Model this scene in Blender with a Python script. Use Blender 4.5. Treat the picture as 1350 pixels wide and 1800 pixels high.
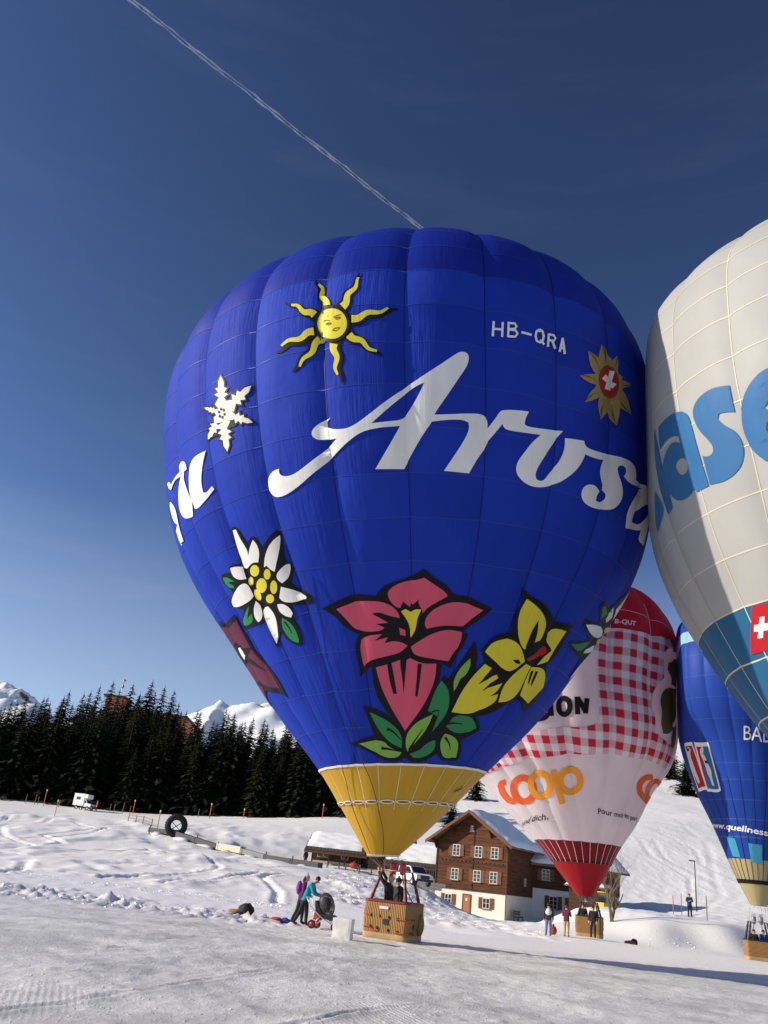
import bpy, bmesh, math, random
import numpy as np
from mathutils import Vector, Matrix, noise as mnoise
from mathutils.geometry import tessellate_polygon

R = math.radians
scn = bpy.context.scene
COL = scn.collection
for _o in list(bpy.data.objects):
    bpy.data.objects.remove(_o)

# ---------------------------------------------------------------- camera
CAM_PITCH, CAM_ROLL, CAM_H = R(24.1), R(6.56), 1.75
cam_d = bpy.data.cameras.new('camera')
cam_d.sensor_fit = 'VERTICAL'
cam_d.sensor_height = 36.0
cam_d.lens = 1450.0 / 1800.0 * 36.0
cam_d.clip_start, cam_d.clip_end = 0.1, 80000.0
cam = bpy.data.objects.new('camera', cam_d)
COL.objects.link(cam)
_F = Vector((0, math.cos(CAM_PITCH), math.sin(CAM_PITCH)))
_U = Vector((0, -math.sin(CAM_PITCH), math.cos(CAM_PITCH)))
_X = Vector((1, 0, 0)) * math.cos(CAM_ROLL) + _U * math.sin(CAM_ROLL)
_Y = Vector((-1, 0, 0)) * math.sin(CAM_ROLL) + _U * math.cos(CAM_ROLL)
cam.matrix_world = Matrix(((_X.x, _Y.x, -_F.x, 0), (_X.y, _Y.y, -_F.y, 0), (_X.z, _Y.z, -_F.z, CAM_H), (0, 0, 0, 1)))
scn.camera = cam

# ---------------------------------------------------------------- sky, sun, exposure
SUN_EL, SUN_AZ = R(21.5), R(-93.0)          # azimuth from +Y, clockwise: the sun stands to the left of the camera
world = bpy.data.worlds.new('World')
scn.world = world
world.use_nodes = True
_nt = world.node_tree
for _n in list(_nt.nodes):
    _nt.nodes.remove(_n)
def _wn(t, **k):
    n = _nt.nodes.new(t)
    for a, v in k.items():
        setattr(n, a, v)
    return n
_sky = _wn('ShaderNodeTexSky')
_sky.sky_type = 'NISHITA'
_sky.sun_disc = False
_sky.sun_elevation = SUN_EL
_sky.sun_rotation = SUN_AZ
_sky.altitude = 1500.0
_sky.air_density = 1.0
_sky.dust_density = 0.4
_sky.ozone_density = 2.0
_bg = _wn('ShaderNodeBackground')
_bg.inputs['Strength'].default_value = 0.05
_out = _wn('ShaderNodeOutputWorld')
# thin cirrus streaks, a property of the sky over the whole dome
_tc = _wn('ShaderNodeTexCoord')
_mp = _wn('ShaderNodeMapping')
_mp.inputs['Rotation'].default_value = (0.0, R(12), R(20))
_mp.inputs['Scale'].default_value = (1.2, 1.2, 9.0)
_ns = _wn('ShaderNodeTexNoise')
_ns.inputs['Scale'].default_value = 2.3
_ns.inputs['Detail'].default_value = 5.0
_ns.inputs['Roughness'].default_value = 0.6
_rm = _wn('ShaderNodeMapRange')
_rm.inputs['From Min'].default_value = 0.5
_rm.inputs['From Max'].default_value = 0.85
_rm.inputs['To Min'].default_value = 0.0
_rm.inputs['To Max'].default_value = 0.03
_mx = _wn('ShaderNodeMix')
_mx.data_type = 'RGBA'
_mx.inputs['B'].default_value = (9.0, 9.6, 10.8, 1)
_nt.links.new(_tc.outputs['Generated'], _mp.inputs['Vector'])
_nt.links.new(_mp.outputs['Vector'], _ns.inputs['Vector'])
_nt.links.new(_ns.outputs['Fac'], _rm.inputs['Value'])
# pale winter haze low over the horizon, the same all round
_sx = _wn('ShaderNodeSeparateXYZ')
_nt.links.new(_tc.outputs['Generated'], _sx.inputs['Vector'])
_hr = _wn('ShaderNodeMapRange')
_hr.inputs['From Min'].default_value = 0.37
_hr.inputs['From Max'].default_value = 0.10
_hr.inputs['To Max'].default_value = 0.46
_nt.links.new(_sx.outputs['Z'], _hr.inputs['Value'])
_hm = _wn('ShaderNodeMath', operation='MULTIPLY')
_hm.inputs[1].default_value = 20.0
_nt.links.new(_rm.outputs['Result'], _hm.inputs[0])
_ha = _wn('ShaderNodeMath', operation='MULTIPLY_ADD')
_nt.links.new(_hm.outputs[0], _ha.inputs[0])
_nt.links.new(_hr.outputs['Result'], _ha.inputs[1])
_nt.links.new(_hr.outputs['Result'], _ha.inputs[2])
_hb = _wn('ShaderNodeMath', operation='ADD')
_nt.links.new(_ha.outputs[0], _hb.inputs[0])
_nt.links.new(_rm.outputs['Result'], _hb.inputs[1])
_nt.links.new(_hb.outputs[0], _mx.inputs['Factor'])
_gm = _wn('ShaderNodeGamma')               # deep, contrasty high-alpine blue
_gm.inputs['Gamma'].default_value = 1.65
_hs = _wn('ShaderNodeHueSaturation')
_hs.inputs['Saturation'].default_value = 0.92
_hs.inputs['Value'].default_value = 0.83
_nt.links.new(_sky.outputs['Color'], _gm.inputs['Color'])
_nt.links.new(_gm.outputs['Color'], _hs.inputs['Color'])
_nt.links.new(_hs.outputs['Color'], _mx.inputs['A'])
_nt.links.new(_mx.outputs['Result'], _bg.inputs['Color'])
_nt.links.new(_bg.outputs['Background'], _out.inputs['Surface'])

SUN_DIR = Vector((math.sin(SUN_AZ) * math.cos(SUN_EL), math.cos(SUN_AZ) * math.cos(SUN_EL), math.sin(SUN_EL)))
sun_d = bpy.data.lights.new('sun', 'SUN')
sun_d.energy = 5.0
sun_d.angle = R(0.53)
sun_d.color = (1.0, 0.90, 0.75)
sun = bpy.data.objects.new('sun', sun_d)
COL.objects.link(sun)
sun.rotation_euler = (-SUN_DIR).to_track_quat('-Z', 'Y').to_euler()
sun.location = (-60, 0, 60)

scn.view_settings.view_transform = 'Standard'
scn.view_settings.look = 'None'
scn.view_settings.exposure = 0.3
scn.view_settings.gamma = 1.0
scn.view_settings.use_curve_mapping = False
scn.render.engine = 'CYCLES'
scn.cycles.max_bounces = 6
scn.cycles.transparent_max_bounces = 12
scn.cycles.use_denoising = True

# ---------------------------------------------------------------- materials
MAT = {}
def mat(name, col, rough=0.7, metal=0.0, var=0.0, scale=4.0, bump=0.0, bscale=30.0, spec=0.3, trans=0.0, stretch=(1, 1, 1), coord='Object', col2=None, bdist=0.02):
    """Principled material with procedural colour variation and bump."""
    if name in MAT:
        return MAT[name]
    m = bpy.data.materials.new(name)
    m.use_nodes = True
    nt = m.node_tree
    b = nt.nodes['Principled BSDF']
    c = (*col, 1)
    b.inputs['Base Color'].default_value = c
    b.inputs['Roughness'].default_value = rough
    b.inputs['Metallic'].default_value = metal
    b.inputs['Specular IOR Level'].default_value = spec
    if var or bump or col2:
        tc = nt.nodes.new('ShaderNodeTexCoord')
        mp = nt.nodes.new('ShaderNodeMapping')
        mp.inputs['Scale'].default_value = stretch
        nt.links.new(tc.outputs[coord], mp.inputs['Vector'])
    if var or col2:
        n = nt.nodes.new('ShaderNodeTexNoise')
        n.inputs['Scale'].default_value = scale
        n.inputs['Detail'].default_value = 6
        n.inputs['Roughness'].default_value = 0.65
        nt.links.new(mp.outputs['Vector'], n.inputs['Vector'])
        rp = nt.nodes.new('ShaderNodeValToRGB')
        lo = col2 if col2 else tuple(max(0, v * (1 - var)) for v in col)
        hi = col if col2 else tuple(min(1, v * (1 + var)) for v in col)
        rp.color_ramp.elements[0].color = (*lo, 1)
        rp.color_ramp.elements[1].color = (*hi, 1)
        rp.color_ramp.elements[0].position = 0.32
        rp.color_ramp.elements[1].position = 0.68
        nt.links.new(n.outputs['Fac'], rp.inputs['Fac'])
        nt.links.new(rp.outputs['Color'], b.inputs['Base Color'])
    if bump:
        n2 = nt.nodes.new('ShaderNodeTexNoise')
        n2.inputs['Scale'].default_value = bscale
        n2.inputs['Detail'].default_value = 4
        nt.links.new(mp.outputs['Vector'], n2.inputs['Vector'])
        bp = nt.nodes.new('ShaderNodeBump')
        bp.inputs['Strength'].default_value = bump
        bp.inputs['Distance'].default_value = bdist
        nt.links.new(n2.outputs['Fac'], bp.inputs['Height'])
        nt.links.new(bp.outputs['Normal'], b.inputs['Normal'])
    MAT[name] = m
    return m

# ---------------------------------------------------------------- mesh helpers
WPOS = {}
def tag(o, label=None, cat=None, group=None, kind=None):
    if label: o['label'] = label
    if cat: o['category'] = cat
    if group: o['group'] = group
    if kind: o['kind'] = kind
    return o
def thing(name, label, cat, loc, group=None):
    o = bpy.data.objects.new(name, None)
    o.empty_display_size = 0.3
    COL.objects.link(o)
    o.location = loc
    WPOS[o] = Vector(loc)
    return tag(o, label, cat, group)
class MB:
    """Collects shapes; build() links them as one mesh object."""
    def __init__(s):
        s.v, s.f, s.m = [], [], []
        s.M = Matrix.Identity(4)
    def at(s, x, y, z, rz=0.0, rx=0.0, ry=0.0):
        s.M = Matrix.Translation((x, y, z)) @ Matrix.Rotation(rz, 4, 'Z') @ Matrix.Rotation(ry, 4, 'Y') @ Matrix.Rotation(rx, 4, 'X')
        return s
    def raw(s, vs, fs, mi=0):
        k = len(s.v)
        for p in vs:
            s.v.append(tuple(s.M @ Vector(p)))
        for f in fs:
            s.f.append([i + k for i in f]); s.m.append(mi)
        return s
    def box(s, x0, x1, y0, y1, z0, z1, mi=0):
        vs = [(x0, y0, z0), (x1, y0, z0), (x1, y1, z0), (x0, y1, z0), (x0, y0, z1), (x1, y0, z1), (x1, y1, z1), (x0, y1, z1)]
        return s.raw(vs, [(0, 3, 2, 1), (4, 5, 6, 7), (0, 1, 5, 4), (1, 2, 6, 5), (2, 3, 7, 6), (3, 0, 4, 7)], mi)
    def cbox(s, cx, cy, cz, sx, sy, sz, mi=0):
        return s.box(cx - sx / 2, cx + sx / 2, cy - sy / 2, cy + sy / 2, cz - sz / 2, cz + sz / 2, mi)
    def prism(s, poly, y0, y1, mi=0):
        """poly in x,z extruded along y."""
        n = len(poly)
        vs = [(x, y0, z) for x, z in poly] + [(x, y1, z) for x, z in poly]
        fs = [tuple(range(n)), tuple(range(2 * n - 1, n - 1, -1))]
        fs += [((i + 1) % n, i, i + n, (i + 1) % n + n) for i in range(n)]
        return s.raw(vs, fs, mi)
    def tube(s, pts, r, n=8, mi=0, caps=True):
        pts = [Vector(p) for p in pts]
        rs = r if isinstance(r, (list, tuple)) else [r] * len(pts)
        rings, up = [], None
        for i, p in enumerate(pts):
            t = (pts[min(i + 1, len(pts) - 1)] - pts[max(i - 1, 0)])
            t = t.normalized() if t.length > 1e-9 else Vector((0, 0, 1))
            if up is None:
                up = Vector((0, 0, 1)) if abs(t.z) < .9 else Vector((1, 0, 0))
            a = t.cross(up).normalized()
            up = a.cross(t).normalized()
            rings.append([p + (a * math.cos(2 * math.pi * k / n) + up * math.sin(2 * math.pi * k / n)) * rs[i] for k in range(n)])
        vs = [q for ring in rings for q in ring]
        fs = []
        for i in range(len(pts) - 1):
            for k in range(n):
                k2 = (k + 1) % n
                fs.append((i * n + k, i * n + k2, (i + 1) * n + k2, (i + 1) * n + k))
        if caps:
            fs.append(tuple(range(n - 1, -1, -1)))
            fs.append(tuple((len(pts) - 1) * n + k for k in range(n)))
        return s.raw(vs, fs, mi)
    def lathe(s, prof, n=16, mi=0):
        vs = [(r * math.cos(2 * math.pi * k / n), r * math.sin(2 * math.pi * k / n), z) for r, z in prof for k in range(n)]
        fs = [(i * n + k, i * n + (k + 1) % n, (i + 1) * n + (k + 1) % n, (i + 1) * n + k) for i in range(len(prof) - 1) for k in range(n)]
        fs += [tuple(range(n - 1, -1, -1)), tuple((len(prof) - 1) * n + k for k in range(n))]
        return s.raw(vs, fs, mi)
    def blob(s, cx, cy, cz, rx, ry, rz, n=10, m=7, mi=0, jit=0.0, seed=0):
        rnd = random.Random(seed)
        vs = [(cx, cy, cz - rz)]
        for i in range(1, m):
            a = math.pi * i / m - math.pi / 2
            for k in range(n):
                t = 2 * math.pi * k / n
                j = 1 + jit * (rnd.random() - .5)
                vs.append((cx + rx * math.cos(a) * math.cos(t) * j, cy + ry * math.cos(a) * math.sin(t) * j, cz + rz * math.sin(a) * j))
        vs.append((cx, cy, cz + rz))
        fs = [(0, 1 + (k + 1) % n, 1 + k) for k in range(n)]
        for i in range(m - 2):
            for k in range(n):
                a = 1 + i * n
                fs.append((a + k, a + (k + 1) % n, a + n + (k + 1) % n, a + n + k))
        b = 1 + (m - 2) * n
        fs += [(b + k, b + (k + 1) % n, len(vs) - 1) for k in range(n)]
        return s.raw(vs, fs, mi)
    def torus(s, Rr, r, n=24, m=10, mi=0):
        """ring in the local xz plane."""
        vs = []
        for i in range(n):
            a = 2 * math.pi * i / n
            for k in range(m):
                t = 2 * math.pi * k / m
                q = Rr + r * math.cos(t)
                vs.append((q * math.cos(a), r * math.sin(t), q * math.sin(a)))
        fs = [(i * m + k, i * m + (k + 1) % m, ((i + 1) % n) * m + (k + 1) % m, ((i + 1) % n) * m + k) for i in range(n) for k in range(m)]
        return s.raw(vs, fs, mi)
    def build(s, name, mats, parent=None, smooth=False, bevel=0.0, local=False, uv=None):
        off = Vector((0, 0, 0)) if (local or parent is None) else WPOS[parent]
        me = bpy.data.meshes.new(name)
        me.from_pydata([tuple(Vector(p) - off) for p in s.v], [], s.f)
        for m_ in (mats if isinstance(mats, (list, tuple)) else [mats]):
            me.materials.append(m_)
        me.polygons.foreach_set('material_index', s.m)
        if smooth:
            me.polygons.foreach_set('use_smooth', [True] * len(me.polygons))
        me.update()
        bm = bmesh.new(); bm.from_mesh(me)
        bmesh.ops.recalc_face_normals(bm, faces=bm.faces)
        if bevel:
            bmesh.ops.bevel(bm, geom=bm.edges[:], offset=bevel, segments=2, affect='EDGES', profile=0.6)
        bm.to_mesh(me); bm.free()
        o = bpy.data.objects.new(name, me)
        COL.objects.link(o)
        o.parent = parent
        WPOS[o] = off if parent is not None else Vector((0, 0, 0))
        return o
def copy_tree(o, parent=None):
    c = o.copy()
    COL.objects.link(c)
    c.parent = parent
    for ch in o.children:
        copy_tree(ch, c)
    return c
def from_arrays(name, verts, quads, mats, smooth=True, parent=None):
    """numpy arrays -> mesh object."""
    me = bpy.data.meshes.new(name)
    nv, nf = len(verts), len(quads)
    me.vertices.add(nv)
    me.vertices.foreach_set('co', np.asarray(verts, np.float32).ravel())
    me.loops.add(nf * 4)
    me.loops.foreach_set('vertex_index', np.asarray(quads, np.int32).ravel())
    me.polygons.add(nf)
    me.polygons.foreach_set('loop_start', np.arange(0, nf * 4, 4, dtype=np.int32))
    if smooth:
        me.polygons.foreach_set('use_smooth', np.ones(nf, bool))
    for m_ in (mats if isinstance(mats, (list, tuple)) else [mats]):
        me.materials.append(m_)
    me.update(calc_edges=True)
    me.validate()
    o = bpy.data.objects.new(name, me)
    COL.objects.link(o)
    o.parent = parent
    return o
def grid_quads(nr, nc):
    a = np.arange(nr * nc).reshape(nr, nc)
    return np.stack([a[:-1, :-1], a[:-1, 1:], a[1:, 1:], a[1:, :-1]], -1).reshape(-1, 4)
CONTACT=np.array([9.78, 27.45, 16.93])
CONTACT2=np.array([19.94, 52.26, 15.11])
BALLOON={
 'BL':dict(c=(0.727, 32.2, 18.775),tilt=(-0.0908,-0.0167),rho=[16.146, 13.807, 12.506, 11.322, 10.76, 10.517, 10.306, 10.44, 10.544, 9.726, 9.34, 8.625],bend=[1.146, 0.956]),
 'CO':dict(c=(12.629, 56.0, 15.663),tilt=(-0.0146,0.0001),rho=[13.39, 11.105, 9.949, 8.96, 8.757, 8.563, 8.199, 8.411, 8.529, 8.058, 7.437, 6.962],bend=[2.346, 0.898]),
 'RB':dict(c=(23.621, 50.5, 15.173),tilt=(0.0059,0.0000),rho=[12.396, 9.267, 7.59, 6.309, 5.701, 5.789, 5.877, 5.877, 5.818, 5.495, 5.172, 4.819],bend=[0.0, 0.0]),
 'WH':dict(c=(17.374, 24.4, 17.821),tilt=(0.0148,-0.0001),rho=[14.02, 11.973, 10.886, 9.971, 9.375, 9.028, 9.017, 9.067, 9.219, 8.441, 8.103, 7.492],bend=[-0.564, 0.335]),
}
ART=[
('BL','sun_emblem','black',0,1,[[(-15.31,0.49),(-15.1,1.07),(-14.95,1.56),(-14.71,1.98),(-14.27,2.69),(-14.12,3.71),(-14.19,4.45),(-14.19,4.79),(-13.95,5.13),(-13.48,5.61),(-13.08,6.34),(-13.0,7.23),(-13.07,8.04),(-13.04,8.67),(-12.8,9.22),(-12.65,9.86),(-13.18,9.64),(-13.61,9.12),(-13.84,8.35),(-13.93,7.58),(-14.08,7.09),(-14.39,6.84),(-14.94,6.58),(-15.57,6.08),(-15.93,5.2),(-16.02,4.43),(-16.15,4.15),(-16.49,3.98),(-17.02,3.55),(-17.44,3.02),(-17.82,2.6)]]),
('BL','sun_emblem','yellow',1,1,[[(-15.15,2.01),(-14.82,2.37),(-14.49,2.88),(-14.34,3.58),(-14.37,4.22),(-14.38,4.64),(-14.3,4.92),(-14.09,5.18),(-13.73,5.47),(-13.35,5.85),(-13.08,6.37),(-12.99,6.98),(-12.99,7.59),(-13.0,8.14),(-12.91,8.63),(-12.83,8.7),(-13.31,8.88),(-13.48,8.38),(-13.56,7.78),(-13.62,7.24),(-13.74,6.85),(-13.95,6.59),(-14.29,6.39),(-14.73,6.16),(-15.16,5.8),(-15.45,5.23),(-15.56,4.58),(-15.58,4.06),(-15.68,3.83),(-15.9,3.66),(-16.24,3.44)]]),
('BL','sun_emblem','black',0,1,[[(-15.09,-1.85),(-14.42,-1.71),(-13.87,-1.58),(-13.18,-1.6),(-12.19,-1.45),(-11.42,-0.91),(-10.95,-0.51),(-10.54,-0.34),(-9.94,-0.36),(-9.15,-0.42),(-8.32,-0.23),(-7.62,0.25),(-7.05,0.78),(-6.51,1.18),(-5.86,1.4),(-5.38,1.7),(-5.9,1.89),(-6.64,1.82),(-7.38,1.52),(-8.04,1.13),(-8.61,0.91),(-9.16,0.94),(-9.82,1.16),(-10.68,1.37),(-11.62,1.28),(-12.4,0.93),(-12.89,0.7),(-13.31,0.8),(-14.08,1.01),(-14.95,1.06),(-15.7,1.11)]]),
('BL','sun_emblem','yellow',1,1,[[(-13.92,-0.89),(-13.39,-0.91),(-12.77,-0.89),(-12.15,-0.65),(-11.69,-0.25),(-11.32,0.08),(-10.99,0.29),(-10.64,0.4),(-10.2,0.4),(-9.68,0.35),(-9.13,0.36),(-8.59,0.49),(-8.11,0.77),(-7.68,1.14),(-7.28,1.52),(-7.24,1.62),(-7.5,1.89),(-7.94,1.59),(-8.36,1.32),(-8.77,1.17),(-9.19,1.14),(-9.65,1.22),(-10.17,1.35),(-10.75,1.43),(-11.35,1.37),(-11.9,1.14),(-12.38,0.83),(-12.76,0.6),(-13.06,0.54),(-13.46,0.61),(-13.96,0.71)]]),
('BL','sun_emblem','black',0,1,[[(-16.45,-3.21),(-15.87,-3.62),(-15.4,-3.91),(-14.99,-4.31),(-14.3,-4.96),(-13.41,-5.31),(-12.8,-5.39),(-12.49,-5.48),(-12.17,-5.83),(-11.74,-6.44),(-11.12,-6.99),(-10.41,-7.24),(-9.77,-7.33),(-9.27,-7.48),(-8.84,-7.83),(-8.37,-8.09),(-8.54,-7.51),(-8.95,-6.96),(-9.55,-6.58),(-10.15,-6.34),(-10.57,-6.07),(-10.81,-5.69),(-11.07,-5.06),(-11.53,-4.3),(-12.28,-3.71),(-12.97,-3.44),(-13.27,-3.24),(-13.46,-2.85),(-13.92,-2.18),(-14.49,-1.6),(-14.95,-1.09)]]),
('BL','sun_emblem','yellow',1,1,[[(-14.95,-3.7),(-14.61,-4.1),(-14.17,-4.54),(-13.58,-4.86),(-13.03,-4.95),(-12.64,-5.01),(-12.36,-5.11),(-12.13,-5.3),(-11.88,-5.64),(-11.6,-6.07),(-11.24,-6.48),(-10.81,-6.78),(-10.34,-6.94),(-9.89,-7.01),(-9.46,-7.1),(-9.4,-7.12),(-9.36,-6.69),(-9.78,-6.53),(-10.2,-6.38),(-10.53,-6.2),(-10.78,-5.96),(-10.98,-5.62),(-11.19,-5.19),(-11.45,-4.7),(-11.85,-4.24),(-12.36,-3.93),(-12.87,-3.75),(-13.25,-3.63),(-13.44,-3.48),(-13.62,-3.2),(-13.87,-2.81)]]),
('BL','sun_emblem','black',0,1,[[(-18.74,-2.64),(-18.54,-3.37),(-18.36,-3.94),(-18.32,-4.53),(-18.24,-5.49),(-17.76,-6.5),(-17.33,-7.1),(-17.16,-7.44),(-17.18,-7.91),(-17.31,-8.62),(-17.26,-9.48),(-16.91,-10.26),(-16.5,-10.88),(-16.25,-11.41),(-16.21,-12.0),(-16.07,-12.55),(-15.76,-12.07),(-15.64,-11.4),(-15.78,-10.66),(-16.04,-9.99),(-16.14,-9.48),(-16.04,-9.04),(-15.77,-8.47),(-15.55,-7.65),(-15.69,-6.68),(-16.02,-5.92),(-16.11,-5.55),(-15.98,-5.17),(-15.86,-4.42),(-15.88,-3.62),(-15.89,-2.96)]]),
('BL','sun_emblem','yellow',1,1,[[(-18.09,-4.16),(-18.14,-4.64),(-18.16,-5.21),(-18.0,-5.9),(-17.68,-6.48),(-17.42,-6.9),(-17.27,-7.22),(-17.22,-7.51),(-17.28,-7.87),(-17.41,-8.29),(-17.52,-8.77),(-17.53,-9.29),(-17.39,-9.81),(-17.17,-10.28),(-16.93,-10.73),(-16.82,-10.79),(-16.54,-10.6),(-16.69,-10.16),(-16.82,-9.74),(-16.85,-9.38),(-16.78,-9.04),(-16.62,-8.69),(-16.41,-8.28),(-16.25,-7.79),(-16.23,-7.21),(-16.37,-6.62),(-16.6,-6.11),(-16.75,-5.74),(-16.75,-5.51),(-16.66,-5.21),(-16.54,-4.81)]]),
('BL','sun_emblem','black',0,1,[[(-20.31,-0.62),(-20.64,-1.23),(-20.9,-1.73),(-21.3,-2.17),(-21.92,-2.89),(-22.23,-3.83),(-22.35,-4.48),(-22.51,-4.83),(-22.92,-5.14),(-23.57,-5.49),(-24.18,-6.04),(-24.53,-6.77),(-24.72,-7.46),(-24.98,-7.98),(-25.45,-8.36),(-25.8,-8.77),(-25.16,-8.78),(-24.5,-8.48),(-24.0,-7.93),(-23.65,-7.32),(-23.31,-6.89),(-22.88,-6.68),(-22.24,-6.51),(-21.49,-6.16),(-20.88,-5.43),(-20.55,-4.65),(-20.35,-4.24),(-20.01,-4.04),(-19.36,-3.67),(-18.67,-3.33),(-18.11,-3.02)]]),
('BL','sun_emblem','yellow',1,1,[[(-20.59,-2.29),(-20.94,-2.64),(-21.33,-3.06),(-21.65,-3.66),(-21.77,-4.27),(-21.84,-4.74),(-21.95,-5.08),(-22.13,-5.35),(-22.44,-5.58),(-22.85,-5.81),(-23.29,-6.08),(-23.66,-6.45),(-23.91,-6.9),(-24.08,-7.38),(-24.21,-7.86),(-24.18,-7.97),(-23.81,-8.06),(-23.6,-7.64),(-23.39,-7.24),(-23.15,-6.95),(-22.85,-6.74),(-22.46,-6.58),(-22.0,-6.41),(-21.54,-6.15),(-21.13,-5.73),(-20.86,-5.19),(-20.69,-4.64),(-20.57,-4.24),(-20.41,-4.04),(-20.14,-3.83),(-19.78,-3.56)]]),
('BL','sun_emblem','black',0,1,[[(-20.45,0.54),(-20.96,0.13),(-21.38,-0.2),(-21.94,-0.39),(-22.82,-0.74),(-23.46,-1.43),(-23.81,-1.93),(-24.13,-2.16),(-24.68,-2.21),(-25.5,-2.19),(-26.36,-2.38),(-27.01,-2.84),(-27.5,-3.34),(-27.99,-3.67),(-28.67,-3.77),(-29.2,-3.96),(-28.52,-4.27),(-27.69,-4.33),(-26.93,-4.1),(-26.31,-3.74),(-25.77,-3.54),(-25.22,-3.57),(-24.5,-3.76),(-23.59,-3.85),(-22.7,-3.55),(-22.08,-3.03),(-21.72,-2.75),(-21.33,-2.76),(-20.61,-2.67),(-19.91,-2.36),(-19.24,-2.22)]]),
('BL','sun_emblem','yellow',1,1,[[(-21.37,-0.42),(-21.85,-0.5),(-22.43,-0.61),(-23.01,-0.93),(-23.41,-1.37),(-23.71,-1.7),(-23.99,-1.9),(-24.33,-1.98),(-24.79,-1.95),(-25.36,-1.86),(-25.96,-1.83),(-26.53,-1.93),(-27.01,-2.17),(-27.42,-2.48),(-27.82,-2.76),(-27.87,-2.81),(-27.52,-3.18),(-27.06,-2.97),(-26.62,-2.76),(-26.2,-2.63),(-25.78,-2.63),(-25.31,-2.73),(-24.76,-2.9),(-24.15,-3.02),(-23.53,-2.98),(-22.99,-2.74),(-22.55,-2.39),(-22.23,-2.1),(-21.97,-2.02),(-21.62,-2.02),(-21.17,-2.03)]]),
('BL','sun_emblem','black',0,1,[[(-19.43,2.75),(-19.94,2.95),(-20.35,3.06),(-20.69,3.19),(-21.22,3.58),(-22.1,3.89),(-22.76,3.85),(-23.0,3.81),(-23.23,3.97),(-23.69,4.55),(-24.4,5.19),(-25.21,5.49),(-25.87,5.55),(-26.36,5.67),(-26.86,6.08),(-27.52,6.48),(-27.13,5.73),(-26.58,5.07),(-25.84,4.64),(-25.2,4.4),(-24.84,4.16),(-24.62,3.78),(-24.26,3.09),(-23.59,2.29),(-22.73,1.88),(-22.23,1.77),(-22.12,1.62),(-21.84,1.2),(-21.31,0.7),(-20.83,0.33),(-20.43,0.01)]]),
('BL','sun_emblem','yellow',1,1,[[(-20.78,2.82),(-21.1,3.1),(-21.53,3.4),(-22.07,3.58),(-22.55,3.58),(-22.88,3.55),(-23.06,3.58),(-23.23,3.68),(-23.46,3.96),(-23.76,4.37),(-24.14,4.8),(-24.6,5.14),(-25.08,5.32),(-25.53,5.39),(-25.95,5.47),(-26.01,5.46),(-25.9,4.97),(-25.48,4.8),(-25.08,4.66),(-24.79,4.48),(-24.58,4.26),(-24.39,3.94),(-24.16,3.5),(-23.86,3.01),(-23.41,2.56),(-22.88,2.31),(-22.42,2.23),(-22.14,2.18),(-22.02,2.09),(-21.89,1.91),(-21.68,1.62)]]),
('BL','sun_emblem','black',0,1,[[(-17.19,2.35),(-17.46,2.88),(-17.73,3.41),(-17.95,3.79),(-18.11,4.37),(-18.59,5.44),(-19.33,6.35),(-19.65,6.59),(-19.71,6.65),(-19.73,7.23),(-19.87,8.09),(-20.34,8.75),(-20.84,9.11),(-21.15,9.39),(-21.32,9.87),(-21.67,10.55),(-21.76,9.83),(-21.67,9.11),(-21.29,8.43),(-20.92,7.96),(-20.82,7.68),(-20.9,7.35),(-21.03,6.65),(-20.88,5.63),(-20.4,4.92),(-20.22,4.64),(-20.28,4.5),(-20.29,3.93),(-20.16,3.24),(-20.05,2.7),(-19.96,2.19)]]),
('BL','sun_emblem','yellow',1,1,[[(-18.2,3.9),(-18.28,4.35),(-18.47,4.97),(-18.87,5.65),(-19.33,6.2),(-19.62,6.48),(-19.69,6.53),(-19.73,6.66),(-19.73,7.0),(-19.71,7.46),(-19.77,7.98),(-19.97,8.45),(-20.26,8.78),(-20.56,9.03),(-20.83,9.28),(-20.85,9.32),(-21.07,8.91),(-20.84,8.57),(-20.6,8.27),(-20.45,8.02),(-20.42,7.82),(-20.45,7.56),(-20.53,7.19),(-20.61,6.71),(-20.58,6.12),(-20.33,5.56),(-20.03,5.21),(-19.86,5.0),(-19.84,4.9),(-19.86,4.76),(-19.88,4.46)]]),
('BL','sun_emblem','black',2,1,[[(-14.15,-1.1),(-14.28,-2.14),(-14.69,-3.05),(-15.33,-3.75),(-16.16,-4.17),(-17.13,-4.26),(-18.19,-3.97),(-19.26,-3.3),(-20.08,-2.61),(-20.67,-1.79),(-21.06,-0.78),(-21.21,0.33),(-21.11,1.43),(-20.76,2.45),(-20.2,3.34),(-19.45,3.96),(-18.34,3.79),(-17.25,3.41),(-16.24,2.81),(-15.38,2.01),(-14.72,1.06),(-14.3,-0.01)]]),
('BL','sun_emblem','yellow',3,1,[[(-14.72,-1.02),(-14.83,-1.88),(-15.16,-2.63),(-15.7,-3.2),(-16.4,-3.54),(-17.21,-3.6),(-18.09,-3.35),(-18.98,-2.81),(-19.74,-2.09),(-20.23,-1.43),(-20.55,-0.6),(-20.67,0.31),(-20.58,1.23),(-20.3,2.09),(-19.84,2.83),(-19.12,3.16),(-18.21,3.05),(-17.31,2.74),(-16.47,2.24),(-15.75,1.58),(-15.19,0.78),(-14.84,-0.11)]]),
('BL','sun_emblem','facebrown',4,1,[[(-19.4,0.69),(-18.94,0.8),(-18.04,0.29),(-18.01,0.42),(-18.96,0.95),(-19.51,0.89)]]),
('BL','sun_emblem','facebrown',4,1,[[(-17.3,0.78),(-16.71,1.03),(-15.83,0.97),(-15.85,1.11),(-16.76,1.18),(-17.38,0.92)]]),
('BL','sun_emblem','facebrown',4,1,[[(-18.88,-0.12),(-18.36,-0.04),(-17.74,-0.32),(-17.72,-0.15),(-18.39,0.15),(-18.97,0.07)]]),
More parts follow.
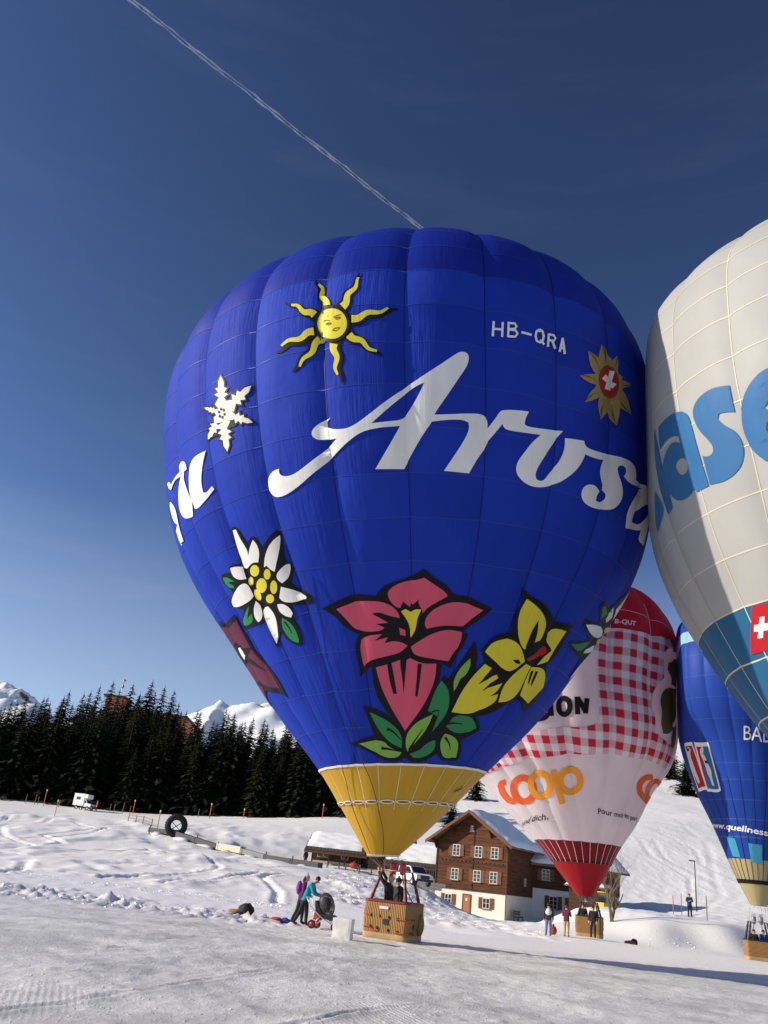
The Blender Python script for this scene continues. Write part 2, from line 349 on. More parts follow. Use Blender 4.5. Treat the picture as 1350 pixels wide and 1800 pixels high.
('BL','sun_emblem','facebrown',4,1,[[(-17.02,0.47),(-16.47,0.6),(-15.94,0.41),(-15.92,0.58),(-16.51,0.78),(-17.1,0.65)]]),
('BL','sun_emblem','facebrown',4,1,[[(-18.9,-0.17),(-18.28,-0.51),(-17.73,-0.37),(-17.8,-0.22),(-18.31,-0.36),(-18.87,-0.04)]]),
('BL','sun_emblem','facebrown',4,1,[[(-16.99,0.33),(-16.43,0.12),(-15.92,0.36),(-16.0,0.5),(-16.47,0.26),(-16.98,0.46)]]),
('BL','sun_emblem','facebrown',4,1,[[(-17.45,-1.89),(-17.06,-1.53),(-16.68,-1.56),(-16.09,-1.63),(-16.11,-1.49),(-16.7,-1.42),(-17.14,-1.39),(-17.56,-1.77)]]),
('BL','sun_emblem','facebrown',4,1,[[(-17.51,-1.9),(-16.95,-2.12),(-16.42,-2.02),(-16.05,-1.61),(-16.15,-1.5),(-16.5,-1.9),(-16.97,-1.98),(-17.5,-1.77)]]),
('BL','lettering','white',0,1,[[(-30.63,-25.78),(-32.23,-25.89),(-33.8,-26.69),(-34.4,-27.68),(-34.59,-29.2),(-33.6,-30.26),(-32.44,-30.63),(-30.13,-30.54),(-26.59,-29.34),(-23.67,-27.82),(-20.39,-26.27),(-18.03,-24.66),(-15.39,-22.87),(-12.18,-21.21),(-5.77,-20.8),(-7.81,-24.02),(-10.85,-28.06),(-5.34,-28.22),(-3.43,-25.2),(-1.46,-22.15),(0.2,-20.06),(0.51,-18.77),(3.02,-15.25),(5.58,-11.27),(6.88,-9.17),(7.22,-7.49),(6.75,-6.71),(5.65,-6.63),(4.4,-7.51),(1.93,-9.48),(-1.15,-11.64),(-4.71,-13.98),(-8.01,-16.29),(-11.86,-19.0),(-15.19,-20.82),(-18.25,-20.61),(-19.53,-20.03),(-19.59,-19.01),(-18.77,-18.44),(-20.33,-18.86),(-21.96,-19.71),(-22.67,-20.53),(-22.58,-21.45),(-21.59,-22.11),(-19.9,-22.29),(-17.83,-22.26),(-20.09,-23.98),(-23.24,-25.53),(-25.99,-26.77),(-27.63,-27.32),(-29.21,-27.4),(-30.28,-27.11),(-30.79,-26.54)],[(-1.03,-12.97),(-2.87,-13.8),(-4.75,-15.18),(-7.77,-17.67),(-10.94,-20.19),(-8.2,-20.0),(-5.16,-19.73),(-3.77,-17.93),(-2.16,-15.39)]]),
('BL','lettering','white',1,1,[[(0.17,-18.84),(3.89,-18.54),(6.74,-18.17),(9.09,-17.92),(10.37,-18.23),(10.89,-19.26),(10.71,-21.4),(10.34,-23.24),(11.01,-22.43),(10.62,-23.57),(8.71,-25.91),(7.2,-28.48),(2.27,-28.34),(4.34,-25.53),(6.09,-22.95),(7.06,-20.95),(6.9,-19.78),(5.77,-19.35),(2.94,-19.58),(-0.01,-20.07)]]),
('BL','lettering','white',2,1,[[(10.49,-20.73),(11.95,-18.82),(13.0,-17.05),(13.63,-16.69),(16.01,-16.33),(18.78,-16.1),(18.06,-17.5),(17.93,-18.58),(18.59,-18.94),(21.95,-18.68),(26.87,-17.89),(25.53,-19.66),(23.73,-21.91),(22.39,-23.97),(21.18,-25.94),(20.94,-27.18),(21.5,-27.89),(22.64,-27.89),(23.53,-27.28),(24.01,-26.52),(26.09,-24.47),(27.11,-22.3),(27.45,-20.53),(27.35,-19.13),(31.97,-18.45),(32.24,-19.19),(33.35,-19.55),(36.1,-19.4),(41.3,-18.44),(45.08,-17.74),(48.39,-17.35),(50.46,-17.7),(51.46,-18.62),(51.6,-20.0),(56.66,-19.07),(53.43,-20.87),(47.96,-21.76),(45.74,-21.2),(46.51,-20.34),(46.32,-19.48),(45.02,-19.24),(43.71,-19.74),(43.23,-20.5),(43.79,-21.53),(45.18,-22.6),(46.21,-23.79),(46.58,-25.19),(45.85,-26.76),(44.13,-28.24),(41.55,-29.13),(37.52,-29.72),(34.56,-29.54),(33.19,-28.72),(32.86,-27.68),(33.35,-26.58),(34.96,-25.77),(36.97,-25.69),(38.43,-26.34),(37.62,-27.4),(37.87,-28.21),(39.41,-28.21),(41.02,-27.52),(41.29,-26.49),(40.78,-25.91),(39.21,-25.86),(39.26,-24.97),(38.21,-24.07),(37.41,-22.98),(37.55,-21.63),(38.19,-20.32),(36.81,-20.67),(34.41,-20.91),(32.55,-20.83),(31.99,-22.26),(30.67,-24.27),(28.09,-26.66),(25.7,-28.14),(22.87,-28.98),(20.65,-29.17),(18.84,-28.83),(17.19,-27.89),(16.54,-26.66),(16.89,-25.29),(18.19,-23.49),(19.69,-21.48),(21.48,-19.84),(17.99,-20.14),(14.87,-20.24),(13.82,-19.97),(13.51,-19.25),(12.54,-20.54),(10.38,-23.31),(10.52,-21.82)]]),
('BL','lettering','white',3,1,[[(56.54,-19.05),(59.47,-18.46),(62.19,-18.33),(64.59,-18.93),(65.03,-20.19),(59.46,-22.36),(56.89,-24.3),(54.17,-26.63),(54.3,-27.55),(56.52,-27.67),(58.41,-26.98),(61.0,-25.1),(64.09,-22.51),(65.3,-20.88),(66.7,-20.53),(71.82,-21.13),(71.6,-23.37),(71.53,-25.88),(71.63,-27.55),(62.67,-29.69),(60.39,-29.42),(60.22,-27.66),(57.17,-28.73),(51.18,-29.96),(49.85,-27.86),(50.46,-25.52),(52.97,-22.55),(56.65,-19.93),(53.13,-20.97)]]),
('BL','lettering','white',0,1,[[(-50.43,-17.26),(-51.86,-19.93),(-53.25,-22.81),(-53.33,-24.77),(-52.39,-25.23),(-50.51,-24.42),(-50.17,-25.19),(-52.62,-26.31),(-57.0,-26.99),(-58.44,-26.56),(-58.57,-25.0),(-59.05,-23.31),(-57.79,-20.65),(-56.43,-18.38),(-54.36,-17.39)]]),
('BL','lettering','white',1,1,[[(-59.41,-18.53),(-60.39,-19.76),(-59.98,-21.29),(-59.26,-23.59),(-58.57,-25.0),(-60.5,-27.49),(-65.91,-26.62),(-67.16,-25.41),(-67.54,-23.65),(-66.54,-21.15),(-65.66,-19.33),(-64.76,-17.87)]]),
('BL','lettering','white',2,1,[[(-59.4,-16.17),(-57.86,-17.17),(-57.8,-18.59),(-59.41,-18.53),(-65.64,-17.5),(-68.37,-18.23),(-69.91,-18.74),(-71.95,-17.37),(-72.83,-16.07),(-70.29,-16.42),(-69.14,-17.74),(-66.98,-17.32),(-64.92,-16.69),(-61.86,-16.1)]]),
('BL','lettering','white',3,1,[[(-72.83,-19.85),(-70.01,-22.01),(-69.43,-23.68),(-70.74,-26.31),(-71.41,-29.4),(-80.49,-27.76),(-80.78,-25.54),(-73.48,-25.94),(-71.69,-25.63),(-74.23,-24.2),(-75.27,-22.34),(-75.0,-20.54)]]),
('BL','registration_lettering','white',4,0,[[(11.83,0.5),(11.63,-2.65),(12.04,-2.66),(12.23,0.49)]]),
('BL','registration_lettering','white',4,0,[[(13.43,0.44),(13.29,-2.65),(13.71,-2.61),(13.86,0.48)]]),
('BL','registration_lettering','white',4,0,[[(11.91,-1.33),(13.58,-1.36),(13.62,-0.89),(11.95,-0.86)]]),
('BL','registration_lettering','white',4,0,[[(14.56,0.68),(14.38,-2.49),(14.81,-2.43),(15.0,0.73)]]),
('BL','registration_lettering','white',4,0,[[(14.66,0.22),(15.88,0.33),(16.04,0.01),(15.88,-0.31),(14.75,-0.61),(14.77,-1.08),(16.04,-0.72),(16.5,0.11),(16.07,0.8),(14.72,0.71)]]),
('BL','registration_lettering','white',4,0,[[(14.73,-1.12),(15.95,-1.04),(16.23,-1.39),(15.96,-1.91),(14.61,-2.07),(14.58,-2.54),(16.09,-2.33),(16.69,-1.29),(16.14,-0.57),(14.79,-0.64)]]),
('BL','registration_lettering','white',4,0,[[(17.18,-1.15),(19.32,-1.18),(19.45,-0.69),(17.3,-0.67)]]),
('BL','registration_lettering','white',4,0,[[(20.92,0.85),(20.2,0.11),(19.95,-1.04),(20.24,-2.09),(21.13,-2.25),(21.98,-1.49),(22.29,-0.3),(21.98,0.75),(21.21,0.95),(20.93,0.45),(21.53,0.33),(21.75,-0.49),(21.52,-1.39),(21.11,-1.78),(20.66,-1.71),(20.45,-0.88),(20.63,-0.0),(21.22,0.55)]]),
('BL','registration_lettering','white',4,0,[[(21.0,-1.67),(21.89,-2.34),(22.3,-1.89),(21.39,-1.24)]]),
('BL','registration_lettering','white',4,0,[[(22.98,0.55),(22.69,-2.37),(23.26,-2.19),(23.57,0.76)]]),
('BL','registration_lettering','white',4,0,[[(23.2,0.19),(24.43,0.55),(24.78,0.34),(24.47,-0.16),(23.19,-0.56),(23.11,-1.07),(24.65,-0.54),(25.5,0.7),(24.77,1.14),(23.32,0.72)]]),
('BL','registration_lettering','white',4,0,[[(23.83,-0.82),(24.6,-2.09),(25.27,-1.61),(24.43,-0.39)]]),
('BL','registration_lettering','white',4,0,[[(26.32,-2.22),(27.02,0.92),(26.57,0.93),(25.88,-2.18)]]),
('BL','registration_lettering','white',4,0,[[(26.5,0.83),(26.87,-2.53),(27.34,-2.36),(26.97,0.99)]]),
('BL','registration_lettering','white',4,0,[[(26.2,-1.48),(26.96,-1.56),(27.1,-1.06),(26.33,-0.99)]]),
('BL','snowflake_emblem','black',0,0,[[(-45.5,-9.46),(-44.1,-8.59),(-45.81,-7.19),(-44.24,-7.31),(-45.21,-6.04),(-43.95,-6.21),(-43.99,-5.14),(-42.7,-3.76),(-41.41,-6.04),(-41.46,-7.06),(-40.4,-7.7),(-41.24,-8.32),(-40.01,-9.16),(-41.44,-9.47),(-40.39,-11.47),(-42.9,-9.62),(-40.17,-10.06),(-40.32,-8.66),(-39.04,-9.46),(-38.69,-8.45),(-37.79,-9.1),(-36.91,-8.55),(-34.95,-8.35),(-35.7,-10.18),(-36.55,-10.72),(-36.26,-11.59),(-37.44,-11.47),(-37.16,-12.57),(-38.65,-11.91),(-39.4,-13.48),(-40.01,-12.63),(-39.14,-13.31),(-38.01,-12.95),(-37.94,-13.85),(-36.96,-13.83),(-36.98,-14.54),(-36.17,-14.94),(-35.05,-16.37),(-36.8,-16.28),(-37.63,-15.82),(-38.21,-16.24),(-38.79,-15.39),(-39.63,-15.8),(-39.95,-14.67),(-40.77,-14.4),(-40.2,-14.45),(-41.37,-15.69),(-39.92,-16.69),(-41.17,-16.91),(-40.32,-17.91),(-41.39,-18.0),(-41.34,-18.99),(-42.63,-20.45),(-43.91,-18.5),(-43.87,-17.51),(-45.12,-16.95),(-44.16,-16.29),(-45.74,-15.46),(-44.05,-15.12),(-45.8,-13.06),(-42.17,-14.06),(-43.87,-14.41),(-43.32,-15.53),(-44.59,-15.09),(-44.58,-15.93),(-45.69,-15.47),(-46.45,-15.9),(-49.95,-15.65),(-49.73,-13.96),(-48.4,-13.78),(-49.7,-12.72),(-47.39,-13.23),(-48.64,-12.02),(-46.11,-12.87),(-46.08,-11.68),(-45.3,-11.67),(-45.51,-11.43),(-46.71,-11.44),(-46.79,-10.8),(-48.1,-10.42),(-48.07,-9.9),(-49.6,-9.07),(-50.55,-7.79),(-48.01,-8.59),(-47.01,-9.18),(-46.32,-9.05),(-45.74,-9.74),(-44.98,-9.58),(-44.68,-10.43),(-44.62,-10.44)]]),
('BL','snowflake_emblem','cream',1,0,[[(-44.87,-9.65),(-43.48,-8.72),(-44.79,-7.63),(-43.55,-7.67),(-44.44,-6.48),(-43.48,-6.59),(-43.53,-5.38),(-42.68,-4.4),(-41.83,-5.97),(-41.89,-7.13),(-41.04,-7.65),(-41.87,-8.24),(-40.79,-8.97),(-42.0,-9.21),(-40.88,-10.95),(-42.07,-10.01),(-39.76,-10.43),(-39.87,-9.27),(-38.8,-9.94),(-38.46,-8.96),(-37.75,-9.48),(-36.76,-8.86),(-35.37,-8.7),(-35.94,-9.96),(-36.92,-10.55),(-36.68,-11.25),(-37.86,-11.11),(-37.62,-12.06),(-38.88,-11.49),(-39.58,-12.95),(-40.29,-12.34),(-39.24,-13.69),(-38.32,-13.41),(-38.26,-14.15),(-37.29,-14.14),(-37.31,-14.69),(-36.34,-15.17),(-35.58,-16.09),(-36.74,-16.0),(-37.71,-15.46),(-38.16,-15.78),(-38.71,-14.96),(-39.4,-15.31),(-39.66,-14.4),(-41.47,-14.21),(-40.79,-14.5),(-41.93,-15.65),(-40.7,-16.5),(-41.79,-16.67),(-40.95,-17.66),(-41.81,-17.73),(-41.76,-18.86),(-42.61,-19.89),(-43.46,-18.53),(-43.42,-17.41),(-44.38,-16.97),(-43.5,-16.32),(-44.75,-15.65),(-43.44,-15.33),(-44.88,-13.58),(-42.72,-14.03),(-44.45,-14.1),(-44.0,-15.0),(-45.08,-14.61),(-45.06,-15.42),(-45.94,-15.06),(-46.88,-15.55),(-49.59,-15.21),(-48.95,-14.34),(-47.41,-14.12),(-48.22,-13.41),(-46.46,-13.69),(-47.21,-12.84),(-45.58,-13.33),(-45.54,-12.04),(-44.58,-11.98),(-45.37,-11.06),(-46.18,-11.08),(-46.24,-10.61),(-47.3,-10.34),(-47.28,-10.0),(-48.9,-9.11),(-49.92,-8.18),(-48.16,-8.85),(-46.83,-9.63),(-46.38,-9.54),(-45.84,-10.18),(-45.26,-10.07),(-45.05,-10.67),(-43.78,-10.91)]]),
('BL','snowflake_emblem','black',2,0,[[(-41.78,-12.76),(-41.99,-12.98),(-42.37,-12.86),(-42.52,-12.52),(-42.3,-12.3),(-41.93,-12.42)]]),
('BL','snowflake_emblem','black',2,0,[[(-42.41,-13.17),(-42.63,-13.39),(-43.01,-13.27),(-43.17,-12.92),(-42.94,-12.71),(-42.56,-12.83)]]),
('BL','snowflake_emblem','black',2,0,[[(-43.16,-12.7),(-43.39,-12.92),(-43.79,-12.78),(-43.96,-12.44),(-43.72,-12.22),(-43.32,-12.36)]]),
('BL','snowflake_emblem','black',2,0,[[(-43.28,-11.82),(-43.51,-12.03),(-43.91,-11.89),(-44.08,-11.54),(-43.84,-11.33),(-43.44,-11.47)]]),
('BL','snowflake_emblem','black',2,0,[[(-42.64,-11.41),(-42.86,-11.63),(-43.24,-11.5),(-43.41,-11.15),(-43.18,-10.93),(-42.8,-11.06)]]),
('BL','snowflake_emblem','black',2,0,[[(-41.89,-11.89),(-42.1,-12.11),(-42.48,-11.98),(-42.64,-11.64),(-42.42,-11.42),(-42.04,-11.54)]]),
('BL','edelweiss_emblem','black',0,1,[[(-47.85,-33.09),(-46.29,-33.3),(-45.59,-34.12),(-44.97,-35.81),(-44.31,-37.19),(-43.17,-36.15),(-41.96,-35.98),(-41.15,-36.37),(-40.81,-37.52),(-40.54,-38.49),(-39.05,-37.53),(-36.28,-36.41),(-35.18,-36.07),(-34.55,-36.83),(-34.97,-38.4),(-35.44,-40.42),(-35.72,-41.89),(-34.5,-42.35),(-34.37,-43.26),(-35.43,-44.73),(-36.21,-45.79),(-35.19,-47.25),(-32.25,-48.0),(-31.07,-48.8),(-31.58,-49.67),(-34.38,-50.19),(-36.67,-49.84),(-38.76,-49.36),(-38.61,-50.3),(-39.02,-51.47),(-39.91,-51.97),(-39.09,-53.27),(-39.17,-55.32),(-40.07,-56.4),(-41.32,-56.64),(-43.69,-56.1),(-46.08,-54.73),(-46.42,-53.5),(-48.83,-54.67),(-50.48,-55.69),(-51.78,-56.19),(-52.15,-55.52),(-51.76,-53.57),(-51.5,-51.71),(-51.5,-51.07),(-54.21,-51.37),(-55.98,-51.0),(-59.87,-51.05),(-65.34,-50.87),(-65.35,-50.16),(-60.33,-48.59),(-57.45,-47.65),(-62.1,-46.55),(-65.2,-45.74),(-63.36,-45.11),(-58.1,-44.07),(-59.15,-42.83),(-60.82,-41.47),(-60.13,-40.36),(-58.67,-39.97),(-56.31,-40.3),(-54.65,-40.66),(-54.65,-39.65),(-53.2,-39.32),(-50.92,-39.79),(-50.31,-39.99),(-49.82,-37.35),(-49.45,-34.82),(-48.8,-33.59)]]),
('BL','edelweiss_emblem','white',1,1,[[(-47.73,-33.75),(-46.36,-33.82),(-46.12,-35.61),(-45.13,-38.0),(-45.69,-39.02),(-43.89,-37.58),(-42.19,-36.58),(-41.47,-37.71),(-41.78,-39.21),(-43.32,-40.68),(-45.23,-40.37),(-48.74,-41.28),(-49.98,-40.93),(-49.72,-38.7),(-48.54,-35.9)]]),
('BL','edelweiss_emblem','white',1,1,[[(-35.04,-37.16),(-35.2,-38.04),(-36.57,-40.16),(-39.49,-43.08),(-40.47,-42.55),(-41.2,-41.65),(-42.17,-41.82),(-40.89,-40.3),(-38.65,-38.52),(-36.59,-37.56)]]),
('BL','edelweiss_emblem','white',1,1,[[(-54.04,-39.79),(-52.16,-39.93),(-50.23,-40.58),(-50.72,-42.85),(-52.7,-42.53),(-54.36,-41.74),(-54.49,-40.53)]]),
('BL','edelweiss_emblem','white',1,1,[[(-39.36,-43.66),(-37.89,-42.98),(-35.97,-42.38),(-35.0,-42.53),(-35.03,-43.29),(-36.37,-44.83),(-38.68,-45.39),(-39.71,-44.55)]]),
('BL','edelweiss_emblem','white',1,1,[[(-62.75,-45.5),(-58.54,-44.34),(-54.43,-43.42),(-52.14,-43.28),(-50.95,-43.95),(-51.1,-46.24),(-53.08,-46.75),(-58.78,-46.91),(-63.66,-46.25)]]),
('BL','edelweiss_emblem','white',1,1,[[(-39.42,-45.9),(-36.42,-46.97),(-34.68,-47.99),(-32.84,-48.74),(-33.64,-49.2),(-37.82,-49.19),(-40.84,-48.62),(-41.46,-47.76)]]),
('BL','edelweiss_emblem','white',1,1,[[(-43.19,-48.8),(-41.07,-48.91),(-39.45,-49.88),(-39.13,-51.0),(-40.25,-51.63),(-42.35,-51.09),(-43.66,-50.01)]]),
('BL','edelweiss_emblem','white',1,1,[[(-50.15,-48.99),(-47.18,-48.78),(-45.89,-50.09),(-46.46,-51.94),(-48.72,-54.06),(-51.24,-55.53),(-51.46,-53.63),(-51.23,-51.13),(-50.87,-49.93)]]),
('BL','edelweiss_emblem','white',1,1,[[(-51.21,-47.2),(-50.38,-48.27),(-51.13,-49.86),(-52.51,-50.69),(-54.28,-50.8),(-54.77,-49.79),(-53.37,-48.37)]]),
('BL','edelweiss_emblem','yellow',2,1,[[(-44.04,-42.15),(-44.7,-42.63),(-45.66,-42.92),(-46.74,-42.94),(-47.63,-42.7),(-47.98,-42.24),(-47.59,-41.69),(-46.7,-41.2),(-45.66,-40.91),(-44.72,-40.9),(-44.07,-41.15),(-43.82,-41.61)]]),
('BL','edelweiss_emblem','yellow',2,1,[[(-40.98,-43.32),(-41.48,-43.77),(-42.15,-44.05),(-42.81,-44.09),(-43.27,-43.88),(-43.4,-43.48),(-43.16,-42.99),(-42.64,-42.55),(-41.97,-42.27),(-41.35,-42.23),(-40.91,-42.44),(-40.77,-42.84)]]),
('BL','edelweiss_emblem','yellow',2,1,[[(-48.26,-43.71),(-49.27,-44.13),(-49.91,-44.33),(-50.33,-44.31),(-50.61,-44.1),(-50.67,-43.75),(-50.48,-43.36),(-50.12,-43.03),(-49.69,-42.85),(-48.69,-42.8),(-48.02,-42.95),(-47.88,-43.28)]]),
('BL','edelweiss_emblem','yellow',2,1,[[(-43.71,-45.07),(-44.56,-45.69),(-45.78,-46.09),(-47.13,-46.16),(-48.27,-45.9),(-48.65,-45.34),(-47.97,-44.61),(-46.75,-43.95),(-45.46,-43.55),(-44.35,-43.51),(-43.61,-43.82),(-43.38,-44.39)]]),
('BL','edelweiss_emblem','yellow',2,1,[[(-40.56,-45.84),(-41.19,-46.41),(-41.98,-46.79),(-42.73,-46.87),(-43.2,-46.62),(-43.27,-46.12),(-42.91,-45.51),(-42.25,-44.93),(-41.47,-44.56),(-40.78,-44.48),(-40.34,-44.72),(-40.25,-45.22)]]),
('BL','edelweiss_emblem','yellow',2,1,[[(-43.27,-47.68),(-43.83,-48.06),(-44.67,-48.28),(-45.58,-48.3),(-46.32,-48.11),(-46.63,-47.76),(-46.39,-47.32),(-45.71,-46.94),(-44.83,-46.71),(-43.98,-46.7),(-43.36,-46.9),(-43.1,-47.26)]]),
('BL','edelweiss_emblem','yellow',2,1,[[(-47.71,-46.21),(-48.0,-46.79),(-48.87,-47.29),(-49.81,-47.51),(-50.29,-47.34),(-50.64,-46.92),(-50.75,-46.36),(-50.59,-45.8),(-50.22,-45.39),(-49.77,-45.25),(-48.78,-45.33),(-47.96,-45.67)]]),
('BL','edelweiss_emblem','green',1,1,[[(-59.33,-40.7),(-57.51,-40.84),(-56.18,-41.53),(-54.77,-42.4),(-56.82,-41.98),(-57.87,-42.04),(-56.28,-42.88),(-56.5,-43.35),(-58.44,-43.03),(-59.67,-41.85)]]),
('BL','edelweiss_emblem','green',1,1,[[(-64.96,-50.3),(-60.21,-48.95),(-56.29,-47.85),(-54.42,-47.5),(-56.38,-48.52),(-58.79,-49.5),(-55.09,-48.9),(-56.05,-50.26),(-59.52,-50.59)]]),
('BL','edelweiss_emblem','green',1,1,[[(-43.52,-51.27),(-41.43,-52.27),(-40.36,-54.03),(-40.54,-55.78),(-41.23,-56.16),(-43.81,-55.5),(-45.12,-53.89),(-44.85,-52.38)]]),
('BL','edelweiss_emblem','black',2,1,[[(-43.56,-52.13),(-42.45,-53.57),(-42.48,-54.44),(-42.34,-54.43),(-42.08,-53.52),(-42.97,-52.02)]]),
('BL','purple_flower_emblem','black',0,1,[[(-83.17,-45.4),(-80.92,-46.31),(-80.32,-47.48),(-65.76,-47.63),(-66.2,-49.97),(-65.85,-52.5),(-66.31,-55.49),(-62.34,-58.13),(-59.46,-61.09),(-59.74,-64.42),(-67.45,-62.85),(-80.27,-61.42),(-85.01,-62.81),(-85.45,-64.88),(-89.54,-62.78),(-89.4,-59.29),(-89.33,-56.18),(-89.39,-51.99),(-87.15,-48.42)]]),
('BL','purple_flower_emblem','purple',1,1,[[(-85.59,-46.11),(-81.07,-47.41),(-77.07,-48.68),(-66.34,-48.69),(-67.13,-52.17),(-67.31,-55.28),(-65.17,-57.63),(-62.64,-60.24),(-62.61,-62.84),(-67.71,-62.01),(-75.41,-60.53),(-87.1,-58.64),(-89.31,-55.94),(-89.46,-51.99),(-84.25,-48.56)]]),
('BL','purple_flower_emblem','purple',1,1,[[(-89.41,-58.74),(-80.03,-60.72),(-83.83,-62.17),(-89.67,-63.92),(-89.54,-62.58),(-89.42,-59.92)]]),
('BL','purple_flower_emblem','black',2,1,[[(-82.85,-50.52),(-74.5,-52.54),(-74.38,-53.19),(-66.15,-54.38),(-73.88,-55.09),(-69.75,-56.8),(-66.0,-59.07),(-71.78,-57.31),(-80.51,-55.5),(-89.34,-55.39),(-89.38,-52.55)]]),
('BL','purple_flower_emblem','white',3,1,[[(-81.3,-52.29),(-75.57,-53.67),(-82.02,-54.81),(-82.42,-53.52)]]),
('BL','pink_flower_emblem','black',0,1,[[(-29.35,-51.03),(-25.73,-50.34),(-22.06,-49.6),(-17.37,-49.31),(-13.55,-49.6),(-12.1,-48.25),(-8.98,-47.29),(-5.42,-46.87),(-3.07,-45.98),(-1.49,-45.04),(0.41,-46.21),(2.85,-47.18),(5.11,-48.16),(5.94,-49.26),(10.33,-49.64),(14.44,-50.42),(17.71,-51.23),(15.43,-52.86),(11.95,-54.8),(10.88,-55.73),(12.54,-55.94),(11.96,-57.58),(10.77,-59.25),(9.65,-60.4),(9.34,-61.52),(6.13,-60.74),(3.25,-60.4),(-10.75,-60.47),(-16.45,-61.0),(-19.76,-62.05),(-22.02,-62.99),(-21.24,-61.52),(-22.05,-59.15),(-21.42,-57.26),(-20.02,-56.24),(-23.85,-54.66),(-25.37,-52.9)]]),
('BL','pink_flower_emblem','black',1,1,[[(-17.17,-61.2),(-17.31,-64.61),(-14.64,-67.64),(-9.18,-70.0),(-6.21,-71.8),(-3.27,-72.0),(2.08,-69.16),(5.93,-65.27),(6.12,-60.93),(0.87,-60.26),(-10.74,-60.28)]]),
('BL','pink_flower_emblem','pink',2,1,[[(-10.7,-49.33),(-9.67,-48.31),(-6.91,-47.38),(-3.64,-47.28),(-1.31,-46.58),(1.12,-47.65),(3.99,-48.82),(4.92,-49.54),(2.68,-50.52),(-0.05,-51.63),(-1.25,-52.69),(-2.3,-51.32),(-2.84,-50.74),(-3.57,-51.62),(-4.55,-51.12),(-4.99,-51.89),(-6.75,-50.71),(-7.11,-51.72),(-8.08,-51.88),(-9.91,-50.8)]]),
('BL','pink_flower_emblem','pink',2,1,[[(-25.09,-51.37),(-21.13,-50.77),(-16.97,-50.39),(-13.07,-50.52),(-9.95,-51.21),(-8.11,-52.49),(-7.64,-53.53),(-10.79,-53.04),(-13.36,-52.37),(-15.3,-52.63),(-12.55,-53.61),(-10.92,-54.25),(-14.39,-54.39),(-12.05,-55.03),(-13.18,-55.61),(-19.11,-55.68),(-21.11,-55.1),(-22.71,-53.51)]]),
('BL','pink_flower_emblem','pink',2,1,[[(-0.75,-54.49),(-0.23,-53.06),(2.19,-51.56),(6.5,-50.42),(10.68,-50.87),(15.22,-51.53),(12.72,-53.09),(10.55,-54.78),(6.12,-54.52),(2.71,-54.8),(0.03,-55.26)]]),
('BL','pink_flower_emblem','pink',2,1,[[(-19.99,-61.45),(-20.53,-58.52),(-19.47,-56.89),(-16.18,-56.17),(-12.9,-56.12),(-15.27,-57.15),(-11.17,-56.62),(-12.37,-57.58),(-9.78,-57.23),(-7.26,-57.49),(-5.43,-58.17),(-7.64,-59.2),(-12.24,-59.69),(-17.52,-60.26)]]),
('BL','pink_flower_emblem','pink',2,1,[[(-4.32,-58.42),(-1.85,-57.28),(1.53,-56.01),(6.27,-55.12),(10.74,-55.75),(10.88,-57.7),(8.74,-59.22),(7.99,-60.36),(3.14,-60.03),(-0.76,-59.8),(-3.47,-59.49)]]),
('BL','pink_flower_emblem','pink',2,1,[[(-7.91,-55.12),(-6.19,-55.6),(-6.05,-56.59),(-7.6,-56.31)]]),
('BL','pink_flower_emblem','pink',2,1,[[(-15.7,-61.38),(-10.78,-60.85),(-5.73,-59.94),(-0.57,-60.86),(4.14,-60.77),(4.51,-63.03),(3.39,-65.69),(0.72,-68.4),(-4.55,-71.68),(-10.23,-68.43),(-13.79,-65.35),(-15.18,-63.08)]]),
('BL','pink_flower_emblem','black',3,1,[[(-11.88,-60.76),(-10.46,-60.78),(-8.73,-65.58),(-9.99,-65.56),(-11.38,-63.48)]]),
('BL','pink_flower_emblem','black',3,1,[[(-1.9,-60.91),(-0.57,-60.86),(-0.86,-66.06),(-1.83,-65.86),(-1.83,-63.53)]]),
('BL','pink_flower_emblem','black',3,1,[[(-8.02,-59.95),(-5.28,-58.45),(-3.41,-60.05),(-5.71,-60.43),(-6.23,-65.54),(-6.92,-63.18)]]),
('BL','pink_flower_emblem','black',3,1,[[(-7.43,-51.7),(-6.63,-50.8),(-5.83,-51.6),(-4.86,-51.9),(-3.58,-51.22),(-2.47,-50.39),(-2.61,-51.55),(-1.14,-52.36),(-1.48,-53.92),(-1.67,-55.52),(-3.34,-56.6),(-5.32,-57.22),(-6.53,-54.98),(-7.61,-52.92)]]),
('BL','pink_flower_emblem','yellow',4,1,[[(-7.27,-52.41),(-6.16,-52.07),(-4.53,-52.75),(-3.23,-52.09),(-1.75,-52.11),(-2.7,-53.59),(-3.06,-55.6),(-4.4,-56.97),(-5.17,-54.49)]]),
('BL','leaf_emblem','black',0,1,[[(-34.09,-73.54),(-25.22,-72.6),(-20.04,-72.38),(-20.89,-70.39),(-22.7,-67.47),(-17.28,-68.05),(-11.28,-69.21),(-5.76,-71.32),(-0.99,-69.21),(3.31,-67.6),(5.93,-65.27),(7.31,-62.62),(9.34,-63.22),(10.6,-62.31),(12.62,-59.84),(15.0,-56.75),(17.1,-58.8),(18.03,-61.09),(17.91,-64.95),(19.05,-68.03),(23.76,-68.14),(29.16,-69.32),(32.34,-70.83),(28.0,-72.02),(25.23,-72.76),(28.76,-74.16),(31.05,-75.79),(20.12,-76.08),(14.88,-74.97),(12.89,-75.56),(8.03,-76.31),(0.61,-76.34),(-2.8,-75.69),(-8.22,-76.44),(-18.71,-75.88),(-25.26,-74.51)]]),
('BL','leaf_emblem','green',2,1,[[(-20.41,-68.54),(-15.47,-69.2),(-9.14,-70.78),(-5.68,-72.59),(-5.53,-74.28),(-11.42,-73.47),(-16.7,-71.75)]]),
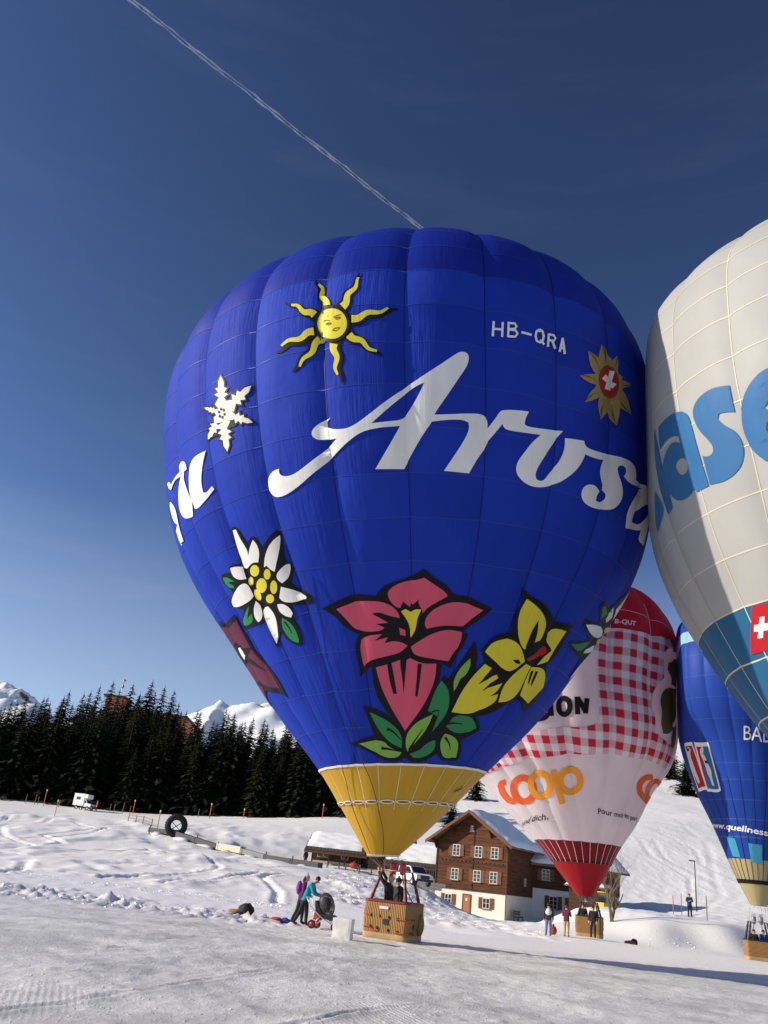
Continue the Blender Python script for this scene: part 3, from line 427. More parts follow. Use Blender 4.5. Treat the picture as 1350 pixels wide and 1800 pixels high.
('BL','leaf_emblem','lgreen',2,1,[[(-28.64,-73.41),(-20.34,-73.05),(-14.55,-73.16),(-12.71,-74.03),(-5.28,-74.94),(-7.04,-75.69),(-14.19,-75.73),(-22.43,-74.55)]]),
('BL','leaf_emblem','lgreen',2,1,[[(-3.72,-73.35),(-3.34,-71.81),(0.36,-69.97),(6.46,-68.73),(5.94,-70.3),(3.94,-72.27),(-1.96,-74.78),(-2.92,-74.25)]]),
('BL','leaf_emblem','green',2,1,[[(-0.65,-75.12),(4.56,-74.53),(7.83,-73.21),(11.34,-72.94),(12.83,-74.09),(10.97,-75.26),(3.09,-75.87)]]),
('BL','leaf_emblem','green',2,1,[[(14.07,-70.56),(14.87,-69.74),(15.65,-68.92),(19.42,-68.34),(25.01,-68.96),(29.39,-70.33),(26.74,-71.41),(19.0,-71.55)]]),
('BL','leaf_emblem','lgreen',2,1,[[(13.89,-72.92),(14.86,-71.72),(19.71,-72.01),(24.86,-73.15),(28.19,-75.31),(20.68,-75.61),(16.08,-74.39)]]),
('BL','leaf_emblem','green',2,1,[[(8.18,-71.67),(8.84,-69.13),(4.1,-68.17),(5.03,-65.28),(6.8,-63.38),(10.24,-64.77),(12.37,-67.11),(11.83,-69.48)]]),
('BL','leaf_emblem','lgreen',2,1,[[(12.41,-65.0),(11.2,-63.38),(12.51,-61.19),(14.93,-59.61),(15.82,-60.8),(14.95,-62.38),(13.49,-62.84),(13.05,-64.19)]]),
('BL','leaf_emblem','black',3,1,[[(-13.23,-71.5),(-11.09,-71.48),(-5.99,-73.1),(-5.82,-73.05),(-10.53,-71.24),(-12.93,-70.96)]]),
('BL','leaf_emblem','black',3,1,[[(-16.64,-74.44),(-11.48,-74.53),(-5.33,-74.9),(-5.29,-74.83),(-11.31,-74.27),(-16.31,-74.0)]]),
('BL','leaf_emblem','black',3,1,[[(-0.78,-74.67),(1.2,-73.12),(3.82,-71.12),(3.61,-71.08),(0.51,-73.0),(-2.02,-74.5)]]),
('BL','leaf_emblem','black',3,1,[[(13.98,-70.38),(16.91,-70.01),(21.67,-70.01),(21.59,-69.93),(16.61,-69.76),(13.33,-69.98)]]),
('BL','leaf_emblem','black',3,1,[[(15.24,-72.41),(19.66,-73.42),(21.61,-74.3),(21.9,-74.3),(20.29,-73.33),(15.98,-72.18)]]),
('BL','leaf_emblem','black',3,1,[[(5.9,-68.49),(8.43,-68.11),(8.73,-69.12),(8.95,-69.14),(8.64,-67.96),(5.51,-68.19)]]),
('BL','yellow_flower_emblem','black',3,1,[[(24.14,-46.76),(27.82,-47.97),(32.2,-48.46),(36.9,-49.95),(39.92,-51.36),(42.32,-51.16),(48.74,-50.57),(48.34,-53.51),(48.89,-56.22),(46.12,-58.73),(52.55,-61.23),(54.22,-63.79),(51.82,-65.61),(51.94,-66.69),(43.44,-64.9),(39.01,-65.23),(36.06,-66.54),(32.96,-67.71),(25.88,-68.73),(15.25,-68.54),(13.33,-68.22),(16.02,-65.01),(17.28,-61.89),(20.33,-60.02),(18.31,-58.35),(17.79,-58.18),(19.62,-56.48),(21.38,-55.37),(26.31,-54.95),(25.03,-51.91),(26.59,-49.52)]]),
('BL','yellow_flower_emblem','yellow',4,1,[[(27.08,-48.54),(30.21,-49.17),(34.42,-50.46),(37.29,-52.19),(37.99,-54.6),(36.54,-56.65),(32.84,-57.17),(29.37,-55.6),(27.17,-53.34),(26.33,-50.89)]]),
('BL','yellow_flower_emblem','yellow',4,1,[[(19.12,-58.31),(20.54,-56.64),(24.39,-55.91),(28.71,-55.88),(32.38,-57.2),(35.37,-58.84),(31.94,-60.92),(27.56,-60.67),(22.52,-59.35)]]),
('BL','yellow_flower_emblem','yellow',4,1,[[(40.9,-55.02),(39.54,-53.42),(41.93,-52.17),(46.93,-52.04),(46.11,-54.73),(45.97,-57.88),(41.92,-59.03),(43.55,-56.85),(43.94,-55.69)]]),
('BL','yellow_flower_emblem','yellow',4,1,[[(32.84,-65.88),(31.03,-63.58),(32.66,-61.47),(36.42,-59.18),(39.43,-59.47),(39.59,-61.54),(40.77,-63.97),(38.02,-65.45)]]),
('BL','yellow_flower_emblem','yellow',4,1,[[(41.96,-64.23),(40.35,-61.54),(39.8,-59.68),(45.24,-59.04),(49.55,-60.15),(52.73,-62.1),(49.63,-65.09)]]),
('BL','yellow_flower_emblem','yellow',4,1,[[(14.04,-68.19),(15.09,-65.05),(17.56,-62.27),(20.48,-60.21),(23.63,-60.82),(21.67,-62.69),(20.67,-63.5),(26.72,-61.75),(27.73,-62.23),(24.07,-64.02),(23.14,-64.61),(30.24,-62.83),(29.71,-64.26),(27.66,-65.2),(30.76,-64.59),(31.38,-65.76),(28.98,-66.89),(22.87,-68.35)]]),
('BL','yellow_flower_emblem','black',5,1,[[(33.08,-57.56),(32.63,-53.56),(33.35,-51.62),(35.09,-53.74),(35.71,-55.52),(38.16,-54.73),(40.94,-54.88),(44.84,-56.02),(43.07,-57.36),(41.18,-58.51),(36.97,-59.15)]]),
('BL','yellow_flower_emblem','red',6,1,[[(35.51,-58.33),(38.47,-57.18),(39.46,-56.07),(41.41,-55.71),(43.05,-56.27),(42.32,-57.25),(38.76,-58.23),(36.76,-58.74)]]),
('BL','yellow_flower_emblem','black',5,1,[[(30.27,-59.02),(32.43,-58.65),(34.12,-59.34),(32.33,-59.47)]]),
('BL','yellow_flower_emblem','black',5,1,[[(40.79,-60.25),(41.85,-60.01),(42.89,-62.25),(42.13,-62.14)]]),
('BL','yellow_flower_emblem','black',5,1,[[(42.78,-59.96),(44.01,-59.9),(44.81,-62.48),(43.48,-61.98)]]),
('BL','edelweiss_emblem_edge','black',0,1,[[(51.47,-53.83),(57.95,-52.72),(64.19,-51.35),(56.58,-50.01),(52.94,-49.08),(58.96,-48.25),(63.59,-47.56),(57.38,-45.33),(58.45,-43.69),(63.51,-44.38),(66.64,-42.86),(71.98,-40.55),(75.52,-35.95),(79.71,-36.77),(80.49,-43.17),(80.78,-47.69),(80.87,-52.7),(73.33,-59.13),(71.88,-54.83),(56.95,-54.66)]]),
('BL','edelweiss_emblem_edge','white',1,1,[[(56.36,-49.45),(59.66,-48.52),(71.94,-47.02),(76.91,-47.78),(72.32,-49.66),(61.29,-50.26)]]),
('BL','edelweiss_emblem_edge','white',1,1,[[(67.75,-54.18),(71.29,-52.31),(74.83,-50.17),(80.87,-50.61)]]),
('BL','edelweiss_emblem_edge','white',1,1,[[(73.22,-58.55),(73.87,-55.46),(80.88,-51.01),(80.91,-53.37)]]),
('BL','edelweiss_emblem_edge','white',1,1,[[(77.81,-43.51),(72.94,-42.27),(78.47,-35.73),(79.91,-37.92),(80.36,-41.48)]]),
('BL','edelweiss_emblem_edge','white',1,1,[[(72.19,-45.76),(66.28,-44.62),(70.98,-42.59),(74.03,-44.0)]]),
('BL','edelweiss_emblem_edge','green',1,1,[[(54.94,-53.81),(67.24,-50.99),(64.98,-53.07),(61.36,-54.23)]]),
('BL','edelweiss_emblem_edge','green',1,1,[[(62.69,-46.76),(59.04,-44.87),(60.7,-44.19),(65.08,-45.15)]]),
('BL','edelweiss_emblem_edge','yellow',2,1,[[(80.61,-45.43),(80.72,-45.93),(80.7,-46.2),(75.43,-46.96),(74.25,-46.68),(74.8,-46.1),(77.74,-45.35),(80.6,-44.95)]]),
('BL','edelweiss_emblem_edge','yellow',2,1,[[(80.54,-44.19),(80.55,-44.71),(80.63,-44.95),(80.63,-44.79),(78.85,-44.67),(80.6,-43.78),(80.53,-43.54),(80.52,-43.71)]]),
('BL','edelweiss_emblem_edge','yellow',2,1,[[(80.79,-48.29),(80.79,-48.8),(80.87,-49.06),(76.06,-49.67),(74.6,-49.41),(75.19,-48.84),(78.7,-48.07),(80.79,-47.83)]]),
('BL','edelweiss_emblem_edge','yellow',2,1,[[(80.75,-46.87),(80.75,-47.39),(80.73,-47.66),(80.83,-47.5),(77.13,-47.68),(78.35,-46.97),(80.75,-46.26),(80.74,-46.41)]]),
('BL','golden_star_emblem','gold',0,1,[[(37.26,-5.2),(35.42,-0.99),(37.29,3.6),(41.22,2.32),(41.55,-2.93)]]),
('BL','golden_star_emblem','golddark',2,1,[[(38.5,-0.16),(39.1,2.45),(37.34,3.36),(38.3,1.5)]]),
('BL','golden_star_emblem','gold',1,1,[[(37.62,-5.46),(33.34,-3.24),(32.88,0.18),(37.22,0.0),(41.31,-2.58)]]),
('BL','golden_star_emblem','golddark',2,1,[[(35.91,-2.05),(35.03,-0.38),(33.04,0.03),(34.84,-1.03)]]),
('BL','golden_star_emblem','gold',0,1,[[(39.08,-5.05),(33.21,-6.71),(30.54,-5.87),(34.05,-4.15),(40.4,-2.63)]]),
('BL','golden_star_emblem','golddark',2,1,[[(34.48,-5.2),(32.6,-5.11),(30.76,-5.84),(32.88,-5.38)]]),
('BL','golden_star_emblem','gold',1,1,[[(40.83,-4.08),(35.67,-8.94),(32.0,-10.85),(33.54,-7.9),(38.39,-3.82)]]),
('BL','golden_star_emblem','golddark',2,1,[[(35.19,-7.75),(33.17,-9.14),(32.18,-10.68),(33.76,-8.98)]]),
('BL','golden_star_emblem','gold',0,1,[[(41.44,-3.39),(40.8,-8.44),(36.73,-12.81),(35.38,-10.03),(37.41,-4.73)]]),
('BL','golden_star_emblem','golddark',2,1,[[(37.78,-8.63),(36.35,-10.97),(36.8,-12.57),(37.07,-10.4)]]),
('BL','golden_star_emblem','gold',1,1,[[(41.66,-2.83),(43.75,-7.51),(42.39,-11.95),(38.29,-10.26),(37.11,-5.32)]]),
('BL','golden_star_emblem','golddark',2,1,[[(41.05,-7.92),(40.94,-10.33),(42.31,-11.71),(41.34,-9.67)]]),
('BL','golden_star_emblem','gold',0,1,[[(41.28,-2.51),(46.34,-4.41),(47.84,-7.5),(42.19,-7.97),(37.66,-5.53)]]),
('BL','golden_star_emblem','golddark',2,1,[[(43.13,-6.08),(44.41,-7.6),(47.51,-7.43),(44.55,-6.96)]]),
('BL','golden_star_emblem','gold',1,1,[[(39.84,-3.08),(44.37,-1.29),(48.27,-0.69),(44.06,-3.41),(39.51,-4.7)]]),
('BL','golden_star_emblem','golddark',2,1,[[(43.39,-2.73),(45.5,-2.27),(47.92,-0.84),(45.07,-2.18)]]),
('BL','golden_star_emblem','gold',0,1,[[(37.87,-4.47),(40.04,0.38),(42.88,3.63),(43.18,0.81),(41.13,-3.55)]]),
('BL','golden_star_emblem','golddark',2,1,[[(41.48,-0.08),(42.7,1.8),(42.78,3.4),(42.15,1.38)]]),
('BL','golden_star_emblem','gold',3,0,[[(43.43,-2.44),(44.16,-3.54),(42.68,-4.85),(42.42,-6.46),(41.07,-6.7),(39.67,-8.33),(37.96,-8.03),(36.16,-8.94),(35.86,-7.6),(34.48,-7.42),(35.15,-5.85),(34.49,-4.77),(35.88,-3.52),(36.2,-1.89),(38.04,-1.28),(39.95,0.8),(41.17,0.23),(42.59,0.95),(42.78,-0.54),(44.25,-0.68)]]),
('BL','golden_star_emblem','golddark',4,1,[[(43.0,-2.02),(43.03,-3.3),(42.69,-4.6),(42.06,-5.73),(41.25,-6.54),(40.17,-7.04),(38.33,-7.55),(37.08,-7.35),(36.22,-6.68),(35.77,-5.66),(35.71,-4.44),(36.07,-3.16),(36.84,-1.95),(38.01,-0.87),(39.74,0.13),(41.1,0.41),(41.93,-0.07),(42.61,-0.9)]]),
('BL','golden_star_emblem','swissred',5,1,[[(42.54,-2.24),(42.57,-3.36),(42.3,-4.48),(41.78,-5.45),(41.11,-6.14),(40.15,-6.6),(38.54,-7.05),(37.42,-6.89),(36.66,-6.31),(36.25,-5.43),(36.2,-4.36),(36.51,-3.24),(37.19,-2.17),(38.22,-1.22),(39.71,-0.35),(40.96,-0.07),(41.66,-0.51),(42.22,-1.25)]]),
('BL','golden_star_emblem','white',6,0,[[(36.66,-4.33),(41.11,-4.48),(42.14,-3.19),(38.1,-2.76)]]),
('BL','golden_star_emblem','white',7,0,[[(39.95,-0.87),(37.53,-6.16),(40.14,-5.28),(41.7,-0.5)]]),
('CO','gingham_print','gingham',0,1,[[(-8.42,-8.32),(1.13,0.48),(11.38,9.65),(23.65,11.04),(39.16,12.29),(63.11,16.05),(60.54,13.35),(46.26,9.12),(41.95,5.14),(44.06,-4.42),(37.53,-10.17),(35.34,-18.4),(37.49,-21.19),(37.1,-27.94),(46.71,-30.14),(61.49,-31.61),(65.4,-40.89),(41.02,-39.94),(21.67,-39.8),(6.65,-40.45),(-7.0,-41.91),(-21.3,-43.36),(-36.79,-45.73),(-56.18,-48.95),(-79.95,-51.42),(-62.47,-46.42),(-40.84,-40.28),(-24.17,-32.8),(-13.22,-31.66),(-2.74,-30.5),(3.76,-28.97),(5.89,-26.6),(7.24,-3.52),(5.08,-1.44)]]),
('CO','berry_print','olive',0,1,[[(60.58,8.17),(46.75,2.69),(46.47,-0.26),(53.05,-3.07),(62.27,-4.65),(62.11,1.37)]]),
('CO','berry_print','olive',0,1,[[(43.05,-10.4),(40.68,-15.09),(42.01,-18.89),(40.38,-23.84),(42.58,-27.41),(48.34,-26.59),(59.45,-20.77),(63.47,-14.83),(63.21,-4.8),(47.86,-7.56)]]),
('CO','berry_print','olive',0,1,[[(61.17,-21.02),(51.44,-27.35),(53.65,-30.64),(60.51,-31.13),(61.31,-27.29)]]),
('CO','shop_lettering','orangered',0,1,[[(-58.46,-53.62),(-65.7,-54.02),(-78.15,-57.62),(-80.52,-60.3),(-78.56,-62.75),(-66.18,-63.19),(-57.57,-61.75),(-60.48,-60.24),(-63.34,-61.05),(-65.55,-60.68),(-67.08,-59.08),(-65.69,-56.94),(-62.95,-55.66),(-61.46,-56.0)]]),
('CO','shop_lettering','orangered',1,1,[[(-35.45,-56.69),(-36.56,-58.41),(-38.79,-60.04),(-42.19,-61.49),(-46.55,-62.61),(-51.84,-63.43),(-56.93,-63.6),(-60.47,-62.96),(-62.87,-61.97),(-63.44,-60.62),(-62.14,-59.0),(-59.53,-57.3),(-56.44,-55.83),(-51.82,-54.06),(-47.15,-52.49),(-43.36,-51.7),(-40.2,-51.57),(-37.78,-52.16),(-36.16,-53.36),(-35.36,-54.95)],[(-40.89,-57.16),(-41.97,-58.43),(-43.91,-59.59),(-46.52,-60.47),(-49.51,-61.01),(-52.59,-61.22),(-55.06,-60.99),(-55.64,-60.06),(-55.26,-58.99),(-53.29,-57.59),(-50.35,-56.11),(-47.52,-55.04),(-44.97,-54.48),(-42.88,-54.48),(-41.41,-55.0),(-40.72,-55.95)]]),
('CO','shop_lettering','orange',2,1,[[(-22.64,-54.97),(-23.65,-56.84),(-25.59,-58.57),(-28.43,-60.1),(-32.12,-61.47),(-35.48,-61.64),(-38.72,-61.46),(-41.36,-60.88),(-42.96,-59.85),(-43.3,-58.42),(-42.41,-56.71),(-40.52,-54.86),(-37.99,-53.09),(-35.27,-51.72),(-32.64,-51.06),(-29.4,-49.94),(-26.75,-49.68),(-24.69,-50.26),(-23.26,-51.47),(-22.54,-53.11)],[(-27.23,-55.57),(-28.15,-56.93),(-29.81,-58.22),(-32.1,-59.35),(-34.13,-59.51),(-35.92,-59.25),(-37.17,-58.62),(-37.63,-57.65),(-37.24,-56.45),(-36.12,-55.21),(-34.55,-54.17),(-32.82,-53.58),(-30.71,-52.92),(-28.88,-52.75),(-27.64,-53.26),(-27.07,-54.27)]]),
('CO','shop_lettering','orange',3,1,[[(-2.99,-53.19),(-3.59,-55.13),(-5.07,-56.89),(-7.32,-58.4),(-10.12,-59.57),(-13.29,-59.57),(-16.16,-59.26),(-18.45,-58.54),(-19.92,-57.37),(-20.43,-55.81),(-20.0,-53.97),(-18.78,-52.01),(-16.99,-50.17),(-14.82,-48.73),(-12.42,-47.95),(-9.87,-48.06),(-7.69,-47.75),(-5.78,-48.29),(-4.25,-49.53),(-3.26,-51.24)],[(-6.95,-53.71),(-7.51,-55.1),(-8.71,-56.39),(-10.43,-57.23),(-12.39,-57.27),(-14.14,-56.94),(-15.41,-56.23),(-16.0,-55.17),(-15.87,-53.88),(-15.08,-52.56),(-13.8,-51.44),(-12.21,-50.79),(-10.47,-50.77),(-8.93,-50.89),(-7.76,-51.38),(-7.06,-52.39)]]),
('CO','shop_lettering','orange',4,0,[[(-22.18,-49.79),(-23.31,-62.95),(-18.33,-62.27),(-18.42,-48.96)]]),
('CO','shop_lettering_partial','orangered',0,1,[[(46.07,-44.97),(39.76,-45.87),(36.83,-49.35),(37.25,-53.26),(42.11,-56.19),(57.94,-58.0),(69.96,-57.91),(72.39,-55.12),(60.77,-55.47),(47.02,-54.38),(42.49,-52.47),(41.7,-50.06),(44.13,-48.07),(50.07,-47.65)]]),
('CO','shop_lettering_partial','orangered',1,1,[[(72.65,-49.82),(72.58,-51.46),(72.48,-53.04),(72.35,-54.44),(72.43,-55.53),(68.91,-56.37),(60.72,-56.53),(57.74,-56.09),(50.03,-54.58),(47.88,-53.07),(46.89,-51.41),(46.91,-49.76),(47.91,-48.29),(50.03,-47.14),(58.24,-46.66),(60.47,-46.14),(64.6,-46.05),(72.52,-46.03),(72.61,-46.98),(72.52,-48.29)],[(72.71,-50.51),(72.6,-51.78),(72.46,-52.93),(72.53,-53.79),(67.15,-54.47),(62.75,-54.46),(60.58,-53.92),(59.38,-52.99),(58.81,-51.81),(58.75,-50.55),(59.16,-49.42),(60.05,-48.6),(61.54,-48.2),(64.03,-48.26),(69.34,-48.61),(72.61,-49.33)]]),
('CO','word_lettering','black',0,0,[[(-16.14,-22.95),(-16.66,-27.31),(-13.86,-27.13),(-13.4,-22.75)]]),
('CO','word_lettering','black',1,0,[[(0.11,-19.53),(-1.37,-25.27),(0.78,-25.29),(2.25,-19.54)]]),
('CO','word_lettering','black',1,0,[[(-4.07,-19.42),(-4.65,-26.04),(-2.5,-25.74),(-1.96,-19.14)]]),
('CO','word_lettering','black',1,0,[[(-3.89,-20.15),(-0.89,-25.49),(1.12,-24.37),(-1.95,-19.02)]]),
('CO','word_lettering','black',2,1,[[(-5.2,-23.13),(-5.56,-24.4),(-6.22,-25.59),(-7.14,-26.6),(-8.23,-27.34),(-9.37,-27.75),(-10.52,-27.59),(-11.5,-26.95),(-12.18,-26.03),(-12.51,-24.9),(-12.47,-23.65),(-12.07,-22.41),(-11.34,-21.28),(-10.35,-20.38),(-9.24,-19.72),(-8.13,-19.39),(-7.08,-19.48),(-6.19,-19.97),(-5.54,-20.8),(-5.2,-21.89)],[(-7.41,-23.39),(-7.63,-24.19),(-8.01,-24.89),(-8.51,-25.41),(-9.04,-25.65),(-9.52,-25.58),(-9.89,-25.19),(-10.09,-24.51),(-10.07,-23.73),(-9.82,-22.96),(-9.43,-22.22),(-8.94,-21.71),(-8.42,-21.48),(-7.94,-21.58),(-7.58,-21.98),(-7.4,-22.61)]]),
('CO','word_lettering','black',3,1,[[(-23.01,-26.99),(-21.31,-29.47),(-17.17,-28.65),(-15.32,-26.76),(-16.98,-25.82),(-17.99,-27.09),(-20.06,-27.69),(-20.94,-25.86)]]),
('RB','bottom_patch','cyan',0,0,[[(-73.27,-77.54),(-56.58,-77.83),(-55.23,-81.12),(-73.57,-80.95)]]),
('RB','bottom_patch','cyan',0,0,[[(-35.44,-78.58),(-12.85,-78.73),(-13.1,-81.88),(-34.1,-81.64)]]),
('RB','sport_badge','white',0,1,[[(-86.84,-42.76),(-72.61,-43.13),(-73.57,-64.49),(-95.32,-64.85)]]),
('RB','sport_badge','swissred',1,1,[[(-85.91,-44.8),(-74.28,-45.04),(-75.3,-63.37),(-90.95,-63.65)]]),
('RB','sport_badge','white',0,1,[[(-70.73,-43.69),(-56.15,-44.66),(-56.32,-64.96),(-59.54,-65.8),(-76.09,-65.13)]]),
('RB','sport_badge','swissred',1,1,[[(-69.92,-46.16),(-57.75,-46.92),(-57.95,-64.24),(-60.08,-64.77),(-73.29,-64.22)]]),
('RB','sport_badge','badgeblue',2,1,[[(-63.07,-46.38),(-57.75,-46.92),(-57.95,-64.24),(-60.08,-64.77),(-73.29,-64.22)]]),
('RB','sport_badge','cream',3,1,[[(-65.25,-47.27),(-62.43,-46.39),(-62.13,-47.93),(-64.39,-49.97),(-62.9,-51.88),(-62.95,-54.73),(-60.66,-57.21),(-62.37,-60.47),(-62.52,-63.54),(-65.04,-63.17),(-65.12,-60.42),(-66.74,-58.95),(-66.13,-55.87),(-66.67,-53.35),(-67.5,-51.1),(-67.24,-49.2)]]),
('RB','sport_badge','black',4,1,[[(-65.21,-53.21),(-62.14,-53.66),(-62.54,-54.74),(-65.31,-54.41)]]),
('RB','sport_badge','cream',3,1,[[(-84.25,-45.98),(-79.26,-45.3),(-77.83,-47.2),(-82.92,-50.33),(-82.94,-53.58),(-82.99,-56.94),(-82.34,-61.52),(-85.8,-62.33),(-88.18,-59.7),(-89.04,-56.1),(-87.97,-51.26),(-87.77,-48.27)]]),
('RB','sport_badge','black',4,1,[[(-80.23,-47.11),(-82.35,-47.84),(-83.8,-47.87),(-84.86,-47.41),(-84.59,-46.69),(-83.29,-46.14),(-81.78,-46.08),(-79.91,-46.36)]]),
('WH','brand_lettering','midblue',0,1,[[(-60.92,-12.02),(-64.44,-10.99),(-67.74,-11.24),(-69.85,-12.53),(-70.48,-14.55),(-69.65,-17.7),(-67.74,-20.76),(-67.24,-22.29),(-68.07,-23.3),(-69.54,-23.17),(-70.58,-22.53),(-70.8,-28.48),(-66.73,-29.21),(-63.21,-28.48),(-61.34,-26.6),(-60.77,-23.86),(-61.6,-21.0),(-63.87,-18.81),(-64.73,-17.35),(-64.14,-16.5),(-62.82,-16.7),(-60.96,-17.45)]]),
('WH','brand_lettering','midblue',0,1,[[(-82.24,-10.83),(-79.14,-10.71),(-74.7,-10.75),(-71.94,-12.67),(-71.34,-15.08),(-71.46,-20.57),(-71.19,-28.57),(-75.66,-28.36),(-75.6,-27.47),(-77.68,-28.47),(-81.22,-28.17),(-83.86,-26.26),(-85.43,-23.14),(-84.7,-19.95),(-82.79,-17.83),(-79.83,-16.54),(-77.8,-16.29),(-76.06,-17.36),(-76.05,-15.92),(-77.7,-15.13),(-80.3,-14.83),(-83.45,-15.51)],[(-76.76,-20.39),(-78.36,-20.38),(-79.4,-21.36),(-79.04,-22.96),(-77.63,-23.9),(-76.14,-23.51),(-75.67,-22.3),(-75.79,-21.06)]]),
('WH','brand_lettering','midblue',1,1,[[(-84.54,-9.59),(-83.86,-15.31),(-85.0,-28.15),(-88.71,-28.4),(-89.55,-22.48),(-87.74,-16.48)]]),
('WH','brand_lettering','midblue',2,1,[[(-92.08,-21.19),(-89.91,-25.41),(-91.39,-27.77),(-97.77,-29.0),(-97.27,-26.29)]]),
('WH','brand_lettering','midblue',3,1,[[(-52.77,-11.98),(-55.02,-12.54),(-57.66,-14.4),(-59.55,-17.03),(-60.21,-20.65),(-59.79,-24.2),(-58.41,-26.73),(-56.35,-28.75),(-53.91,-29.62),(-50.78,-28.9),(-51.14,-26.48),(-53.83,-25.3),(-55.33,-23.21),(-54.78,-21.77),(-49.92,-22.12),(-48.6,-18.97),(-48.75,-15.33),(-50.63,-12.82)],[(-53.92,-18.19),(-54.59,-18.97),(-54.32,-19.68),(-52.45,-19.72),(-51.9,-17.88),(-52.77,-17.17)]]),
('WH','flag_print','swissred',0,0,[[(-71.08,-52.01),(-64.5,-52.41),(-58.15,-52.84),(-62.99,-60.55),(-70.75,-60.12),(-80.13,-59.69)]]),
('WH','flag_print','white',1,0,[[(-70.15,-54.23),(-68.38,-54.31),(-69.51,-55.46),(-67.17,-55.6),(-68.06,-56.72),(-70.82,-56.57),(-72.08,-57.7),(-74.61,-57.66),(-72.79,-56.51),(-74.87,-56.43),(-73.41,-55.3),(-71.39,-55.36)]]),
]
TEXTS=[
('CO', 'registration_lettering', 'B-QUT', 'white', 0.02, [(14.28, 14.96), (24.02, 15.35), (23.84, 12.74), (14.19, 12.59)]),
('CO', 'slogan_lettering', 'ich und dich.', 'black', 0.01, [(-82.21, -69.72), (-36.0, -65.97), (-38.57, -68.44), (-102.22, -71.4)]),
('CO', 'slogan_lettering', 'Pour moi et pour t', 'black', 0.01, [(6.93, -63.19), (57.91, -63.85), (63.12, -65.89), (7.62, -65.92)]),
('RB', 'name_lettering', 'BAD', 'white', 0.0, [(-26.79, -34.78), (-8.23, -35.53), (-6.94, -44.33), (-27.69, -43.23)]),
('RB', 'web_lettering', 'www.quellness-golf', 'white', 0.02, [(-101.48, -74.02), (23.83, -76.06), (29.07, -77.88), (-114.39, -75.72)]),
]
ROPES=[[(-31.84,-43.66),(-33.69,-55.98),(-35.95,-64.3),(-43.96,-75.32),(-50.13,-82.59),(-44.28,-87.37)],[(-31.27,-43.91),(-29.38,-58.9),(-28.36,-67.23),(-28.55,-76.38),(-20.01,-82.31),(-5.73,-87.64)]]

CONTRAIL=((-2864.0, 4977.0, 7000.0),(323.0, 7674.0, 7000.0))

# ================================================================ terrain
def vnoise(x, y, seed=0):
    """smooth value noise, numpy."""
    xi, yi = np.floor(x).astype(np.int64), np.floor(y).astype(np.int64)
    fx, fy = x - xi, y - yi
    fx, fy = fx * fx * (3 - 2 * fx), fy * fy * (3 - 2 * fy)
    def h(a, b):
        n = (a * 374761393 + b * 668265263 + seed * 974634707) & 0x7fffffff
        n = ((n ^ (n >> 13)) * 1274126177) & 0x7fffffff
        return ((n ^ (n >> 16)) & 0xffff) / 65535.0
    return (h(xi, yi) * (1 - fx) + h(xi + 1, yi) * fx) * (1 - fy) + (h(xi, yi + 1) * (1 - fx) + h(xi + 1, yi + 1) * fx) * fy
def fbm(x, y, o=4, seed=0):
    s, a, t = 0, 1.0, 0
    for k in range(o):
        s = s + a * (vnoise(x * 2 ** k, y * 2 ** k, seed + k) - .5); t += a; a *= .5
    return s / t * 2
TERRAIN = [(x, y, 0.0) for x in (-26, -10, 6, 22) for y in (-30, -8, 8, 20, 30)] + [(x, y, 0) for x in (-90, 90) for y in (-30, 10)] + [
    (-4, 36, 0), (2, 38, 0), (8, 45, 0), (12.2, 53, 0), (15.5, 56, .12), (20, 58, -.3), (23.5, 50.5, .03), (30.5, 62, -.3), (40, 60, -.4), (42, 40, -.1), (10, 62, -.05), (7, 56, .05),
    (-12.5, 34, .1), (-25, 33, .15), (-30, 80, 1.1), (-44, 115, 4.1), (-59, 150, 7.6), (-43, 150, 7.8), (-26, 150, 8.5), (-11, 150, 9.9), (.7, 150, 11.1), (-8.2, 120, 5.4), (-15.6, 70, 1.9),
    (-21, 108, 4.1), (-6.2, 65, 1.65), (-14, 50, .75), (-25, 52, .5), (-4, 50, .7), (1, 50, .55), (-4, 110, 2.9), (3, 108, 2.9), (1.6, 62, 1.35), (3.9, 60, .6), (7.5, 88, 1.95), (3, 90, 2.2), (10.8, 103, .6), (13, 97, -.35), (17.9, 96, -.45), (10, 78, .2), (16, 75, -.2),
    (22, 100, -.3), (31, 104, 1.0), (20, 66, .9), (24, 80, 1.9), (29, 75, 1.3), (37.6, 95, 2.45), (40, 125, 5.9), (33, 130, 8.0), (60, 170, 17.7), (45, 75, .8), (60, 90, 2.6),
    (38, 260, 31), (128, 330, 59), (33, 230, 24), (106, 270, 37), (114, 300, 46), (12, 150, 11.5), (16, 190, 16), (200, 420, 95), (60, 420, 75), (90, 130, 9), (140, 180, 20),
    (-60, 185, 12), (-30, 190, 14), (0, 190, 15), (-90, 300, 30), (-60, 300, 32), (-20, 300, 28), (-120, 230, 14), (-100, 130, 5), (-140, 300, 20), (-100, 60, 1.5), (0, 420, 34), (-150, 430, 18), (230, 250, 35), (300, 430, 110), (-330, 430, 10), (-300, 200, 6), (130, 60, 1),
    (12, 85, -.1), (15, 90, -.4), (18, 85, -.3), (20, 92, -.45), (12, 70, 0), (14, 95, -.5), (11.5, 94, -.35), (16, 62, 0), (9, 93, 1.2), (8, 68, .1), (6, 74, .9)]
_tp = np.array(TERRAIN, float)
_sc = 50.0
def _tps(d2):
    return np.where(d2 > 1e-12, d2 * np.log(np.maximum(d2, 1e-12)) * .5, 0)
_P = _tp[:, :2] / _sc
_n = len(_P)
_K = _tps(((_P[:, None] - _P[None]) ** 2).sum(-1)) + 1e-3 * np.eye(_n)
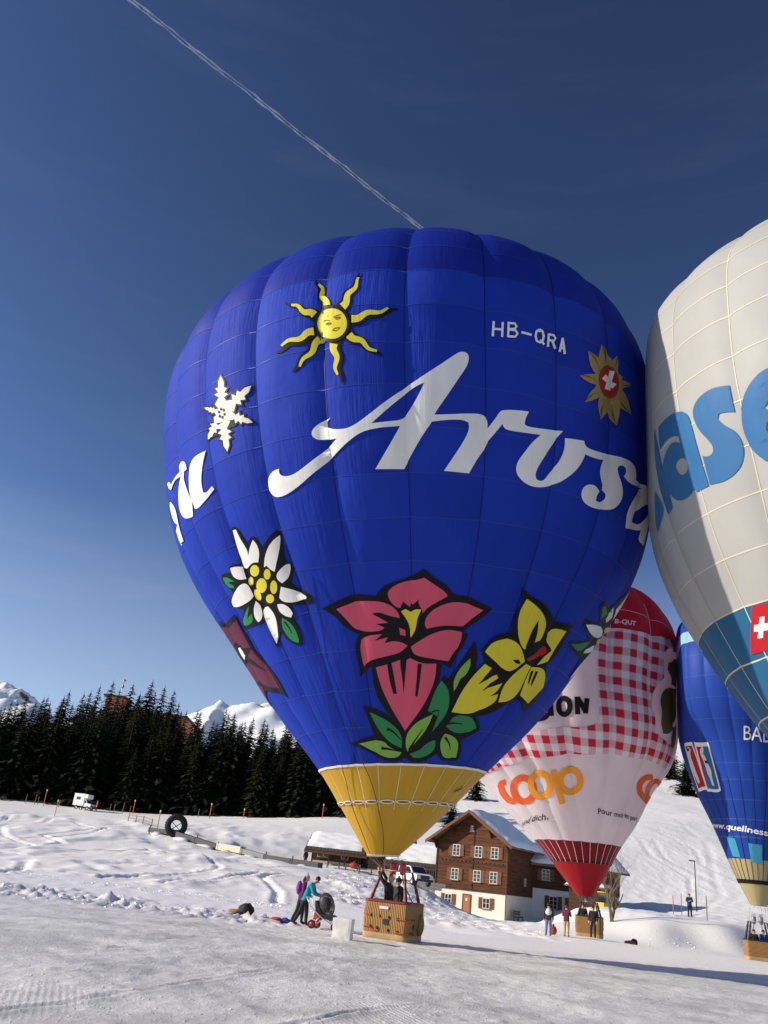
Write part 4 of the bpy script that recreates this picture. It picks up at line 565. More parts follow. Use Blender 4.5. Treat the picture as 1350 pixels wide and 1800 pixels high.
_A = np.zeros((_n + 3, _n + 3)); _A[:_n, :_n] = _K; _A[:_n, _n] = 1; _A[:_n, _n + 1:] = _P; _A[_n, :_n] = 1; _A[_n + 1:, :_n] = _P.T
_w = np.linalg.solve(_A, np.concatenate([_tp[:, 2], np.zeros(3)]))
def smooth01(a, b, x):
    t = np.clip((x - a) / (b - a), 0, 1)
    return t * t * (3 - 2 * t)
def base_height(x, y):
    x, y = np.asarray(x, float), np.asarray(y, float)
    xx, yy = x / _sc, y / _sc
    z = _w[_n] + _w[_n + 1] * xx + _w[_n + 2] * yy
    for i in range(_n):
        z = z + _w[i] * _tps((xx - _P[i, 0]) ** 2 + (yy - _P[i, 1]) ** 2)
    # groomed field stays level
    flat = (1 - smooth01(28, 37, y - .12 * np.maximum(x, 0) * 3.2)) * (1 - smooth01(60, 90, np.abs(x)))
    z = z * (1 - flat)
    # ploughed bank below the man on the mound: flat top, steep side to the field
    bank = smooth01(60.0, 65.0, y - .15 * (x - 22) - .5 * np.sin(x * 1.1)) * (1 - smooth01(80, 96, y)) * smooth01(17.5, 25, x) * (1 - smooth01(36, 46, x))
    z = z * (1 - bank) + np.maximum(z, 1.75 + .012 * (y - 70)) * bank
    return z
def seg_dist(x, y, pts):
    best = np.full(x.shape, 1e9)
    for (x0, y0), (x1, y1) in zip(pts[:-1], pts[1:]):
        dx, dy = x1 - x0, y1 - y0
        t = np.clip(((x - x0) * dx + (y - y0) * dy) / (dx * dx + dy * dy), 0, 1)
        best = np.minimum(best, np.hypot(x - x0 - t * dx, y - y0 - t * dy))
    return best
TRACKS = [  # ski and foot tracks on the slopes: points, width, depth, beaded
    ([(-46, 122), (-43, 112), (-45, 100), (-41, 92), (-38, 84), (-40, 76)], .30, .20, 0),
    ([(-41, 124), (-38, 113), (-40, 104), (-36, 95), (-33, 90), (-28, 84)], .30, .20, 0),
    ([(-30, 112), (-29, 104), (-31, 96), (-34, 90), (-40, 86), (-46, 84)], .30, .2, 0),
    ([(-52, 118), (-48, 108), (-50, 98), (-46, 88), (-47, 78)], .3, .2, 0),
    ([(-12, 46), (-10, 52), (-8, 58), (-9, 66), (-12, 74)], .22, .16, 1), ([(-9, 46), (-7, 53), (-5.5, 60)], .22, .16, 1),
    ([(-3, 44), (-3.4, 50), (-5, 57), (-4, 64)], .22, .16, 1), ([(-12, 58), (-7, 56), (-1, 53), (3, 50)], .22, .14, 1), ([(-15, 40), (-16, 46), (-18, 52)], .25, .18, 1),
    ([(-36, 118), (-30, 108), (-33, 98), (-28, 90), (-30, 80), (-24, 70)], .3, .2, 0), ([(-20, 88), (-17, 80), (-20, 72), (-24, 66), (-30, 62)], .28, .18, 0), ([(-26, 62), (-20, 58), (-12, 57)], .25, .16, 1), ([(-30, 48), (-22, 45), (-14, 46), (-6, 44)], .3, .14, 1), ([(-2, 80), (-6, 74), (-13, 70), (-20, 69)], .3, .16, 1), ([(2, 70), (-2, 66), (-8, 63), (-16, 63)], .25, .16, 1),
    ([(-58, 104), (-50, 100), (-42, 98), (-36, 100)], .3, .18, 0), ([(-34, 130), (-28, 116), (-20, 100), (-10, 82), (-3, 66), (2, 52), (5, 44)], 1.6, .14, 0), ([(50, 150), (48, 138), (50, 128), (46, 118)], .3, .16, 0), ([(56, 158), (58, 146), (55, 136), (57, 126)], .3, .16, 0), ([(52.5, 150), (50, 138), (52.5, 127)], .3, .16, 0),
    ([(72, 190), (64, 165), (62, 150), (55, 132), (50, 118), (44, 108)], .5, .10, 1), ([(80, 195), (70, 165), (66, 150), (60, 130), (52, 112)], .5, .10, 1), ([(30, 150), (55, 168), (90, 180)], .5, .1, 0), ([(24, 68), (27, 72), (31, 80), (36, 90)], .3, .14, 1)]
def height(x, y, detail=True):
    x, y = np.asarray(x, float), np.asarray(y, float)
    z = base_height(x, y)
    if not detail:
        return z
    # wind-blown hummocks on the left slope
    m = smooth01(40, 50, y) * (1 - smooth01(120, 145, y)) * (1 - smooth01(-9, 2, x))
    hx, hy = x * .36 + .8 * fbm(x * .1, y * .1, 2, 5), y * .17
    hum = fbm(hx, hy, 3, 11)
    z = z + m * (.50 * np.maximum(hum, -.10) * (.4 + .9 * vnoise(x * .06, y * .03, 77)) + .05 * fbm(x * .9, y * .5, 3, 15))
    # broken lumps along the groomed edge
    edge = 33.0 + 1.0 * fbm(x * .25, y * 0, 2, 3) + np.where(x > 0, x * .28, 0)
    e = np.exp(-((y - edge - 1.5) / 2.4) ** 2) * (1 - smooth01(-6, 1.5, x))
    z = z + e * (.05 + .55 * np.maximum(fbm(x * 3.7, y * 2.3, 5, 21), -.08) * (.2 + 1.1 * vnoise(x * .7, y * .4, 78)))
    e2 = np.exp(-((y - edge - 7.5) / 2.2) ** 2) * (1 - smooth01(-3, 3, x))
    z = z + e2 * (.12 + .05 * fbm(x * 2.2, y * 2.2, 3, 22))
    # trodden snow on the bank below the huts and round the chalet
    tr = smooth01(44, 52, y) * (1 - smooth01(92, 100, y)) * smooth01(-3, 1, x) * (1 - smooth01(11, 14, x))
    z = z + tr * .22 * fbm(x * 1.5, y * .8, 4, 31)
    tr2 = smooth01(62, 66, y - .4 * (x - 12)) * (1 - smooth01(120, 140, y)) * smooth01(9, 14, x) * (1 - smooth01(60, 80, x))
    z = z + tr2 * .13 * fbm(x * 1.3, y * .8, 4, 33)
    up = smooth01(110, 150, y) * smooth01(8, 25, x)
    z = z + up * (.8 * fbm(x * .035, y * .025, 3, 41) + .14 * fbm(x * .35, y * .2, 4, 43))
    far = smooth01(140, 170, y) * (1 - smooth01(8, 25, x))
    z = z + far * .8 * fbm(x * .05, y * .05, 3, 51)
    # groomed field: faint ridges left by the grooming machine, and crusty crumbs
    fl = (1 - smooth01(31, 36, y - .25 * np.maximum(x, 0)))
    z = z + fl * (.035 * fbm(x * .8, y * .5, 3, 61) + .028 * fbm(x * 4.5, y * 2.6, 6, 63) * (.35 + vnoise(x * .3, y * .2, 79)) + .08 * np.maximum(fbm(x * 7.0, y * 4.5, 3, 65) - .32, 0) * (.3 + vnoise(x * .5, y * .35, 80)))
    for pts, ww, dd, bead in TRACKS:
        d = seg_dist(x, y, pts)
        g = np.exp(-(d / ww) ** 2) - .45 * np.exp(-((d - 1.8 * ww) / ww) ** 2)
        if bead:
            g = g * (.35 + .65 * (np.sin(x * 7.3 + y * 5.1) > 0))
        z = z - dd * g
    for pts in FURROWS:
        d = seg_dist(x, y, pts)
        z = z + (.03 * np.exp(-((d - .09) / .08) ** 2) - .028 * np.exp(-(d / .05) ** 2)) * (.3 + 1.2 * vnoise(x * 1.1, y * .8, 81))
    return z
FURROWS = [[(-4.2, 9.5), (-3.2, 12), (-2.2, 15), (-1.0, 19)], [(-1.6, 8.6), (-.9, 11.2), (.2, 13.5), (1.6, 16)], [(1.2, 9.6), (1.0, 11.5), (1.5, 13.2), (2.8, 14.6), (4.6, 15.4)], [(3.2, 9.2), (3.3, 11), (4.2, 12.8), (6, 14.3), (9, 15.3)], [(-7, 14), (-5, 17.5), (-2.5, 22)], [(-1.5, 21.5), (2, 20.5), (7, 20.3)], [(-9, 19), (-5.5, 20.5), (-1, 20.8)]]
def hz(x, y):
    return float(height(np.array([x]), np.array([y]))[0])

def snow_material():
    m = bpy.data.materials.new('snow')
    m.use_nodes = True
    nt = m.node_tree
    b = nt.nodes['Principled BSDF']
    b.inputs['Roughness'].default_value = 0.55
    b.inputs['Specular IOR Level'].default_value = 0.35
    N = lambda t: nt.nodes.new(t)
    L = nt.links.new
    tc = N('ShaderNodeTexCoord')
    def noise(scale, detail=5, rough=.6, st=(1, 1, 1)):
        mp = N('ShaderNodeMapping'); mp.inputs['Scale'].default_value = st
        L(tc.outputs['Object'], mp.inputs['Vector'])
        n = N('ShaderNodeTexNoise'); n.inputs['Scale'].default_value = scale; n.inputs['Detail'].default_value = detail; n.inputs['Roughness'].default_value = rough
        L(mp.outputs['Vector'], n.inputs['Vector'])
        return n.outputs['Fac']
    def math_(op, a, b_=None, c=None):
        n = N('ShaderNodeMath'); n.operation = op
        for i, v in enumerate((a, b_, c)):
            if v is None: continue
            if isinstance(v, (int, float)): n.inputs[i].default_value = v
            else: L(v, n.inputs[i])
        return n.outputs[0]
    def ramp(v, a, c, lo=0.0, hi=1.0):
        n = N('ShaderNodeMapRange'); n.inputs['From Min'].default_value = a; n.inputs['From Max'].default_value = c
        n.inputs['To Min'].default_value = lo; n.inputs['To Max'].default_value = hi
        L(v, n.inputs['Value']); return n.outputs['Result']
    # colour: field greyed for packed ice and, painted in, its dimmer light; clean elsewhere
    geo = N('ShaderNodeSeparateXYZ'); L(tc.outputs['Object'], geo.inputs['Vector'])
    field = ramp(geo.outputs['Y'], 30, 38, 1, 0)
    patch = ramp(noise(.35, 6, .65), .42, .62)
    mixc = N('ShaderNodeMix'); mixc.data_type = 'RGBA'
    mixc.inputs['A'].default_value = (.86, .85, .835, 1); mixc.inputs['B'].default_value = (.52, .515, .51, 1)
    L(math_('MULTIPLY', math_('MULTIPLY_ADD', patch, .75, .25), field), mixc.inputs['Factor'])
    # scattered dirt on the slope behind the huts
    dirt = math_('MULTIPLY', ramp(noise(2.2, 6, .7, (.5, 1, 1)), .60, .72), ramp(geo.outputs['Y'], 95, 125, 0, .5))
    dirt = math_('MULTIPLY', dirt, ramp(geo.outputs['X'], 5, -10))
    dirt = math_('MULTIPLY', dirt, ramp(geo.outputs['Y'], 150, 143))
    mixd = N('ShaderNodeMix'); mixd.data_type = 'RGBA'
    L(dirt, mixd.inputs['Factor']); L(mixc.outputs['Result'], mixd.inputs['A']); mixd.inputs['B'].default_value = (.42, .36, .26, 1)
    L(mixd.outputs['Result'], b.inputs['Base Color'])
    # relief
    crust = ramp(noise(5.5, 9, .8, (.8, .5, 1)), .25, .8)
    crumbs = ramp(noise(14, 3, .6, (.8, .45, 1)), .6, .72)
    grain = noise(28, 3, .7)
    # corduroy left by the grooming machine
    mp = N('ShaderNodeMapping'); mp.inputs['Rotation'].default_value = (0, 0, R(-17)); L(tc.outputs['Object'], mp.inputs['Vector'])
    wv = N('ShaderNodeTexWave'); wv.bands_direction = 'X'; wv.inputs['Scale'].default_value = 3.4; wv.inputs['Distortion'].default_value = .25; wv.inputs['Detail'].default_value = 1
    L(mp.outputs['Vector'], wv.inputs['Vector'])
    cord = math_('MULTIPLY', wv.outputs['Fac'], math_('MULTIPLY', ramp(noise(.16, 3, .5, (1, .6, 1)), .50, .66), ramp(geo.outputs['Y'], 12, 18, 1, 0)))
    h = math_('ADD', math_('MULTIPLY', crust, .5), math_('MULTIPLY', crumbs, .75))
    h = math_('ADD', h, math_('MULTIPLY', grain, .12))
    h = math_('MULTIPLY', h, math_('MULTIPLY_ADD', field, .45, .55))
    # skied-out slope on the right: streaks running down the fall line
    ski = math_('MULTIPLY', ramp(noise(.9, 5, .65, (1.2, .22, 1)), .42, .62), math_('MULTIPLY', ramp(geo.outputs['Y'], 100, 125), ramp(geo.outputs['X'], 12, 25)))
    h = math_('ADD', h, math_('MULTIPLY', ski, .7))
    h = math_('ADD', h, math_('MULTIPLY', cord, .42))
    bp = N('ShaderNodeBump'); bp.inputs['Strength'].default_value = 1.0; bp.inputs['Distance'].default_value = .042
    L(h, bp.inputs['Height']); L(bp.outputs['Normal'], b.inputs['Normal'])
    MAT['snow'] = m
    return m
SNOW = snow_material()
SNOWCLEAN = mat('roof_snow', (.87, .875, .89), .6, var=.02, bump=.25, bscale=1.2, bdist=.12)

def build_ground():
    ys = np.concatenate([np.linspace(-60, 5, 14)[:-1], 5 * (480 / 5.0) ** np.linspace(0, 1, 860)])
    u = np.linspace(-1, 1, 620)
    u = np.sign(u) * np.abs(u) ** 1.25
    half = np.where(ys < 5, 60.0, np.maximum(14 + 1.0 * np.maximum(ys, 0), 14))
    half = np.where(ys < 5, 19 + (5 - ys) * 1.2, half)
    X = u[None, :] * half[:, None]
    Yy = np.repeat(ys[:, None], len(u), 1)
    Z = height(X, Yy)
    return tag(from_arrays('snow_ground', np.stack([X, Yy, Z], -1).reshape(-1, 3), grid_quads(len(ys), len(u)), SNOW), kind='structure')
build_ground()

# ---------------------------------------------------------------- mountains on the skyline
ROCK = bpy.data.materials.new('mountain_snow_rock')
ROCK.use_nodes = True
def _rock():
    nt = ROCK.node_tree; b = nt.nodes['Principled BSDF']; b.inputs['Roughness'].default_value = .8
    g = nt.nodes.new('ShaderNodeNewGeometry'); s = nt.nodes.new('ShaderNodeSeparateXYZ')
    nt.links.new(g.outputs['Normal'], s.inputs['Vector'])
    tc = nt.nodes.new('ShaderNodeTexCoord'); n = nt.nodes.new('ShaderNodeTexNoise'); n.inputs['Scale'].default_value = .018; n.inputs['Detail'].default_value = 8; n.inputs['Roughness'].default_value = .7
    nt.links.new(tc.outputs['Object'], n.inputs['Vector'])
    ma = nt.nodes.new('ShaderNodeMath'); ma.operation = 'MULTIPLY_ADD'; ma.inputs[1].default_value = -.9
    nt.links.new(n.outputs['Fac'], ma.inputs[0]); nt.links.new(s.outputs['Z'], ma.inputs[2])
    rp = nt.nodes.new('ShaderNodeValToRGB'); rp.color_ramp.elements[0].position = .02; rp.color_ramp.elements[1].position = .14
    rp.color_ramp.elements[0].color = (.085, .08, .085, 1); rp.color_ramp.elements[1].color = (.84, .85, .88, 1)
    nt.links.new(ma.outputs[0], rp.inputs['Fac']); nt.links.new(rp.outputs['Color'], b.inputs['Base Color'])
_rock()
def mountain(name, label, x0, x1, y0, y1, ridge, rough, seed):
    nx, ny = 220, 130
    x = np.linspace(x0, x1, nx); y = np.linspace(y0, y1, ny)
    X, Yy = np.meshgrid(x, y)
    rz = np.interp(X, [p[0] for p in ridge], [p[1] for p in ridge])
    yc = y0 + .62 * (y1 - y0)
    t = np.clip(1 - np.abs(Yy - yc - 120 * fbm(X / 260, Yy / 260, 3, seed)) / np.where(Yy < yc, yc - y0, y1 - yc), 0, 1)
    rid = 1 - np.abs(fbm(X / 230, Yy / 230, 5, seed + 3)) * 2
    Z = rz * t ** .85 + rough * (rid - .75) * t + .35 * rough * fbm(X / 45, Yy / 45, 4, seed + 9) * t - 30
    o = from_arrays(name, np.stack([X, Yy, Z], -1).reshape(-1, 3), grid_quads(ny, nx), ROCK)
    return tag(o, label, kind='structure')
mountain('mountain', 'rocky blue-grey snow peak behind the wood', -2900, -1000, 3300, 5200, [(-2900, 700), (-2400, 740), (-2050, 800), (-1900, 790), (-1790, 765), (-1680, 705), (-1560, 610), (-1350, 480), (-1000, 300)], 60, 3)
mountain('mountain', 'smooth white snow shoulder below the rocky peak', -2000, -300, 1900, 3000, [(-2000, 480), (-1250, 440), (-1080, 425), (-980, 405), (-920, 370), (-860, 290), (-760, 200), (-600, 140), (-300, 100)], 30, 23)
mountain('mountain', 'sunlit white ridge with a small rocky summit', -1500, 1600, 3000, 4600, [(-1500, 400), (-1000, 560), (-880, 665), (-800, 700), (-720, 715), (-680, 760), (-630, 720), (-540, 730), (-440, 765), (-350, 770), (-200, 790), (200, 760), (900, 800), (1600, 700)], 28, 43)

# ================================================================ trees
BARK = mat('bark', (.11, .075, .05), .9, var=.35, scale=6, bump=.5, bscale=12)
NEEDLE = [mat('spruce_needles_%d' % i, c, .75, var=.35, scale=.6, spec=.05) for i, c in enumerate([(.022, .026, .012), (.030, .034, .014), (.018, .023, .012)])]
def spruce_meshes(seed, h=20.0, spread=.17):
    rnd = random.Random(seed)
    c = MB()
    z = h * .025
    k = 0
    while z < h * .985:
        f = z / h
        Lb = h * spread * (1 - f) ** .82 * (.8 + .4 * rnd.random()) + .12
        nb = max(4, int(9 - 4 * f))
        a0 = rnd.random() * 6.28
        for i in range(nb):
            a = a0 + 6.283 * i / nb + rnd.uniform(-.3, .3)
            L = Lb * rnd.uniform(.7, 1.2)
            droop = L * rnd.uniform(.18, .42)
            lift = L * .10
            w = L * rnd.uniform(.26, .4) + .07
            zb = z + rnd.uniform(-.25, .25)
            ca, sa = math.cos(a), math.sin(a)
            def P(r, s, dz):
                return (ca * r - sa * s, sa * r + ca * s, zb + dz)
            # a drooping bough: spine with ragged side sprays
            segs = 3
            pr = [(L * j / segs, lift * math.sin(1.6 * j / segs) - droop * (j / segs) ** 2) for j in range(segs + 1)]
            for j in range(segs):
                r0, d0 = pr[j]; r1, d1 = pr[j + 1]
                ww = w * (1 - j / segs) * rnd.uniform(.7, 1.15)
                hang = -.22 * ww - .1
                c.raw([P(r0, 0, d0), P(r1, 0, d1), P((r0 + r1) / 2 + .1 * L, ww, (d0 + d1) / 2 + hang), P(r0 + .02, ww * .5, d0 + hang * .5)], [(0, 1, 2, 3)])
                c.raw([P(r0, 0, d0), P(r1, 0, d1), P((r0 + r1) / 2 + .1 * L, -ww, (d0 + d1) / 2 + hang), P(r0 + .02, -ww * .5, d0 + hang * .5)], [(3, 2, 1, 0)])
            r1, d1 = pr[-1]
            c.raw([P(r1 * .8, w * .16, d1 * .8), P(r1 * 1.13, 0, d1 - .10 * L), P(r1 * .8, -w * .16, d1 * .8)], [(0, 1, 2)])
        z += h * .026 * (1.15 - .45 * f) * rnd.uniform(.8, 1.2)
        k += 1
    c.raw([(.12, 0, h * .95), (-.06, .1, h * .95), (-.06, -.1, h * .95), (0, 0, h * 1.03)], [(0, 1, 3), (1, 2, 3), (2, 0, 3)])
    t = MB().tube([(0, 0, -1.5), (0, 0, 0), (.05, .02, h * .4), (0, 0, h * .97)], [.34, .28, .17, .03], 7)
    return c, t
def spruce_proto(seed, i, spread):
    c, t = spruce_meshes(seed, 20.0, spread)
    root = thing('spruce_tree', 'spruce', 'tree', (0, 0, 0))
    cr = c.build('crown', NEEDLE[i % 3], root, smooth=False)
    t.build('trunk', BARK, root, smooth=True)
    return root
PROTOS = [spruce_proto(100 + i, i, s) for i, s in enumerate([.24, .28, .31, .26, .33, .23])]
_used = set()
def place_spruce(k, x, y, h, label, group=None, z=None, sq=1.0):
    p = PROTOS[k % len(PROTOS)]
    o = p if k % len(PROTOS) not in _used else copy_tree(p)
    _used.add(k % len(PROTOS))
    s = h / 20.0
    o.location = (x, y, (hz(x, y) if z is None else z) - .15)
    o.rotation_euler = (0, 0, (k * 2.399) % 6.28)
    o.scale = (s * sq, s * sq, s)
    tag(o, label, 'tree', group)
    return o
_rnd = random.Random(7)
# wood on the left: (x at the tree, depth, tree height)
FRONT, MID, BACK = [], [], []
x = -80.0
while x < 9:
    FRONT.append((x + _rnd.uniform(-.7, .7), 160 + _rnd.uniform(-3, 4), _rnd.uniform(11, 19)))
    x += _rnd.uniform(1.6, 2.5)
x = -84.0
while x < 10:
    FRONT.append((x + _rnd.uniform(-.7, .7), 166 + _rnd.uniform(-2, 2), _rnd.uniform(14, 19)))
    x += _rnd.uniform(2.4, 3.6)
x = -86.0
while x < 11:
    MID.append((x + _rnd.uniform(-1, 1), 172 + _rnd.uniform(-5, 5), _rnd.uniform(16, 20)))
    x += _rnd.uniform(1.8, 2.8)
x = -98.0
while x < 13:
    top = np.interp(x, [-98, -75, -66, -50, -42, -38, -30, -24, -16, 10], [20, 17.5, 20.5, 21, 20, 17, 18.5, 17.5, 17, 17])
    BACK.append((x + _rnd.uniform(-1, 1), 192 + _rnd.uniform(-7, 7), top * _rnd.uniform(.8, 1.06)))
    x += _rnd.uniform(1.9, 3.0)
_k = 0
for lst, lab, grp in ((FRONT, 'dark spruce in the front row of the wood behind the snow crest', 'spruces along the front edge of the wood'), (MID, 'dark spruce inside the wood, its pointed top above the front row', 'spruces inside the wood'), (BACK, 'tall dark spruce at the back of the wood against the sky', 'spruces at the back of the wood')):
    for (tx, ty, th) in lst:
        place_spruce(_k, tx, ty, th, lab, grp); _k += 1
# higher trees that break the skyline left of the mountain view
for tx, ty, th in ((-66, 205, 22.0), (-63.5, 203, 23.5), (-61.5, 206, 25.0), (-58.5, 203, 23.0), (-56, 204, 24.5), (-54.5, 206, 22.0), (-52, 206, 26.0), (-50, 203, 23.5), (-48.5, 205, 25.0), (-46.5, 207, 24.0), (-44.5, 206, 21.0), (-72, 205, 16.0), (-75, 206, 17.0), (-28, 203, 17.0), (-26, 204, 17.5)):
    place_spruce(_k, tx, ty, th, 'tall dark spruce at the back of the wood against the sky', 'spruces at the back of the wood'); _k += 1
for tx, ty, th, lab in ((32.9, 230, 11, 'lone spruce on the snow slope between the blue balloon and the red-white balloon'), (105.5, 270, 13, 'lower of two spruces on the slope beside the dark blue balloon'), (112, 300, 14, 'upper of two spruces on the slope beside the dark blue balloon'), (35, 150, 6, 'small dark spruce just behind the chalet ridge, left of it')):
    place_spruce(_k, tx, ty, th, lab, sq=1.25); _k += 1
place_spruce(_k, 17.5, 150, 6.5, 'low dark spruce showing between the yellow skirt and the chalet roof', sq=1.4)

# bare shrub tree by the basket of the red-white balloon
def bare_tree(x, y, label):
    z0 = hz(x, y)
    root = thing('bare_tree', label, 'tree', (x, y, z0))
    rnd = random.Random(5)
    tr, tw = MB(), MB()
    def grow(p, d, L, r, lvl):
        n = 3
        pts, rs = [p], [r]
        for i in range(n):
            d = (d + Vector((rnd.uniform(-.25, .25), rnd.uniform(-.25, .25), rnd.uniform(-.02, .2)))).normalized()
            p = p + d * L / n
            pts.append(p); rs.append(r * (1 - .5 * (i + 1) / n))
        (tr if lvl < 1 else tw).tube(pts, rs, 6 if lvl < 2 else 4)
        if lvl < 4:
            for i in range(4 if lvl < 2 else 3):
                q = pts[rnd.randint(1, n)]
                a = rnd.uniform(0, 6.28)
                grow(q, (d * .9 + Vector((math.cos(a), math.sin(a), .25)) * .75).normalized(), L * rnd.uniform(.5, .72), r * .42, lvl + 1)
    for k in range(3):
        grow(Vector((x + .12 * k, y + .1 * (k % 2), z0 - .2)), Vector((rnd.uniform(-.15, .35), rnd.uniform(-.2, .2), 1)).normalized(), rnd.uniform(2.2, 3.0), .13 - .03 * k, 0)
    tr.build('trunk', BARK, root, smooth=True)
    tw.build('crown', mat('twigs', (.16, .115, .085), .9, var=.3), root)
bare_tree(19.6, 65.5, 'bare leafless tree beside the basket of the red-white balloon')

# ================================================================ hotel on the hill behind the wood
WALLORANGE = mat('orange_render', (.46, .16, .07), .85, var=.12, scale=.5)
DARKROOF = mat('dark_roofing', (.05, .045, .045), .8, var=.2)
GLASS = mat('window_glass', (.02, .025, .03), .08, spec=.6)
WHITEPAINT = mat('white_window_paint', (.60, .58, .53), .5, var=.05)
def hotel():
    z = 28.0
    y = 300.0
    root = thing('hotel_building', 'long orange flat-roofed hotel half hidden behind the tall spruces', 'building', (-76, y, z))
    MB().box(-90, -61.6, y, y + 16, z, 47.6).build('wall', WALLORANGE, root)
    MB().box(-90.5, -84.5, y - 1, y + 10, z, 52.0).build('tower', WALLORANGE, root)
    r = MB().box(-91, -60.8, y - 1.4, y + 17, 47.6, 48.1).box(-91.5, -83.6, y - 1.8, y + 11, 52.0, 52.5).build('roof', DARKROOF, root)
    MB().box(-90.8, -61, y - 1.2, y + 16.8, 48.1, 48.4).box(-91.3, -83.8, y - 1.6, y + 10.8, 52.5, 52.8).build('roof_snow', SNOWCLEAN, r)
    for fl in range(3):
        for k in range(9):
            wx = -80.5 + k * 2.1
            w = MB().box(wx, wx + 1.1, y - .08, y + .1, 46.0 - fl * 3.1 - 1.5, 46.0 - fl * 3.1).build('window', WHITEPAINT, root)
            MB().box(wx + .1, wx + 1.0, y - .1, y - .05, 46.0 - fl * 3.1 - 1.4, 46.0 - fl * 3.1 - .1).build('pane', GLASS, w)
    for k in range(2):
        wx = -89.2 + k * 2.4
        w = MB().box(wx, wx + 1.1, y - 1.08, y - .9, 49.8, 51.3).build('window', WHITEPAINT, root)
        MB().box(wx + .1, wx + 1.0, y - 1.1, y - 1.05, 49.9, 51.2).build('pane', GLASS, w)
    fl = thing('flagpole', 'thin flagpole with a limp red flag on the hotel tower', 'flagpole', (-87, y + 3, 52.8))
    MB().tube([(-87, y + 3, 52.8), (-87, y + 3, 59.0)], .09, 6).build('pole', mat('grey_metal', (.4, .4, .42), .4, metal=.7), fl)
    f = MB()
    n = 8
    f.raw([(-87 + (.15 + .9 * (j / 2)) * (.6 + .4 * math.sin(i * .9 + j)) - .35 * i / n, y + 3 + .3 * math.sin(i * 1.3 + j * .8), 59.4 - 3.3 * i / n - .2 * j) for i in range(n + 1) for j in range(3)], [(i * 3 + j, i * 3 + j + 1, (i + 1) * 3 + j + 1, (i + 1) * 3 + j) for i in range(n) for j in range(2)])
    f.build('flag', mat('flag_cloth', (.45, .03, .04), .8, var=.1), fl, smooth=True)
hotel()

# ================================================================ chalet
def wood_material(name, col, dark, plank=.19):
    m = bpy.data.materials.new(name); m.use_nodes = True
    nt = m.node_tree; b = nt.nodes['Principled BSDF']; b.inputs['Roughness'].default_value = .75; b.inputs['Specular IOR Level'].default_value = .2
    N = nt.nodes.new; L = nt.links.new
    tc = N('ShaderNodeTexCoord')
    mp = N('ShaderNodeMapping'); mp.inputs['Scale'].default_value = (.35, .35, 4.0); L(tc.outputs['Object'], mp.inputs['Vector'])
    n = N('ShaderNodeTexNoise'); n.inputs['Scale'].default_value = 1.6; n.inputs['Detail'].default_value = 8; n.inputs['Roughness'].default_value = .7; L(mp.outputs['Vector'], n.inputs['Vector'])
    rp = N('ShaderNodeValToRGB'); rp.color_ramp.elements[0].color = (*dark, 1); rp.color_ramp.elements[1].color = (*col, 1); rp.color_ramp.elements[0].position = .35; rp.color_ramp.elements[1].position = .65
    L(n.outputs['Fac'], rp.inputs['Fac'])
    w = N('ShaderNodeTexWave'); w.bands_direction = 'Z'; w.wave_profile = 'SAW'; w.inputs['Scale'].default_value = 1 / plank / 6.2832 * math.pi * 2 / 3.18 * .5; L(tc.outputs['Object'], w.inputs['Vector'])
    gp = N('ShaderNodeMapRange'); gp.inputs['From Min'].default_value = 0; gp.inputs['From Max'].default_value = .12; L(w.outputs['Fac'], gp.inputs['Value'])
    mx = N('ShaderNodeMix'); mx.data_type = 'RGBA'; mx.blend_type = 'MULTIPLY'; mx.inputs['Factor'].default_value = 1
    L(rp.outputs['Color'], mx.inputs['A'])
    g2 = N('ShaderNodeMapRange'); g2.inputs['To Min'].default_value = .55; L(gp.outputs['Result'], g2.inputs['Value'])
    L(g2.outputs['Result'], mx.inputs['B']); L(mx.outputs['Result'], b.inputs['Base Color'])
    bp = N('ShaderNodeBump'); bp.inputs['Strength'].default_value = .6; bp.inputs['Distance'].default_value = .03; L(gp.outputs['Result'], bp.inputs['Height']); L(bp.outputs['Normal'], b.inputs['Normal'])
    MAT[name] = m
    return m
WOOD = wood_material('weathered_larch', (.155, .052, .019), (.032, .015, .008))
WOODDARK = wood_material('dark_larch', (.085, .042, .022), (.04, .02, .012))
PLANK = mat('grey_plank', (.17, .12, .08), .85, var=.3, scale=3, stretch=(1, 1, 6))
SHUTTER = mat('shutter_brown', (.15, .055, .022), .7, var=.25, scale=5)
PLASTER = mat('cream_plaster', (.70, .66, .56), .9, var=.06, scale=1.5, bump=.2, bscale=8)
DOORW = mat('door_wood', (.34, .12, .04), .55, var=.2, scale=3, stretch=(6, 6, .6))
STONE = mat('grey_stone', (.26, .25, .23), .9, var=.25, scale=2.5, bump=.4, bscale=9)
TILE = mat('slate_tile', (.075, .065, .06), .85, var=.3, scale=3, bump=.4, bscale=10)
